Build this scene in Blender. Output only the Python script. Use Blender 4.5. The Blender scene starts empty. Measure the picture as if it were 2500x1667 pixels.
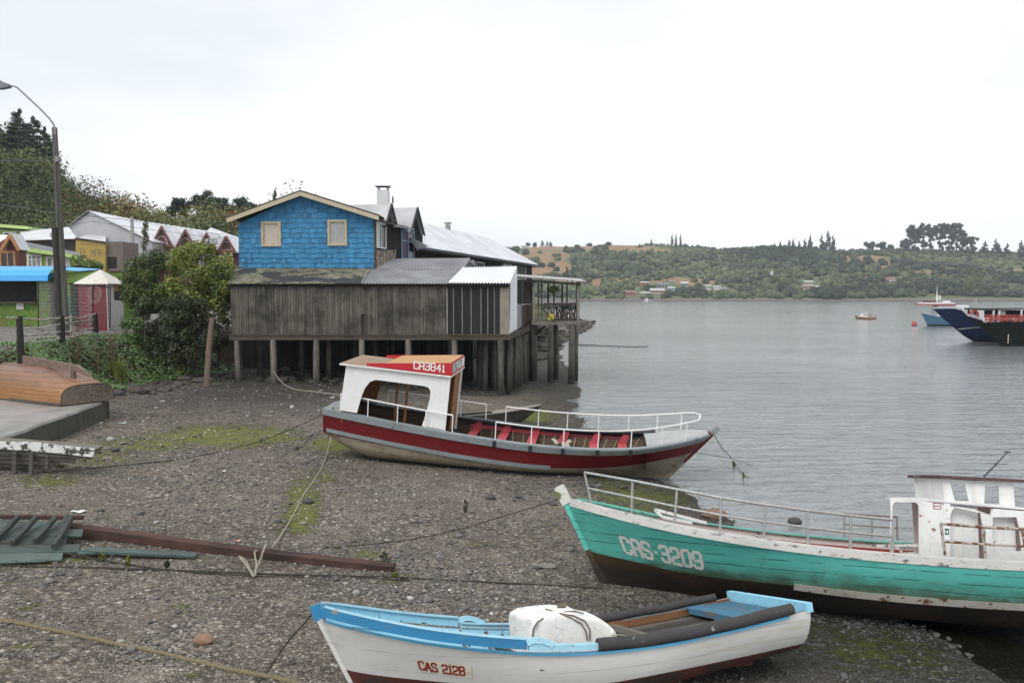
import bpy, math, random
import numpy as np
from mathutils import Vector, Matrix, Euler
random.seed(7); RNG = np.random.default_rng(11)
R = math.radians
scene = bpy.context.scene
COL = scene.collection
# ------------------------------------------------------------------ camera
H = 5.2                                   # eye height over the water, m
FPX, CX, CY = 1944.0, 1250.0, 833.5       # 28 mm lens on a 2500 x 1667 frame
PITCH = math.atan((833.5 - 718.0) / FPX)
cam_d = bpy.data.cameras.new('camera'); cam = bpy.data.objects.new('camera', cam_d); COL.objects.link(cam)
cam_d.sensor_width = 36.0; cam_d.lens = 36.0 * FPX / 2500.0
cam_d.clip_start = 0.1; cam_d.clip_end = 6000.0
cam.location = (0, 0, H); cam.rotation_euler = (math.pi / 2 - PITCH, 0, 0)
scene.camera = cam
# ------------------------------------------------------------------ world: overcast sky
SUN_EL, SUN_AZ = R(50), R(-35)            # azimuth measured from behind the camera towards its left
world = bpy.data.worlds.new('World'); scene.world = world; world.use_nodes = True
wn, wl = world.node_tree.nodes, world.node_tree.links
wn.clear()
w_out = wn.new('ShaderNodeOutputWorld'); w_bg = wn.new('ShaderNodeBackground')
w_sky = wn.new('ShaderNodeTexSky'); w_sky.sky_type = 'NISHITA'; w_sky.sun_disc = False
w_sky.sun_elevation = SUN_EL; w_sky.sun_rotation = math.pi + SUN_AZ
w_tc = wn.new('ShaderNodeTexCoord'); w_mp = wn.new('ShaderNodeMapping'); w_mp.inputs['Scale'].default_value = (1.0, 1.0, 3.2)
w_no = wn.new('ShaderNodeTexNoise'); w_no.inputs['Scale'].default_value = 1.1; w_no.inputs['Detail'].default_value = 5.0
w_rp = wn.new('ShaderNodeValToRGB')
w_rp.color_ramp.elements[0].position = 0.40; w_rp.color_ramp.elements[0].color = (7.55, 8.05, 8.6, 1)
w_rp.color_ramp.elements[1].position = 0.60; w_rp.color_ramp.elements[1].color = (10.3, 10.45, 10.6, 1)
w_mx = wn.new('ShaderNodeMix'); w_mx.data_type = 'RGBA'; w_mx.inputs[0].default_value = 0.96
wl.new(w_tc.outputs['Generated'], w_mp.inputs[0]); wl.new(w_mp.outputs[0], w_no.inputs['Vector'])
wl.new(w_no.outputs['Fac'], w_rp.inputs[0])
wl.new(w_sky.outputs[0], w_mx.inputs[6]); wl.new(w_rp.outputs[0], w_mx.inputs[7])
wl.new(w_mx.outputs[2], w_bg.inputs[0]); w_bg.inputs[1].default_value = 0.10
wl.new(w_bg.outputs[0], w_out.inputs[0])
# ------------------------------------------------------------------ sun behind thin cloud
sun_d = bpy.data.lights.new('sun', 'SUN'); sun = bpy.data.objects.new('sun', sun_d); COL.objects.link(sun)
sun_d.energy = 1.5; sun_d.angle = R(28); sun_d.color = (1.0, 0.97, 0.92)
sun.rotation_euler = (R(90) - SUN_EL, 0, SUN_AZ)
scene.view_settings.view_transform = 'Standard'; scene.view_settings.look = 'None'
scene.view_settings.exposure = 0.25; scene.view_settings.gamma = 1.0
scene.cycles.max_bounces = 6; scene.cycles.transparent_max_bounces = 8
scene.cycles.use_denoising = True
# ------------------------------------------------------------------ from photo pixels to places
_c, _s = math.cos(PITCH), math.sin(PITCH)
def ray(px, py):
    a = (px - CX) / FPX; b = -(py - CY) / FPX
    return Vector((a, _c + b * _s, -_s + b * _c))
def gnd(px, py, z=0.0):
    d = ray(px, py); t = (z - H) / d.z
    return Vector((d.x * t, d.y * t, z))
def atY(px, py, Y):
    d = ray(px, py); t = Y / d.y
    return Vector((d.x * t, Y, H + d.z * t))
def proj(P):
    P = np.asarray(P, float); x = P[..., 0]; y = P[..., 1]; z = P[..., 2] - H
    d = y * _c - z * _s; u = y * _s + z * _c
    return CX + FPX * x / d, CY - FPX * u / d
# ------------------------------------------------------------------ mesh building
class MB:
    """collects faces, each with a material slot and a tint, and links them as ONE mesh object"""
    def __init__(self): self.v = []; self.f = []; self.m = []; self.t = []
    def add(self, vs, fs, m=0, t=0.5):
        o = len(self.v); self.v.extend([tuple(p) for p in vs])
        for k, f in enumerate(fs):
            self.f.append(tuple(i + o for i in f)); self.m.append(m if not isinstance(m, (list, tuple)) else m[k])
            self.t.append(t if not isinstance(t, (list, tuple)) else t[k])
        return self
    def face(self, vs, m=0, t=0.5): return self.add(vs, [tuple(range(len(vs)))], m, t)
    def box(self, lo, hi, m=0, t=0.5, M=None):
        (a, b, c), (d, e, f) = lo, hi
        vs = [Vector(p) for p in ((a,b,c),(d,b,c),(d,e,c),(a,e,c),(a,b,f),(d,b,f),(d,e,f),(a,e,f))]
        if M is not None: vs = [M @ p for p in vs]
        return self.add(vs, [(0,3,2,1),(4,5,6,7),(0,1,5,4),(1,2,6,5),(2,3,7,6),(3,0,4,7)], m, t)
    def beam(self, p, q, w, h, m=0, t=0.5, up=(0,0,1), ext=0.0):
        """a bar from p to q, w wide across, h high along `up`"""
        p, q = Vector(p), Vector(q); d = (q - p).normalized(); u = Vector(up); u = (u - d * u.dot(d))
        if u.length < 1e-5: u = Vector((1,0,0)) - d * d.x
        u.normalize(); r = d.cross(u); p = p - d * ext; q = q + d * ext
        vs = [e + r * (sx * w / 2) + u * (sz * h / 2) for e in (p, q) for sx, sz in ((-1,-1),(1,-1),(1,1),(-1,1))]
        return self.add(vs, [(0,1,2,3),(7,6,5,4),(0,4,5,1),(1,5,6,2),(2,6,7,3),(3,7,4,0)], m, t)
    def tube(self, path, r, n=7, m=0, t=0.5, cap=True, jit=0.0):
        P = [Vector(p) for p in path]; k = len(P); rs = r if isinstance(r, (list, tuple)) else [r] * k
        vs = []; u = None
        for i in range(k):
            d = (P[min(i+1,k-1)] - P[max(i-1,0)]); d = d.normalized() if d.length > 1e-9 else Vector((0,0,1))
            if u is None:
                u = d.orthogonal().normalized()
            u = (u - d * u.dot(d)); u = u.normalized() if u.length > 1e-6 else d.orthogonal().normalized()
            w = d.cross(u)
            for j in range(n):
                a = 2 * math.pi * j / n; rr = rs[i] * (1 + jit * random.uniform(-1, 1))
                vs.append(P[i] + (u * math.cos(a) + w * math.sin(a)) * rr)
        fs = [(i*n+j, i*n+(j+1)%n, (i+1)*n+(j+1)%n, (i+1)*n+j) for i in range(k-1) for j in range(n)]
        if cap: fs += [tuple(range(n))[::-1], tuple(range((k-1)*n, k*n))]
        return self.add(vs, fs, m, t)
    def sweep(self, path, prof, m=0, t=0.5, up=(0,0,1), cap=True):
        """profile [(across, up)] carried along a path"""
        P = [Vector(p) for p in path]; k = len(P); n = len(prof); vs = []
        for i in range(k):
            d = (P[min(i+1,k-1)] - P[max(i-1,0)]).normalized(); u = Vector(up); u = (u - d*u.dot(d)).normalized(); r = d.cross(u)
            vs += [P[i] + r*a + u*b for a, b in prof]
        fs = [(i*n+j, i*n+(j+1)%n, (i+1)*n+(j+1)%n, (i+1)*n+j) for i in range(k-1) for j in range(n)]
        if cap: fs += [tuple(range(n))[::-1], tuple(range((k-1)*n, k*n))]
        return self.add(vs, fs, m, t)
    def prism(self, poly, ext, m=0, t=0.5):
        """polygon of 3-D points pushed along ext"""
        n = len(poly); a = [Vector(p) for p in poly]; e = Vector(ext); vs = a + [p + e for p in a]
        return self.add(vs, [tuple(range(n))[::-1], tuple(range(n, 2*n))] + [(i, (i+1)%n, n+(i+1)%n, n+i) for i in range(n)], m, t)
    def grid(self, fn, nu, nv, m=0, t=0.5):
        vs = [fn(i/nu, j/nv) for i in range(nu+1) for j in range(nv+1)]
        fs = [(i*(nv+1)+j, (i+1)*(nv+1)+j, (i+1)*(nv+1)+j+1, i*(nv+1)+j+1) for i in range(nu) for j in range(nv)]
        return self.add(vs, fs, m, t)
    def blob(self, c, r, m=0, t=0.5, n=8, jit=0.12):
        c = Vector(c); vs = []; fs = []; k = max(4, n//2)
        for i in range(k+1):
            th = math.pi*i/k
            for j in range(n):
                a = 2*math.pi*j/n; q = 1 + random.uniform(-jit, jit)
                vs.append(c + Vector((r[0]*math.sin(th)*math.cos(a)*q, r[1]*math.sin(th)*math.sin(a)*q, r[2]*math.cos(th)*q)))
        for i in range(k):
            for j in range(n): fs.append((i*n+j, (i+1)*n+j, (i+1)*n+(j+1)%n, i*n+(j+1)%n))
        return self.add(vs, fs, m, t)
    def build(self, name, mats, parent=None, smooth=None, origin=None):
        me = bpy.data.meshes.new(name)
        v = self.v
        if origin is not None: v = [(p[0]-origin[0], p[1]-origin[1], p[2]-origin[2]) for p in v]
        me.from_pydata(v, [], self.f)
        return finish(me, name, mats, parent, self.m, self.t, smooth, origin)
def finish(me, name, mats, parent, mi, tint, smooth, origin=None):
    if not isinstance(mats, (list, tuple)): mats = [mats]
    for m in mats: me.materials.append(m)
    n = len(me.polygons)
    if len(mats) > 1 and mi is not None: me.polygons.foreach_set('material_index', np.asarray(mi, np.int32))
    if tint is not None:
        a = me.attributes.new('tint', 'FLOAT', 'FACE'); a.data.foreach_set('value', np.asarray(tint, np.float32))
    if smooth is not None:
        me.polygons.foreach_set('use_smooth', np.ones(n, bool))
        if smooth < 180: me.set_sharp_from_angle(angle=R(smooth))
    me.validate(clean_customdata=False); me.update()
    o = bpy.data.objects.new(name, me); COL.objects.link(o)
    if parent is not None: o.parent = parent
    if origin is not None: o.location = origin
    return o
def bulk(name, mats, V, Fq, tint=None, parent=None, smooth=None, mi=None):
    """numpy arrays of vertices and equal-sized faces to one mesh"""
    me = bpy.data.meshes.new(name); V = np.asarray(V, np.float32); Fq = np.asarray(Fq, np.int32); k = Fq.shape[1]
    me.vertices.add(len(V)); me.vertices.foreach_set('co', V.ravel())
    me.loops.add(Fq.size); me.loops.foreach_set('vertex_index', Fq.ravel())
    me.polygons.add(len(Fq)); me.polygons.foreach_set('loop_start', np.arange(0, Fq.size, k, dtype=np.int32))
    me.update(calc_edges=True)
    return finish(me, name, mats, parent, mi, tint, smooth)
def tag(o, label=None, cat=None, group=None, kind=None):
    if label: o['label'] = label
    if cat: o['category'] = cat
    if group: o['group'] = group
    if kind: o['kind'] = kind
    return o
def thing(name, label, cat, loc=(0,0,0), rot=(0,0,0), group=None):
    o = bpy.data.objects.new(name, None); COL.objects.link(o); o.empty_display_size = 0.3
    o.location = loc; o.rotation_euler = rot
    return tag(o, label, cat, group)
def copy_tree(o, parent=None):
    c = o.copy(); COL.objects.link(c)
    if parent is not None: c.parent = parent
    for ch in list(o.children): copy_tree(ch, c)
    return c
# ------------------------------------------------------------------ materials
def srgb(r, g, b):
    f = lambda c: (c/255/12.92 if c/255 <= .04045 else ((c/255+.055)/1.055)**2.4)
    return (f(r), f(g), f(b))
class NT:
    def __init__(self, name):
        self.mat = bpy.data.materials.new(name); self.mat.use_nodes = True
        self.n, self.l = self.mat.node_tree.nodes, self.mat.node_tree.links; self.n.clear()
        self.out = self.n.new('ShaderNodeOutputMaterial'); self.b = self.n.new('ShaderNodeBsdfPrincipled')
        self.l.new(self.b.outputs[0], self.out.inputs[0])
        self.b.inputs['Specular IOR Level'].default_value = 0.3
    def _set(self, sock, v):
        if isinstance(v, bpy.types.NodeSocket): self.l.new(v, sock)
        elif v is not None:
            if isinstance(v, (tuple, list)) and len(v) == 3 and sock.type == 'RGBA': v = (*v, 1.0)
            sock.default_value = v
    def node(self, ty, ins=None, **props):
        nd = self.n.new(ty)
        for k, v in props.items(): setattr(nd, k, v)
        for k, v in (ins or {}).items(): self._set(nd.inputs[k], v)
        return nd
    def obj(self): return self.node('ShaderNodeTexCoord').outputs['Object']
    def attr(self, name, out='Fac'): return self.node('ShaderNodeAttribute', attribute_name=name).outputs[out]
    def mapping(self, vec, scale=(1,1,1), loc=(0,0,0), rot=(0,0,0)):
        return self.node('ShaderNodeMapping', {0: vec, 'Scale': scale, 'Location': loc, 'Rotation': rot}).outputs[0]
    def noise(self, vec, scale, detail=4.0, rough=0.55, out='Fac', dist=0.0):
        return self.node('ShaderNodeTexNoise', {'Vector': vec, 'Scale': scale, 'Detail': detail, 'Roughness': rough, 'Distortion': dist}).outputs[out]
    def voro(self, vec, scale, out='Distance', feature='F1', rnd=1.0):
        return self.node('ShaderNodeTexVoronoi', {'Vector': vec, 'Scale': scale, 'Randomness': rnd}, feature=feature).outputs[out]
    def ramp(self, fac, lo, hi, a=0.0, b=1.0):
        return self.node('ShaderNodeMapRange', {0: fac, 1: lo, 2: hi, 3: a, 4: b}).outputs[0]
    def cramp(self, fac, stops):
        nd = self.node('ShaderNodeValToRGB', {0: fac}); cr = nd.color_ramp
        while len(cr.elements) < len(stops): cr.elements.new(0.5)
        for e, (p, c) in zip(cr.elements, stops): e.position = p; e.color = (*c, 1)
        return nd.outputs[0]
    def mix(self, fac, a, b, mode='MIX'):
        nd = self.node('ShaderNodeMix', data_type='RGBA', blend_type=mode)
        self._set(nd.inputs[0], fac); self._set(nd.inputs[6], a); self._set(nd.inputs[7], b)
        return nd.outputs[2]
    def math(self, op, a, b=None, clamp=False):
        nd = self.node('ShaderNodeMath', operation=op, use_clamp=clamp); self._set(nd.inputs[0], a)
        if b is not None: self._set(nd.inputs[1], b)
        return nd.outputs[0]
    def sep(self, vec): return self.node('ShaderNodeSeparateXYZ', {0: vec}).outputs
    def bump(self, h, strength=0.3, dist=0.02, normal=None):
        ins = {'Height': h, 'Strength': strength, 'Distance': dist}
        if normal is not None: ins['Normal'] = normal
        return self.node('ShaderNodeBump', ins).outputs[0]
    def fin(self, color=None, rough=None, normal=None, metallic=None, spec=None):
        self._set(self.b.inputs['Base Color'], color); self._set(self.b.inputs['Roughness'], rough)
        if normal is not None: self._set(self.b.inputs['Normal'], normal)
        if metallic is not None: self._set(self.b.inputs['Metallic'], metallic)
        if spec is not None: self._set(self.b.inputs['Specular IOR Level'], spec)
        return self.mat
def mul(c, k): return tuple(min(1, x*k) for x in c)
def paint(name, base, chip=None, chips=0.0, dirt=0.25, dirtcol=(0.05,0.045,0.035), rough=0.5, scale=1.0, stretch=(1,1,1), lines=None, bump=0.15, spec=0.3, streak=0.0):
    """paint with mottling, dirt, chips down to another colour; lines=(axis, step) draws plank seams"""
    n = NT(name); v = n.mapping(n.obj(), tuple(scale*s for s in stretch))
    big = n.noise(v, 0.9, 5); fine = n.noise(v, 7, 5, 0.65)
    col = n.mix(n.ramp(big, .3, .75, 0, .55), base, mul(base, .72))
    col = n.mix(n.ramp(fine, .35, .8, 0, .35), col, mul(base, 1.15))
    t = n.attr('tint'); col = n.mix(1.0, col, n.cramp(t, [(0, (.55,.55,.55)), (.5, (1,1,1)), (1, (1.35,1.35,1.35))]), 'MULTIPLY')
    dn = n.noise(v, 2.3, 8, .7); col = n.mix(n.ramp(dn, .5, .8, 0, dirt*1.6), col, dirtcol)
    if streak:
        sv = n.mapping(n.obj(), (5*scale, 5*scale, .35*scale)); col = n.mix(n.ramp(n.noise(sv, 1.5, 5), .48, .75, 0, streak), col, dirtcol)
    h = fine
    if chip is not None:
        cm = n.ramp(n.noise(v, 3.2, 10, .72), 0.64-chips, 0.66-chips); col = n.mix(cm, col, n.mix(n.ramp(fine, .3, .7), chip, mul(chip, .6)))
        h = n.math('SUBTRACT', fine, n.math('MULTIPLY', cm, .6))
    if lines:
        ax, step = lines
        f = n.math('FRACT', n.math('DIVIDE', n.sep(n.obj())[ax], step)); e = n.math('LESS_THAN', f, .06)
        col = n.mix(n.math('MULTIPLY', e, .55), col, mul(base, .25)); h = n.math('SUBTRACT', h, e)
    return n.fin(col, n.ramp(dn, .3, .8, rough, min(1, rough+.25)), n.bump(h, bump, .02), spec=spec)
def wood(name, a, b, grain=(1,1,12), scale=1.0, rough=0.75, dark=0.45, darkcol=(.012,.011,.010), moss=0.0, bump=.35, wet_shade=0.0):
    """bare weathered timber; grain = scale per axis, small along the fibres"""
    n = NT(name); t = n.attr('tint')
    off = n.node('ShaderNodeCombineXYZ', {0: n.math('MULTIPLY', t, 37.0), 1: n.math('MULTIPLY', t, 17.0), 2: n.math('MULTIPLY', t, 53.0)}).outputs[0]
    o = n.node('ShaderNodeVectorMath', {0: n.obj(), 1: off}, operation='ADD').outputs[0]
    v = n.mapping(o, tuple(scale*g for g in grain)); g = n.noise(v, 2.2, 8, .65); big = n.noise(n.obj(), .7*scale, 6, .65)
    col = n.mix(n.ramp(g, .3, .72), a, b)
    col = n.mix(1.0, col, n.cramp(t, [(0, (.45,.45,.45)), (.5, (1,1,1)), (1, (1.6,1.55,1.5))]), 'MULTIPLY')
    col = n.mix(n.ramp(big, .46, .68, 0, dark), col, darkcol)
    if moss: col = n.mix(n.ramp(n.noise(n.obj(), 1.1*scale, 8, .7), .5, .72, 0, moss), col, (.075,.085,.025))
    return n.fin(col, n.ramp(g, .2, .8, rough-wet_shade, rough+.1-wet_shade), n.bump(g, bump, .02))
def plain(name, c, rough=.5, metallic=0.0, var=.2, scale=6.0, spec=.3, bump=.05):
    n = NT(name); f = n.noise(n.obj(), scale, 6, .6); t = n.attr('tint')
    col = n.mix(n.ramp(f, .3, .75, 0, 1), mul(c, 1+var*.5), mul(c, 1-var))
    col = n.mix(1.0, col, n.cramp(t, [(0, (.5,.5,.5)), (.5, (1,1,1)), (1, (1.4,1.4,1.4))]), 'MULTIPLY')
    return n.fin(col, n.ramp(f, .3, .7, max(.02, rough-.08), min(1, rough+.1)), n.bump(f, bump, .02), metallic, spec)
def leafmat(name, stops, rough=.55, spec=.35):
    n = NT(name); t = n.attr('tint'); f = n.noise(n.obj(), .8, 4)
    m = n.math('ADD', n.math('MULTIPLY', t, .75), n.math('MULTIPLY', n.math('SUBTRACT', f, .5), .7))
    n.fin(n.cramp(m, stops), rough, spec=spec)
    return n.mat
# ================================================================== SETTING: beach, bank, hills, water
SHORE = [(11.6,8.6)] + [tuple(gnd(px,py)[:2]) for px,py in ((2470,1690),(2330,1600),(2250,1545),(1765,1262),(1712,1240),(1655,1195),(1560,1160),(1437,1050),(1418,985),(1410,945),(1392,905),(1368,868),(1372,842),(1395,828),(1440,803),(1455,785))]
SHORE[0] = (7.0, 5.0)
_sy = np.array([p[1] for p in SHORE] + [158., 175., 400.]); _sx = np.array([p[0] for p in SHORE] + [12., -20., -80.])
BANK = np.array([(-400,26.8),(-17.2,26.8),(-16.4,30),(-17.4,36),(-16.6,39.0),(-15.4,41.5),(-15.0,46),(-13.5,60),(-9,80),(0,110),(2,155),(-400,500)], float)
def sdist(X, Y, poly):
    """signed distance to a closed polygon, positive inside"""
    X = np.asarray(X, float); Y = np.asarray(Y, float); d = np.full(X.shape, 1e9); ins = np.zeros(X.shape, bool); n = len(poly)
    for i in range(n):
        ax, ay = poly[i]; bx, by = poly[(i+1) % n]; ex, ey = bx-ax, by-ay
        t = np.clip(((X-ax)*ex + (Y-ay)*ey) / (ex*ex+ey*ey), 0, 1)
        d = np.minimum(d, np.hypot(X-ax-t*ex, Y-ay-t*ey))
        c = ((ay > Y) != (by > Y)) & (X < (bx-ax)*(Y-ay)/((by-ay) if by != ay else 1e-9) + ax); ins ^= c
    return np.where(ins, d, -d)
def vnoise(X, Y, sc, seed=0):
    """smooth value noise"""
    g = np.random.default_rng(seed).random((64, 64)); x = np.asarray(X)*sc; y = np.asarray(Y)*sc
    xi = np.floor(x).astype(int); yi = np.floor(y).astype(int); fx = x-xi; fy = y-yi; fx = fx*fx*(3-2*fx); fy = fy*fy*(3-2*fy)
    G = lambda a, b: g[a % 64, b % 64]
    return (G(xi,yi)*(1-fx)+G(xi+1,yi)*fx)*(1-fy) + (G(xi,yi+1)*(1-fx)+G(xi+1,yi+1)*fx)*fy
def fbm(X, Y, sc, seed=0, o=4): return sum(vnoise(X, Y, sc*2**k, seed+k)*.5**k for k in range(o)) / sum(.5**k for k in range(o))
def smooth01(u): u = np.clip(u, 0, 1); return u*u*(3-2*u)
def beach_h(X, Y):
    X = np.asarray(X, float); Y = np.asarray(Y, float)
    s = np.interp(Y, _sy, _sx) - X
    k = .055*(1+2.2*smooth01((Y-62)/30)); z = np.where(s > 0, k*np.minimum(s, 18) + .02*np.clip(s-18, 0, 40), np.maximum(.10*s, -2.2))
    return z + (fbm(X, Y, .35, 3)-.5)*.10 + (fbm(X, Y, 1.6, 8, 2)-.5)*.035
ROAD_Z = 3.15
def land_h(X, Y):
    X = np.asarray(X, float); Y = np.asarray(Y, float)
    z = beach_h(X, Y); d = sdist(X, Y, BANK)
    w = smooth01(d / 2.6)
    return z*(1-w) + w*(ROAD_Z + .004*np.clip(Y-30, 0, 60) + (fbm(X, Y, .5, 5)-.5)*.12)
def lh(x, y): return float(land_h(np.array([x]), np.array([y]))[0])
def hit(px, py, fn=None, t0=6.0, t1=170.0):
    """where the line of sight through a photo pixel meets the ground"""
    fn = fn or land_h; d = ray(px, py); T = np.linspace(t0, t1, 3000); Z = H + d.z*T - fn(d.x*T, d.y*T)
    k = np.argmax(Z < 0)
    if Z[k] >= 0: k = len(T)-1
    t = T[k]; return Vector((d.x*t, d.y*t, float(fn(np.array([d.x*t]), np.array([d.y*t]))[0])))
# ---- beach and bank as one sheet
def build_land():
    xs = np.concatenate([np.arange(-80, -30, 1.0), np.arange(-30, 14, .22), np.arange(14, 30, 1.0)])
    ys = np.concatenate([np.arange(2, 50, .22), np.arange(50, 100, .6), np.arange(100, 200, 1.6)])
    X, Y = np.meshgrid(xs, ys, indexing='ij'); Z = land_h(X, Y); V = np.stack([X, Y, Z], -1).reshape(-1, 3)
    nx, ny = len(xs), len(ys); i = np.arange(nx-1)[:, None]*ny + np.arange(ny-1)[None]
    Fq = np.stack([i, i+ny, i+ny+1, i+1], -1).reshape(-1, 4)
    gm = gravel()
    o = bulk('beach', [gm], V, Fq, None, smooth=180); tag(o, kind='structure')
    x, y, z = V.T; px, py = proj(V); n1 = fbm(x, y, .9, 21, 5); n2 = fbm(x, y, 3.0, 31, 3)
    def ell(cx, cy, rx, ry, k=1.0, a=0.0):
        dx, dy = px-cx, py-cy; ca, sa = math.cos(a), math.sin(a)
        return k*np.clip(1.3 - np.hypot((dx*ca+dy*sa)/rx, (-dx*sa+dy*ca)/ry), 0, 1)
    A = np.zeros(len(x))
    for e in ((560,1065,250,34,.9),(360,1085,170,28,.8),(250,1120,120,26,.7),(820,1085,130,30,.8),(740,1235,60,90,.85),(725,1270,40,40,1.0),(790,1160,60,35,.6),
              (1560,1225,150,46,.95),(1500,1180,90,30,.7),(1310,1015,70,24,.9),(1330,985,60,20,.5),(130,1175,110,26,.7),(120,1360,120,26,.9),(960,1415,70,22,.6),
              (2120,1570,220,90,.62),(1960,1545,160,50,.5),(2230,1610,160,70,.5),(1760,1600,160,60,.45),(700,905,260,26,.35),(560,930,300,30,.3),
              (70,1480,60,20,.5),(30,1630,50,20,.7),(60,1570,40,15,.8),(500,1640,60,14,.8),(430,1475,16,10,.9),(480,1170,200,60,.25),(900,1350,60,20,.6),(1180,1330,60,22,.4)):
        A = np.maximum(A, ell(*e))
    A = np.clip(A*(.75+.9*n1) , 0, 1)
    s = np.interp(y, _sy, _sx) - x
    wet_shade = np.clip(1 - s/3.0, 0, 1) + 1.3*smooth01((y-37.6)/2.2)*smooth01((76-y)/4)*smooth01((x+16)/1.5)*smooth01((.6+.10*(y-38)-x)/1.2) + .5*smooth01((y-30)/6)*smooth01((x+15)/3)*smooth01((2-x)/3)*n1 + ell(600, 960, 420, 55, .8) + ell(2150, 1570, 520, 130, .95) + ell(1900, 1490, 560, 45, 1.0) + ell(1650, 1640, 500, 40, .8) + ell(1350, 930, 120, 60, .6)  # damp gravel, plus shade painted under the house and the teal hull
    d = sdist(x, y, BANK)
    for nm, a in (('algae', A), ('wet_shade', np.clip(wet_shade, 0, 1)), ('road', smooth01((d-1.6)/1.2)), ('soil', smooth01((d+.6)/.8)*(1-smooth01((d-1.9)/.8)))):
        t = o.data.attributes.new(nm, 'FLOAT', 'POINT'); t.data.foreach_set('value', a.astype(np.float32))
    return o
def gravel():
    n = NT('beach_gravel'); o = n.obj(); wet_shade = n.attr('wet_shade'); alg = n.attr('algae'); road = n.attr('road'); soil = n.attr('soil')
    def stones(sc, seed):
        v = n.mapping(o, (sc, sc*1.12, sc), (seed, seed*.7, 0)); wob = n.node('ShaderNodeVectorMath', {0: v, 1: n.node('ShaderNodeTexNoise', {'Vector': v, 'Scale': 1.2}).outputs['Color']}, operation='ADD').outputs[0]
        c = n.sep(n.voro(wob, 1.0, 'Color')); d = n.voro(wob, 1.0, 'Distance')
        col = n.cramp(c[0], [(0, (.035,.034,.033)), (.30, (.095,.09,.085)), (.55, (.21,.195,.175)), (.76, (.36,.32,.27)), (.92, (.58,.55,.50)), (1, (.88,.86,.82))])
        col = n.mix(n.ramp(d, .35, .75, 0, .85), col, (.065,.058,.05)); return col, d
    c1, d1 = stones(19, 3.0); c2, d2 = stones(43, 9.0); c3, d3 = stones(11, 5.0)
    m1 = n.ramp(n.noise(o, 2.2, 6, .7), .42, .58); m2 = n.ramp(n.noise(o, .8, 6, .7), .50, .60)
    col = n.mix(m1, c1, c2); col = n.mix(n.math('MULTIPLY', m2, .7), col, c3)
    grit = n.noise(o, 60, 3, .7); col = n.mix(n.ramp(grit, .35, .75, 0, .35), col, (.27,.24,.205))
    mid = n.noise(n.mapping(o, (1,1,1), (4,9,0)), 1.4, 8, .75); col = n.mix(n.ramp(mid, .50, .72, 0, .6), col, (.085,.078,.068)); col = n.mix(n.ramp(mid, .30, .46, .35, 0), col, (.42,.40,.36)); big = n.noise(o, .35, 6, .6); col = n.mix(1.0, col, n.cramp(big, [(.3, (.80,.76,.70)), (.5, (1.0,.95,.88)), (.7, (1.2,1.15,1.08))]), 'MULTIPLY')
    spk = n.ramp(n.voro(n.mapping(o, (7,7,7)), 1.0), .0, .13, 1, 0); col = n.mix(n.math('MULTIPLY', n.math('GREATER_THAN', spk, .3), .75), col, (.62,.60,.55))
    muddy = n.ramp(n.noise(n.mapping(o, (1,1,1), (7,3,0)), .5, 8, .7), .5, .66); col = n.mix(n.math('MULTIPLY', muddy, .55), col, (.235,.20,.162))
    h = n.math('ADD', n.mix(m1, n.ramp(d1, 0, .8, 1, 0), n.ramp(d2, 0, .8, .6, 0)), n.math('MULTIPLY', grit, .3))
    col = n.mix(road, col, n.mix(n.ramp(n.noise(o, 14, 6, .7), .35, .7), (.30,.28,.255), (.17,.155,.14)))
    col = n.mix(soil, col, n.mix(n.noise(o, 3, 6), (.035,.026,.017), (.075,.055,.035)))
    col = n.mix(n.math('MULTIPLY', wet_shade, .72, True), col, (.035,.034,.030))
    an = n.noise(o, 5.0, 9, .75); am = n.math('MULTIPLY', n.ramp(n.math('ADD', n.math('MULTIPLY', alg, .75), n.math('MULTIPLY', n.math('SUBTRACT', an, .5), 2.6)), .42, .62), n.math('GREATER_THAN', alg, .03))
    acol = n.mix(n.math('MULTIPLY', wet_shade, .7, True), n.mix(n.noise(o, 9, 5, .7), (.12,.135,.035), (.31,.33,.085)), (.055,.065,.02))
    col = n.mix(n.math('MULTIPLY', am, .84), col, acol); h = n.math('ADD', h, n.math('MULTIPLY', am, n.noise(o, 30, 5, .7)))
    return n.fin(col, n.ramp(wet_shade, 0, 1, .88, .66), n.bump(h, 1.0, .045), spec=.07)
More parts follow.
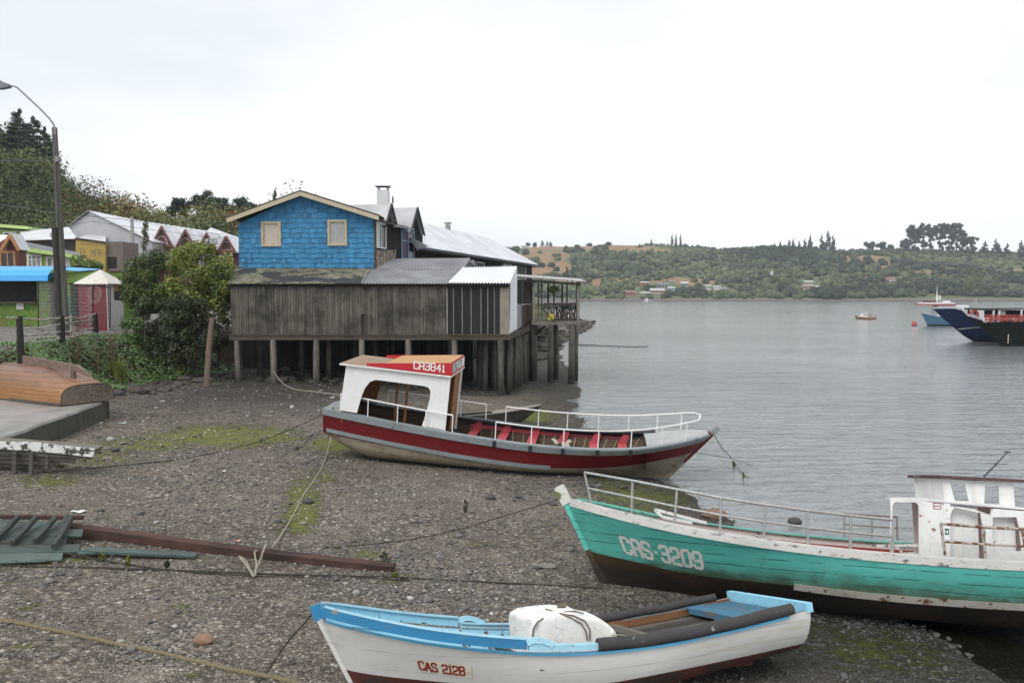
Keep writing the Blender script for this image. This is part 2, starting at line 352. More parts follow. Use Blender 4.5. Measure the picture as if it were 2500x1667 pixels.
# ---- water
def build_water():
    n = NT('sea_water'); o = n.obj()
    wind = n.ramp(n.noise(n.mapping(o, (.018, .03, 1)), 1.0, 4, .55), .35, .68, .25, 1.0)
    r1 = n.noise(n.mapping(o, (.55, 2.3, 1), rot=(0,0,R(-9))), 1.0, 4, .55, dist=.4); r2 = n.noise(n.mapping(o, (2.4, 7.5, 1), rot=(0,0,R(-4))), 1.0, 3, .5)
    r3 = n.noise(n.mapping(o, (.13, .4, 1)), 1.0, 2, .5)
    h = n.math('ADD', n.math('ADD', n.math('MULTIPLY', r1, .75), n.math('MULTIPLY', r2, .16)), n.math('MULTIPLY', r3, .7))
    h = n.math('MULTIPLY', h, wind)
    n.b.inputs['IOR'].default_value = 1.33; bm = n.bump(h, 1.0, WATER_BUMP)
    n.fin((.18,.193,.2), .10, bm, spec=.5)
    fr = n.node('ShaderNodeFresnel', {'IOR': 1.33, 'Normal': bm}); tr = n.node('ShaderNodeBsdfTransparent', {0: (.55,.56,.50)}); gl = n.node('ShaderNodeBsdfGlossy', {'Color': (.95,.95,.95), 'Roughness': .05, 'Normal': bm})
    clear = n.node('ShaderNodeMixShader', {0: fr.outputs[0], 1: tr.outputs[0], 2: gl.outputs[0]}); mx = n.node('ShaderNodeMixShader', {0: n.attr('shallow'), 1: n.b.outputs[0], 2: clear.outputs[0]}); n.l.new(mx.outputs[0], n.out.inputs[0])
    mb = MB(); xs = [-500, -60, 0] + list(np.arange(2, 16, .5)) + [16, 30, 120, 500, 1800]; ys = [3] + list(np.arange(5, 34, .5)) + [34, 60, 160, 400, 700]
    for i in range(len(xs)-1):
        for j in range(len(ys)-1): mb.face([(xs[i],ys[j],0),(xs[i+1],ys[j],0),(xs[i+1],ys[j+1],0),(xs[i],ys[j+1],0)])
    w = mb.build('water', n.mat); tag(w, kind='structure'); V = np.array([v.co[:] for v in w.data.vertices]); s = V[:, 0]-np.interp(V[:, 1], _sy, _sx)
    a = w.data.attributes.new('shallow', 'FLOAT', 'POINT'); a.data.foreach_set('value', (np.clip(1-(s-1.2)/3.4, 0, 1)*np.clip(1-(V[:, 1]-13.5)/4, 0, 1)).astype(np.float32))
WATER_BUMP = .20
# ---- leaves
def leafquads(P, N, size, aspect=.55, rng=RNG):
    """flat leaf-shaped quads at P facing N"""
    n = len(P); N = N/np.maximum(np.linalg.norm(N, axis=1, keepdims=True), 1e-9)
    a = rng.normal(size=(n, 3)); a -= N*np.sum(a*N, 1, keepdims=True); a /= np.maximum(np.linalg.norm(a, axis=1, keepdims=True), 1e-9); b = np.cross(N, a)
    s = (size*np.ones(n))[:, None]
    V = np.stack([P-a*s*.5, P+b*s*.5*aspect+a*s*.05, P+a*s*.5, P-b*s*.5*aspect+a*s*.05], 1)
    F = np.arange(4*n).reshape(n, 4); return V.reshape(-1, 3), F
def ball(n, rng=RNG, shell=.45):
    d = rng.normal(size=(n, 3)); d /= np.linalg.norm(d, axis=1, keepdims=True)
    r = shell + (1-shell)*rng.random(n)**.7; return d, r[:, None]
def crown_cloud(C, Rad, nl, size, tint, up=.35, jn=.7, rng=RNG, core=0, shell=.45):
    """leaf clumps: centres C (k,3), radii Rad (k,3), nl leaves each"""
    C = np.asarray(C, float); Rad = np.asarray(Rad, float); k = len(C)
    d, r = ball(k*nl, rng, shell); r = r*(.92 if shell > .6 else 1); c = np.repeat(C, nl, 0); rr = np.repeat(Rad, nl, 0); P = c + d*r*rr
    N = d + rng.normal(size=d.shape)*jn; N[:, 2] += up
    t = np.clip(np.repeat(np.asarray(tint), nl) + rng.normal(0, .11, k*nl), 0, 1)
    sz = np.repeat(np.asarray(size)*np.ones(k), nl)*rng.uniform(.6, 1.35, k*nl)
    V, F = leafquads(P, N, sz, rng=rng)
    if core:
        a, b = 7, 4; th = np.linspace(0, 2*np.pi, a, endpoint=False); ph = np.linspace(.12, np.pi-.12, b+1)
        U = np.stack([np.sin(ph)[:, None]*np.cos(th), np.sin(ph)[:, None]*np.sin(th), np.cos(ph)[:, None]*np.ones(a)], -1).reshape(-1, 3)
        q = np.array([(i*a+j, (i+1)*a+j, (i+1)*a+(j+1)%a, i*a+(j+1)%a) for i in range(b) for j in range(a)])
        W = C[:, None]+U[None]*Rad[:, None]*core*(1+rng.normal(0, .13, (k, len(U), 1))); F = np.concatenate([F, (q[None]+len(U)*np.arange(k)[:, None, None]+len(V)).reshape(-1, 4)]); V = np.concatenate([V, W.reshape(-1, 3)])
        t = np.concatenate([t, np.clip(np.repeat(np.asarray(tint)*np.ones(k), len(q))+rng.normal(0, .1, k*len(q)), 0, 1)])
    return V, F, t
def merge(parts):
    Vs, Fs, Ts = [], [], []; o = 0
    for V, F, t in parts: Vs.append(V); Fs.append(F+o); Ts.append(t); o += len(V)
    return np.concatenate(Vs), np.concatenate(Fs), np.concatenate(Ts)
# ---- far hills over the channel
RIDGE = np.array([(-900,640),(300,625),(900,612),(1240,607),(1290,601),(1400,600),(1500,597),(1600,597),(1650,600),(1700,603),(1750,607),(1800,606),(1900,601),(2000,610),(2050,611),(2100,609),(2200,607),(2300,612),(2400,614),(2500,618),(2700,622),(3300,628),(4300,640)], float)
SH_Y = 594.0; RG_Y = 1000.0
def far_h(X, Y):
    X = np.asarray(X, float); Y = np.asarray(Y, float); p = CX + FPX*X/np.maximum(Y, 1)
    zr = H + (718 - np.interp(p, RIDGE[:, 0], RIDGE[:, 1]))*RG_Y/FPX - 1.5
    y0 = SH_Y + 14*np.sin(X*.011) + 8*np.sin(X*.031+1)
    u = (Y-y0)/(RG_Y-y0); base = np.where(u < 0, u*30, np.where(u < .045, u*34, 1.5 + (zr-1.5)*(.62*smooth01((u-.03)/.97)+.38*np.clip((u-.03)/.97, 0, 1))))
    base = np.where(u > 1, zr - (u-1)*(u-1)*60 - (u-1)*2, base)
    return base + np.where(u > .045, np.clip(u*4, 0, 1)*((fbm(X, Y, .012, 41)-.5)*9*(1-np.clip(u,0,1)**2) + (fbm(X, Y, .04, 45)-.5)*1.6), 0)
FIELDS = ((1330,625,75,14,0),(1450,606,190,8,1),(1350,655,55,26,0),(1300,640,40,40,0),(1560,612,90,6,1),(1430,690,90,9,2),(1500,683,60,6,2),(1640,682,50,5,0),(1700,690,60,9,2),(2105,632,75,9,0),(2165,645,35,12,0),(2140,658,30,8,0),(2095,675,45,7,0),(2300,661,40,6,1),(2250,666,45,5,2),(2480,660,20,5,2),(1600,690,25,5,0),(1480,668,40,5,1))
def field_mask(X, Y, Z):
    px, py = proj(np.stack([X, Y, Z], -1)); m = np.zeros(X.shape)
    for cx, cy, rx, ry, k in FIELDS: m = np.maximum(m, np.clip(2.2 - 2*np.hypot((px-cx)/rx, (py-cy)/ry), 0, 1))
    return m
CLEAR = ((1562,1584,690,696),(1604,1634,692,706),(1588,1624,704,717),(1633,1647,700,709),(1527,1553,711,721),(1662,1682,690,700),(1634,1650,680,686),(1564,1588,713,718),(1722,1776,698,709),(1958,2004,686,708),(2156,2188,678,697),(1270,1345,597,606),(1430,1442,600,608))
def build_far():
    ps = np.concatenate([np.arange(-900, 1150, 60), np.arange(1150, 2600, 5), np.arange(2600, 4300, 60)]); A = (ps-CX)/FPX
    ys = np.concatenate([np.arange(560, 640, 3), np.arange(640, 1010, 5), np.arange(1010, 1500, 30)])
    Yg, Ag = np.meshgrid(ys, A); Xg = Ag*Yg; Z = far_h(Xg, Yg); V = np.stack([Xg, Yg, Z], -1).reshape(-1, 3)
    nx, ny = len(ps), len(ys); i = np.arange(nx-1)[:, None]*ny + np.arange(ny-1)[None]
    F = np.stack([i, i+ny, i+ny+1, i+1], -1).reshape(-1, 4)
    n = NT('hill_ground'); o = n.obj(); fm = n.attr('field'); hgt = n.sep(o)[2]
    g = n.mix(n.noise(o, .05, 8, .7), (.075,.10,.048), (.14,.15,.068)); f = n.mix(n.ramp(n.noise(o, .05, 8, .7), .35, .65), (.29,.155,.085), (.22,.17,.08))
    col = n.mix(n.ramp(n.math('ADD', fm, n.math('MULTIPLY', n.math('SUBTRACT', n.noise(o, .06, 8, .7), .5), .5)), .35, .6), g, f)
    sh = n.ramp(hgt, 1.5, 2.1); col = n.mix(sh, n.mix(n.ramp(hgt, .2, .9), (.055,.05,.042), n.mix(n.noise(o, .1, 6), (.2,.175,.145), (.12,.105,.09))), col)
    land = bulk('far_hills', [n.fin(col, .9)], V, F, None, smooth=180); tag(land, kind='structure')
    a = land.data.attributes.new('field', 'FLOAT', 'POINT'); a.data.foreach_set('value', field_mask(*V.T).astype(np.float32))
    # woodland that reads as one mass
    N = 4200; p = RNG.uniform(1150, 2640, N); y = SH_Y + 20 + (RG_Y+15-SH_Y-20)*RNG.random(N)**1.05; X = (p-CX)/FPX*y; Z = far_h(X, y)
    fmk = field_mask(X, y, Z); keep = RNG.random(N) > np.where(fmk > .25, .90, .0); keep &= Z > 1.3
    hx, hy = proj(np.stack([X, y, Z], -1))
    for x0, x1, y0, y1 in CLEAR: keep &= ~((hx > x0-5) & (hx < x1+5) & (hy > y0-2) & (hy < y1+9))
    X, y, Z = X[keep], y[keep], Z[keep]; k = len(X); pr, _ = proj(np.stack([X, y, Z], -1))
    typ = fbm(X, y, .011, 51, 3); s = RNG.uniform(1.6, 3.4, k)*(1+.9*np.clip(typ-.5, 0, .5)*3); s *= np.where((pr > 1850) & (pr < 2030) & (y < 900), 1.35, 1)*np.where(y > 930, .6, 1)*np.where(y < 640, .75, 1)
    tint = np.clip(-.25 + 1.45*fbm(X, y, .02, 61, 3) + RNG.normal(0, .17, k) - .3*(typ > .56), 0, 1)
    C = np.stack([X, y, Z + s*.55], -1); Rd = np.stack([s*RNG.uniform(.9, 1.5, k), s*1.1, s*RNG.uniform(.75, 1.25, k)], -1)
    V, F, t = crown_cloud(C, Rd, 46, s*.52, tint, up=.55, jn=.45, core=.82)
    tag(bulk('far_woodland', [FAR_LEAF], V, F, t), kind='stuff')
FAR_LEAF = leafmat('far_foliage', [(0, (.026,.040,.030)), (.3, (.085,.112,.062)), (.6, (.135,.165,.078)), (.85, (.185,.205,.095)), (1, (.24,.235,.115))], .8, .15)
def hit_far(px, py): return hit(px, py, far_h, 520, 1250)
# ---- the hill behind the town on the left
LR = np.array([(-1500,300),(-600,330),(-200,345),(0,368),(60,398),(110,415),(150,438),(220,478),(280,492),(330,505),(400,512),(440,514),(500,520),(560,522),(640,522),(760,540),(900,585),(1000,640),(1200,700)], float)
LY0, LY1 = 84.0, 140.0
def left_h(X, Y):
    X = np.asarray(X, float); Y = np.asarray(Y, float); p = CX + FPX*X/np.maximum(Y, 1)
    zr = np.maximum(H + (718 - np.interp(p, LR[:, 0], LR[:, 1]))*LY1/FPX - np.interp(p, [60,200], [.6,2.3]), 2.0)
    u = (Y-LY0)/(LY1-LY0); b = 2.6 + (zr-2.6)*smooth01(u)
    return np.where(u > 1, zr - (u-1)*4, b) + np.clip(u*3, 0, 1)*(fbm(X, Y, .09, 71)-.5)*1.6
def build_left_hill():
    xs = np.arange(-190, 6, 1.4); ys = np.arange(80, 190, 1.4); X, Y = np.meshgrid(xs, ys, indexing='ij'); V = np.stack([X, Y, left_h(X, Y)], -1).reshape(-1, 3)
    nx, ny = X.shape; i = np.arange(nx-1)[:, None]*ny + np.arange(ny-1)[None]; F = np.stack([i, i+ny, i+ny+1, i+1], -1).reshape(-1, 4)
    n = NT('hillside_ground'); o = n.obj(); col = n.mix(n.ramp(n.noise(o, .35, 8, .7), .35, .65), (.06,.07,.026), (.14,.20,.055))
    tag(bulk('hillside', [n.fin(col, .9, n.bump(n.noise(o, 2, 6, .7), .6, .2))], V, F, None, smooth=180), kind='structure')
    N = 2500; p = RNG.uniform(-240, 760, N); y = np.where(np.arange(N) < 1850, LY0 + 4 + (LY1+2-LY0-4)*RNG.random(N)**.8, LY1-3+5*RNG.random(N)); X = (p-CX)/FPX*y; Z = left_h(X, y); q, r = proj(np.stack([X, y, Z], -1))
    meadow = ((np.abs(q-400) < 85) & (np.abs(r-541) < 18)) | ((q > 470) & (q < 620) & (np.abs(r-545) < 16))
    keep = ~(meadow & (RNG.random(N) < .93)); X, y, Z, q, r = X[keep], y[keep], Z[keep], q[keep], r[keep]; k = len(X)
    s = np.clip(RNG.lognormal(.25, .5, k), .55, 4.2)*np.where(y > 136, .5, np.where(y > 130, .7, 1))
    rust = np.clip(1.1-np.hypot((q-330)/150, (r-522)/34), 0, 1)*1.6 + np.clip(1.2-np.hypot((q-490)/55, (r-540)/22), 0, 1)*1.2 + .35*(fbm(X, y, .05, 77, 3) > .66)
    C = np.stack([X, y, Z + s*.6], -1); Rd = np.stack([s*1.2, s*1.2, s*RNG.uniform(.8, 1.6, k)], -1)
    isr = RNG.random(k) < np.clip(rust*.8, 0, .8); big = fbm(X, y, .07, 79, 3); tg = np.clip(-.35 + 1.55*big + RNG.normal(0, .16, k), 0, 1)
    V, F, t = crown_cloud(C[~isr], Rd[~isr], 460, s[~isr]**.6*.23, tg[~isr], up=.35, jn=.75, shell=.3)
    tag(bulk('hillside_undergrowth', [HILL_LEAF], V, F, t), kind='stuff')
    V, F, t = crown_cloud(C[isr], Rd[isr], 460, s[isr]**.6*.23, np.clip(RNG.normal(.5, .22, isr.sum()), 0, 1), up=.35, jn=.75, shell=.3)
    tag(bulk('rusty_undergrowth', [RUST_LEAF], V, F, t), kind='stuff')
HILL_LEAF = leafmat('hill_foliage', [(0, (.05,.075,.038)), (.3, (.12,.145,.058)), (.6, (.21,.21,.078)), (.85, (.31,.26,.095)), (1, (.38,.30,.12))], .75, .2)
RUST_LEAF = leafmat('rusty_foliage', [(0, (.10,.055,.036)), (.4, (.22,.10,.05)), (.75, (.31,.155,.07)), (1, (.33,.23,.10))], .8, .2)
# ---- pebbles lying on the near beach
def build_pebbles():
    ph = (1+5**.5)/2; ico = np.array([(-1,ph,0),(1,ph,0),(-1,-ph,0),(1,-ph,0),(0,-1,ph),(0,1,ph),(0,-1,-ph),(0,1,-ph),(ph,0,-1),(ph,0,1),(-ph,0,-1),(-ph,0,1)])/1.9
    tri = np.array([(0,11,5),(0,5,1),(0,1,7),(0,7,10),(0,10,11),(1,5,9),(5,11,4),(11,10,2),(10,7,6),(7,1,8),(3,9,4),(3,4,2),(3,2,6),(3,6,8),(3,8,9),(4,9,5),(2,4,11),(6,2,10),(8,6,7),(9,8,1)])
    N = 80000; px = RNG.uniform(-60, 2560, N); py = np.where(RNG.random(N) < .62, 1210 + (1690-1210)*RNG.random(N)**.75, 930+300*RNG.random(N))
    a = (px-CX)/FPX; b = -(py-CY)/FPX; t = (.25-H)/(-_s+b*_c); X = a*t; Y = (_c+b*_s)*t
    s = np.interp(Y, _sy, _sx)-X; ok = s > -.3
    X, Y = X[ok], Y[ok]; n = len(X); cl = fbm(X, Y, .55, 91, 4)
    ok = RNG.random(n) < np.clip((cl-.32)*3.2, .08, 1); X, Y = X[ok], Y[ok]; n = len(X)
    r = np.clip(RNG.lognormal(math.log(.0145), .48, n), .008, .075)*np.clip(Y/15, 1, 1.6); big = RNG.random(n) < .006; r[big] *= 1.8
    Z = land_h(X, Y)
    th = RNG.random(n)*6.283; base = ico[None]*(1+RNG.normal(0, .13, (n, 12, 1))); base = base*np.stack([np.ones(n)*1.25, RNG.uniform(.75,1.1,n), RNG.uniform(.45,.8,n)], -1)[:, None]*r[:, None, None]
    c, s_ = np.cos(th)[:, None], np.sin(th)[:, None]; x = base[..., 0]*c-base[..., 1]*s_+X[:, None]; y = base[..., 0]*s_+base[..., 1]*c+Y[:, None]; z = base[..., 2]+(Z+r*.28)[:, None]
    V = np.stack([x, y, z], -1).reshape(-1, 3); F = (tri[None]+12*np.arange(n)[:, None, None]).reshape(-1, 3); t = np.repeat(RNG.random(n)*(1-.62*np.clip(1.5-(np.interp(Y, _sy, _sx)-X)/4.0, 0, 1)), 20)
    m = NT('pebble_stone'); tn = m.attr('tint'); col = m.cramp(tn, [(0, (.045,.044,.043)), (.35, (.105,.10,.096)), (.6, (.18,.165,.15)), (.8, (.26,.215,.175)), (.94, (.30,.28,.25)), (1, (.62,.60,.56))])
    col = m.mix(m.ramp(m.noise(m.obj(), 40, 4), .35, .7, 0, .5), col, mul((.2,.185,.17), .6))
    tag(bulk('pebbles', [m.fin(col, .62, spec=.4)], V, F, t, smooth=60), kind='stuff')
build_land(); build_water(); build_far(); build_left_hill(); build_pebbles()
# ================================================================== BOATS
def crom(vals, t):
    v = list(vals); n = len(v)-1; e = [2*v[0]-v[1]] + v + [2*v[-1]-v[-2]]
    x = min(max(t, 0.0)*n, n-1e-9); i = int(x); f = x-i; a, b, c, d = e[i:i+4]
    return .5*((2*b)+(-a+c)*f+(2*a-5*b+4*c-d)*f*f+(-a+3*b-3*c+d)*f**3)
class Hull:
    """local axes: x from stern (0) to bow (L), y to port, z up from the keel"""
    def __init__(h, L, rake, zs, bs, full=(.55,1.25), bow0=.5, rocker=None, chine=None):
        h.L, h.rake, h.zs, h.bs, h.full, h.bow0, h.rocker, h.chine = L, rake, zs, list(bs)+[0.0], full, bow0, rocker, chine
    def b(h, t): return max(crom(h.bs, 1-(1-min(max(t,0),1))**(1/1.8)), 0.0)
    def top(h, t): return crom(h.zs, t)
    def keel(h, t): return h.rocker(t) if h.rocker else 0.0
    def P(h, t, s, side=1, off=0.0):
        if off:
            e = .004; a = h.P(min(t+e,1), s, side)-h.P(max(t-e,0), s, side); c = h.P(t, min(s+e,1), side)-h.P(t, max(s-e,0), side)
            n = a.cross(c)*(-side); n = n.normalized() if n.length > 1e-9 else Vector((0,side,0))
            if n.y*side < 0: n = -n
            return h.P(t, s, side) + n*off
        b, zt, zk = h.b(t), h.top(t), h.keel(t); hh = zt-zk; th = s*math.pi/2
        ym = b*math.sin(th)**h.full[0]; zm = 1-math.cos(th)**h.full[1]
        if h.chine:
            c = (h.chine(t)-zk)/hh; q = .42; r = .88
            if s < q-.1: ym, zm = b*r*s/q, c*s/q
            elif s > q+.1: ym, zm = b*(r+(1-r)*(s-q)/(1-q)), c+(1-c)*(s-q)/(1-q)
            else:
                e = (s-q+.1)/.2; a0, a1, a2 = (b*r*(q-.1)/q, c*(q-.1)/q), (b*r, c), (b*(r+(1-r)*.1/(1-q)), c+(1-c)*.1/(1-q))
                ym, zm = [(1-e)**2*a0[k]+2*e*(1-e)*a1[k]+e*e*a2[k] for k in (0, 1)]
        w = min(max((t-h.bow0)/(1-h.bow0), 0), 1); w = w*w*(3-2*w)
        y = ym*(1-w) + b*(s**1.05)*w; zf = zm*(1-w) + s*w
        rk = min(max((t-.5)/.5, 0), 1)**1.7
        return Vector((t*h.L - h.rake*rk*(1-zf), side*y, zk+hh*zf))
    def s_at(h, t, z):
        lo, hi = 0.0, 1.0
        for _ in range(22):
            m = (lo+hi)/2
            if h.P(t, m).z < z: lo = m
            else: hi = m
        return (lo+hi)/2
    def ts(h, n=44): return [1-(1-i/n)**1.35 for i in range(n+1)]
    def shell(h, bounds, mats, name, parent, n=44, per=5, smooth=50):
        """outer planking; bounds = functions t -> z between paint bands, from the keel upwards"""
        mb = MB(); T = h.ts(n)
        for side in (1, -1):
            rows = []
            for t in T:
                ss = [0.0] + [min(max(h.s_at(t, f(t)), .02), .98) for f in bounds] + [1.0]
                for i in range(1, len(ss)): ss[i] = max(ss[i], ss[i-1]+1e-4)
                row = []
                for i in range(len(ss)-1): row += [ss[i]+(ss[i+1]-ss[i])*k/per for k in range(per)]
                rows.append([h.P(t, s, side) for s in row+[1.0]])
            k = len(rows[0]); vs = [p for r in rows for p in r]; fs = []; ms = []
            for i in range(len(T)-1):
                for j in range(k-1):
                    q = (i*k+j, (i+1)*k+j, (i+1)*k+j+1, i*k+j+1); fs.append(q if side < 0 else q[::-1]); ms.append(min(j//per, len(bounds)))
            mb.add(vs, fs, ms)
        return mb.build(name, mats, parent, smooth)
    def transom(h, bounds, mats, parent, name='transom', thick=.04):
        mb = MB(); ss = [0.0]+[h.s_at(0, f(0)) for f in bounds]+[1.0]
        for i in range(len(ss)-1):
            q = [ss[i]+(ss[i+1]-ss[i])*k/6 for k in range(7)]
            poly = [h.P(0, s, 1)+Vector((-.004,0,0)) for s in q]+[h.P(0, s, -1)+Vector((-.004,0,0)) for s in q[::-1]]
            if i == 0: poly = poly[:-1]
            mb.prism(poly, (thick, 0, 0), i)
        return mb.build(name, mats, parent)
    def inner(h, zf, mat, parent, th=.035, t0=.01, t1=.97, n=40, name='inner_planking', sides=(1, -1)):
        mb = MB(); T = [t0+(t1-t0)*i/n for i in range(n+1)]
        for side in sides:
            vs = []; fs = []
            for t in T:
                sf = h.s_at(t, zf(t)); 
                for k in range(7):
                    p = h.P(t, sf+(1-sf)*k/6, side); p.y = side*max(abs(p.y)-th, 0.0); vs.append(p)
            for i in range(n):
                for k in range(6):
                    q = (i*7+k, (i+1)*7+k, (i+1)*7+k+1, i*7+k+1); fs.append(q[::-1] if side < 0 else q)
            mb.add(vs, fs)
        return mb.build(name, mat, parent, 50)
    def floor(h, zf, mat, parent, t0=.01, t1=.95, planks=9, name='floor', gap=.008, th=.05):
        mb = MB(); n = 24
        for k in range(planks):
            vs = []
            for i in range(n+1):
                t = t0+(t1-t0)*i/n; w = max(h.P(t, h.s_at(t, zf(t))).y-th*.6, 0.004); x = h.P(t, h.s_at(t, zf(t))).x
                a, b = -w+2*w*k/planks, -w+2*w*(k+1)/planks-gap; vs += [Vector((x, a, zf(t)+.002*(k%2))), Vector((x, b, zf(t)+.002*(k%2)))]
            mb.add(vs, [(2*i, 2*i+2, 2*i+3, 2*i+1) for i in range(n)], 0, random.random())
        return mb.build(name, mat, parent)
    def strake(h, t0, t1, zoff, width, proud, mat, parent, side, name, n=40, mb=None, tint=.5, inward=0.0):
        """a batten along the side, zoff = height of its lower edge relative to the sheer"""
        own = mb is None; mb = mb or MB(); vs = []; fs = []
        for i in range(n+1):
            t = t0+(t1-t0)*i/n; zt = h.top(t)
            if zoff >= -1e-6: a = h.P(t, 1, side)+Vector((0,0,zoff)); b = a+Vector((0,side*width*.12,width))
            else: a = h.P(t, h.s_at(t, zt+zoff), side); b = h.P(t, h.s_at(t, min(zt+zoff+width, zt)), side)
            o = Vector((0, side*proud, 0)); o2 = Vector((0, -side*max(inward, .001), 0))
            vs += [a+o2, a+o, b+o, b+o2]
        for i in range(n):
            for j in range(4): q = (i*4+j, i*4+(j+1)%4, (i+1)*4+(j+1)%4, (i+1)*4+j); fs.append(q if side > 0 else q[::-1])
        fs += [(0,1,2,3), (n*4+3, n*4+2, n*4+1, n*4)]
        mb.add(vs, fs, 0, tint)
        return mb.build(name, mat, parent) if own else mb
    def cap(h, t0, t1, w, th, mat, parent, side, name, dz=0.0, out=.03, n=40):
        mb = MB(); path = [h.P(t0+(t1-t0)*i/n, 1, side)+Vector((0,0,dz)) for i in range(n+1)]
        vs = []; fs = []
        for p in path:
            yo = p.y+side*out; yi = p.y-side*(w-out)
            if yi*side < 0: yi = 0.0
            vs += [Vector((p.x,yo,p.z)), Vector((p.x,yo,p.z+th)), Vector((p.x,yi,p.z+th)), Vector((p.x,yi,p.z))]
        for i in range(n):
            for j in range(4): q = (i*4+j, i*4+(j+1)%4, (i+1)*4+(j+1)%4, (i+1)*4+j); fs.append(q[::-1] if side > 0 else q)
        fs += [(0,1,2,3), (n*4+3, n*4+2, n*4+1, n*4)]
        mb.add(vs, fs); return mb.build(name, mat, parent)
def pose(root, x, y, z, yaw, pitch, roll):
    root.location = (x, y, z); root.rotation_euler = (roll, -pitch, yaw)
    root['_m'] = 0; del root['_m']
    return Matrix.Translation((x, y, z)) @ Euler((roll, -pitch, yaw), 'XYZ').to_matrix().to_4x4()
def onplane(M, px, py, axis, val):
    """local point where the sight line through a pixel meets the local plane axis = val"""
    Mi = M.inverted(); o = Mi @ Vector((0, 0, H)); d = (Mi.to_3x3() @ ray(px, py)); k = 'xyz'.index(axis)
    return o + d*((val-o[k])/d[k])
# ---- lettering as strokes
def _r(x0, y0, x1, y1, c=.16): return [(x0+c,y0),(x1-c,y0),(x1,y0+c),(x1,y1-c),(x1-c,y1),(x0+c,y1),(x0,y1-c),(x0,y0+c),(x0+c,y0)]
GLY = {'^': [[(0,0),(.44,1),(.56,1),(1,0)],[(.16,.32),(.84,.32)]], 'C': [[(1,.80),(1,.88),(.86,1),(.14,1),(0,.88),(0,.12),(.14,0),(.86,0),(1,.12),(1,.20)]], 'A': [[(0,0),(0,.88),(.14,1),(.86,1),(1,.88),(1,0)],[(0,.45),(1,.45)]],
 'S': [[(1,.84),(1,.90),(.86,1),(.14,1),(0,.88),(0,.64),(.14,.53),(.86,.47),(1,.36),(1,.12),(.86,0),(.14,0),(0,.10),(0,.16)]],
 '3': [[(0,.86),(0,.9),(.14,1),(.86,1),(1,.88),(1,.62),(.86,.52),(.3,.52)],[(.86,.52),(1,.42),(1,.12),(.86,0),(.14,0),(0,.1),(0,.16)]],
 '2': [[(0,.82),(0,.88),(.14,1),(.86,1),(1,.88),(1,.64),(.9,.52),(.1,.36),(0,.24),(0,0),(1,0)]], '0': [_r(0,0,1,1)],
 '9': [[(1,.50),(.14,.44),(0,.56),(0,.88),(.14,1),(.86,1),(1,.88),(1,.12),(.86,0),(.14,0),(0,.12)]], '8': [_r(0,.52,1,1,.13), _r(0,0,1,.52,.13)],
 '4': [[(.75,0),(.75,1),(0,.34),(1,.34)]], '1': [[(.15,.78),(.5,1),(.5,0)],[(.2,0),(.8,0)]], '.': [[(.42,.47),(.58,.47),(.58,.53),(.42,.53),(.42,.47)]],
 'H': [[(0,0),(0,1)],[(1,0),(1,1)],[(0,.5),(1,.5)]], 'O': [_r(0,0,1,1)], 'T': [[(0,1),(1,1)],[(.5,1),(.5,0)]], 'E': [[(1,1),(0,1),(0,0),(1,0)],[(0,.5),(.8,.5)]],
 'L': [[(0,1),(0,0),(1,0)]], 'M': [[(0,0),(0,1),(.5,.4),(1,1),(1,0)]], 'R': [[(0,0),(0,1),(.86,1),(1,.88),(1,.62),(.86,.5),(0,.5)],[(.5,.5),(1,0)]], 'U': [[(0,1),(0,.12),(.14,0),(.86,0),(1,.12),(1,1)]], ' ': []}
def lettering(mb, text, fn, h, w, gap, sw, m=0, t=0.5, wear=0.0):
    """strokes of width sw; fn(u, v, k) maps sign coordinates (m) to a 3-D point, k lifts crossing strokes apart"""
    u0 = 0.0; kk = 0
    for ch in text:
        cw = w*(.55 if ch in '.1' else .5 if ch == ' ' else 1)
        for st in GLY[ch]:
            kk += 1; Q = []
            for (x0, y0), (x1, y1) in zip(st, st[1:]):
                d = math.hypot((x1-x0)*cw, (y1-y0)*h); n = max(1, int(d/(h*.18)))
                for i in range(n): Q.append((u0+(x0+(x1-x0)*i/n)*cw, (y0+(y1-y0)*i/n)*h))
            Q.append((u0+st[-1][0]*cw, st[-1][1]*h)); vs = []
            closed = st[0] == st[-1]; n = len(Q)
            for i in range(n):
                a = Q[i-1] if i else (Q[-2] if closed else Q[0]); b = Q[i+1] if i < n-1 else (Q[1] if closed else Q[-1])
                dx, dy = b[0]-a[0], b[1]-a[1]; L = math.hypot(dx, dy) or 1; nx, ny = -dy/L, dx/L
                e = 0.0 if closed else (-sw*.5 if i == 0 else sw*.5 if i == n-1 else 0.0)
                px, py = Q[i][0]+dx/L*e, Q[i][1]+dy/L*e
                vs += [fn(px+nx*sw/2, py+ny*sw/2, kk % 3), fn(px-nx*sw/2, py-ny*sw/2, kk % 3)]
            mb.add(vs, [(2*i, 2*i+1, 2*i+3, 2*i+2) for i in range(n-1) if random.random() >= wear], m, t)
        u0 += cw+gap
    return u0-gap
# ---- shared paints
WHITE = paint('white_paint', (.80,.79,.76), (.30,.25,.19), .03, .10, rough=.45)
GALV = plain('galvanised_pipe', (.36,.36,.35), .5, .5, .25, 20)
WHITE_PIPE = plain('white_pipe', (.82,.81,.79), .35, 0, .08, 20)
RUSTY_PIPE = paint('rusty_pipe', (.42,.39,.36), (.20,.075,.03), .14, .3, scale=3)
ROPE_PALE = plain('pale_rope', (.36,.33,.26), .9, 0, .35, 60, bump=.5); ROPE_DARK = plain('dark_rope', (.055,.048,.036), .9, 0, .4, 60, bump=.5)
OLD_PLY = wood('brown_plywood', (.33,.17,.07), (.22,.10,.04), (1,1,9), 1.2, .6, .25)
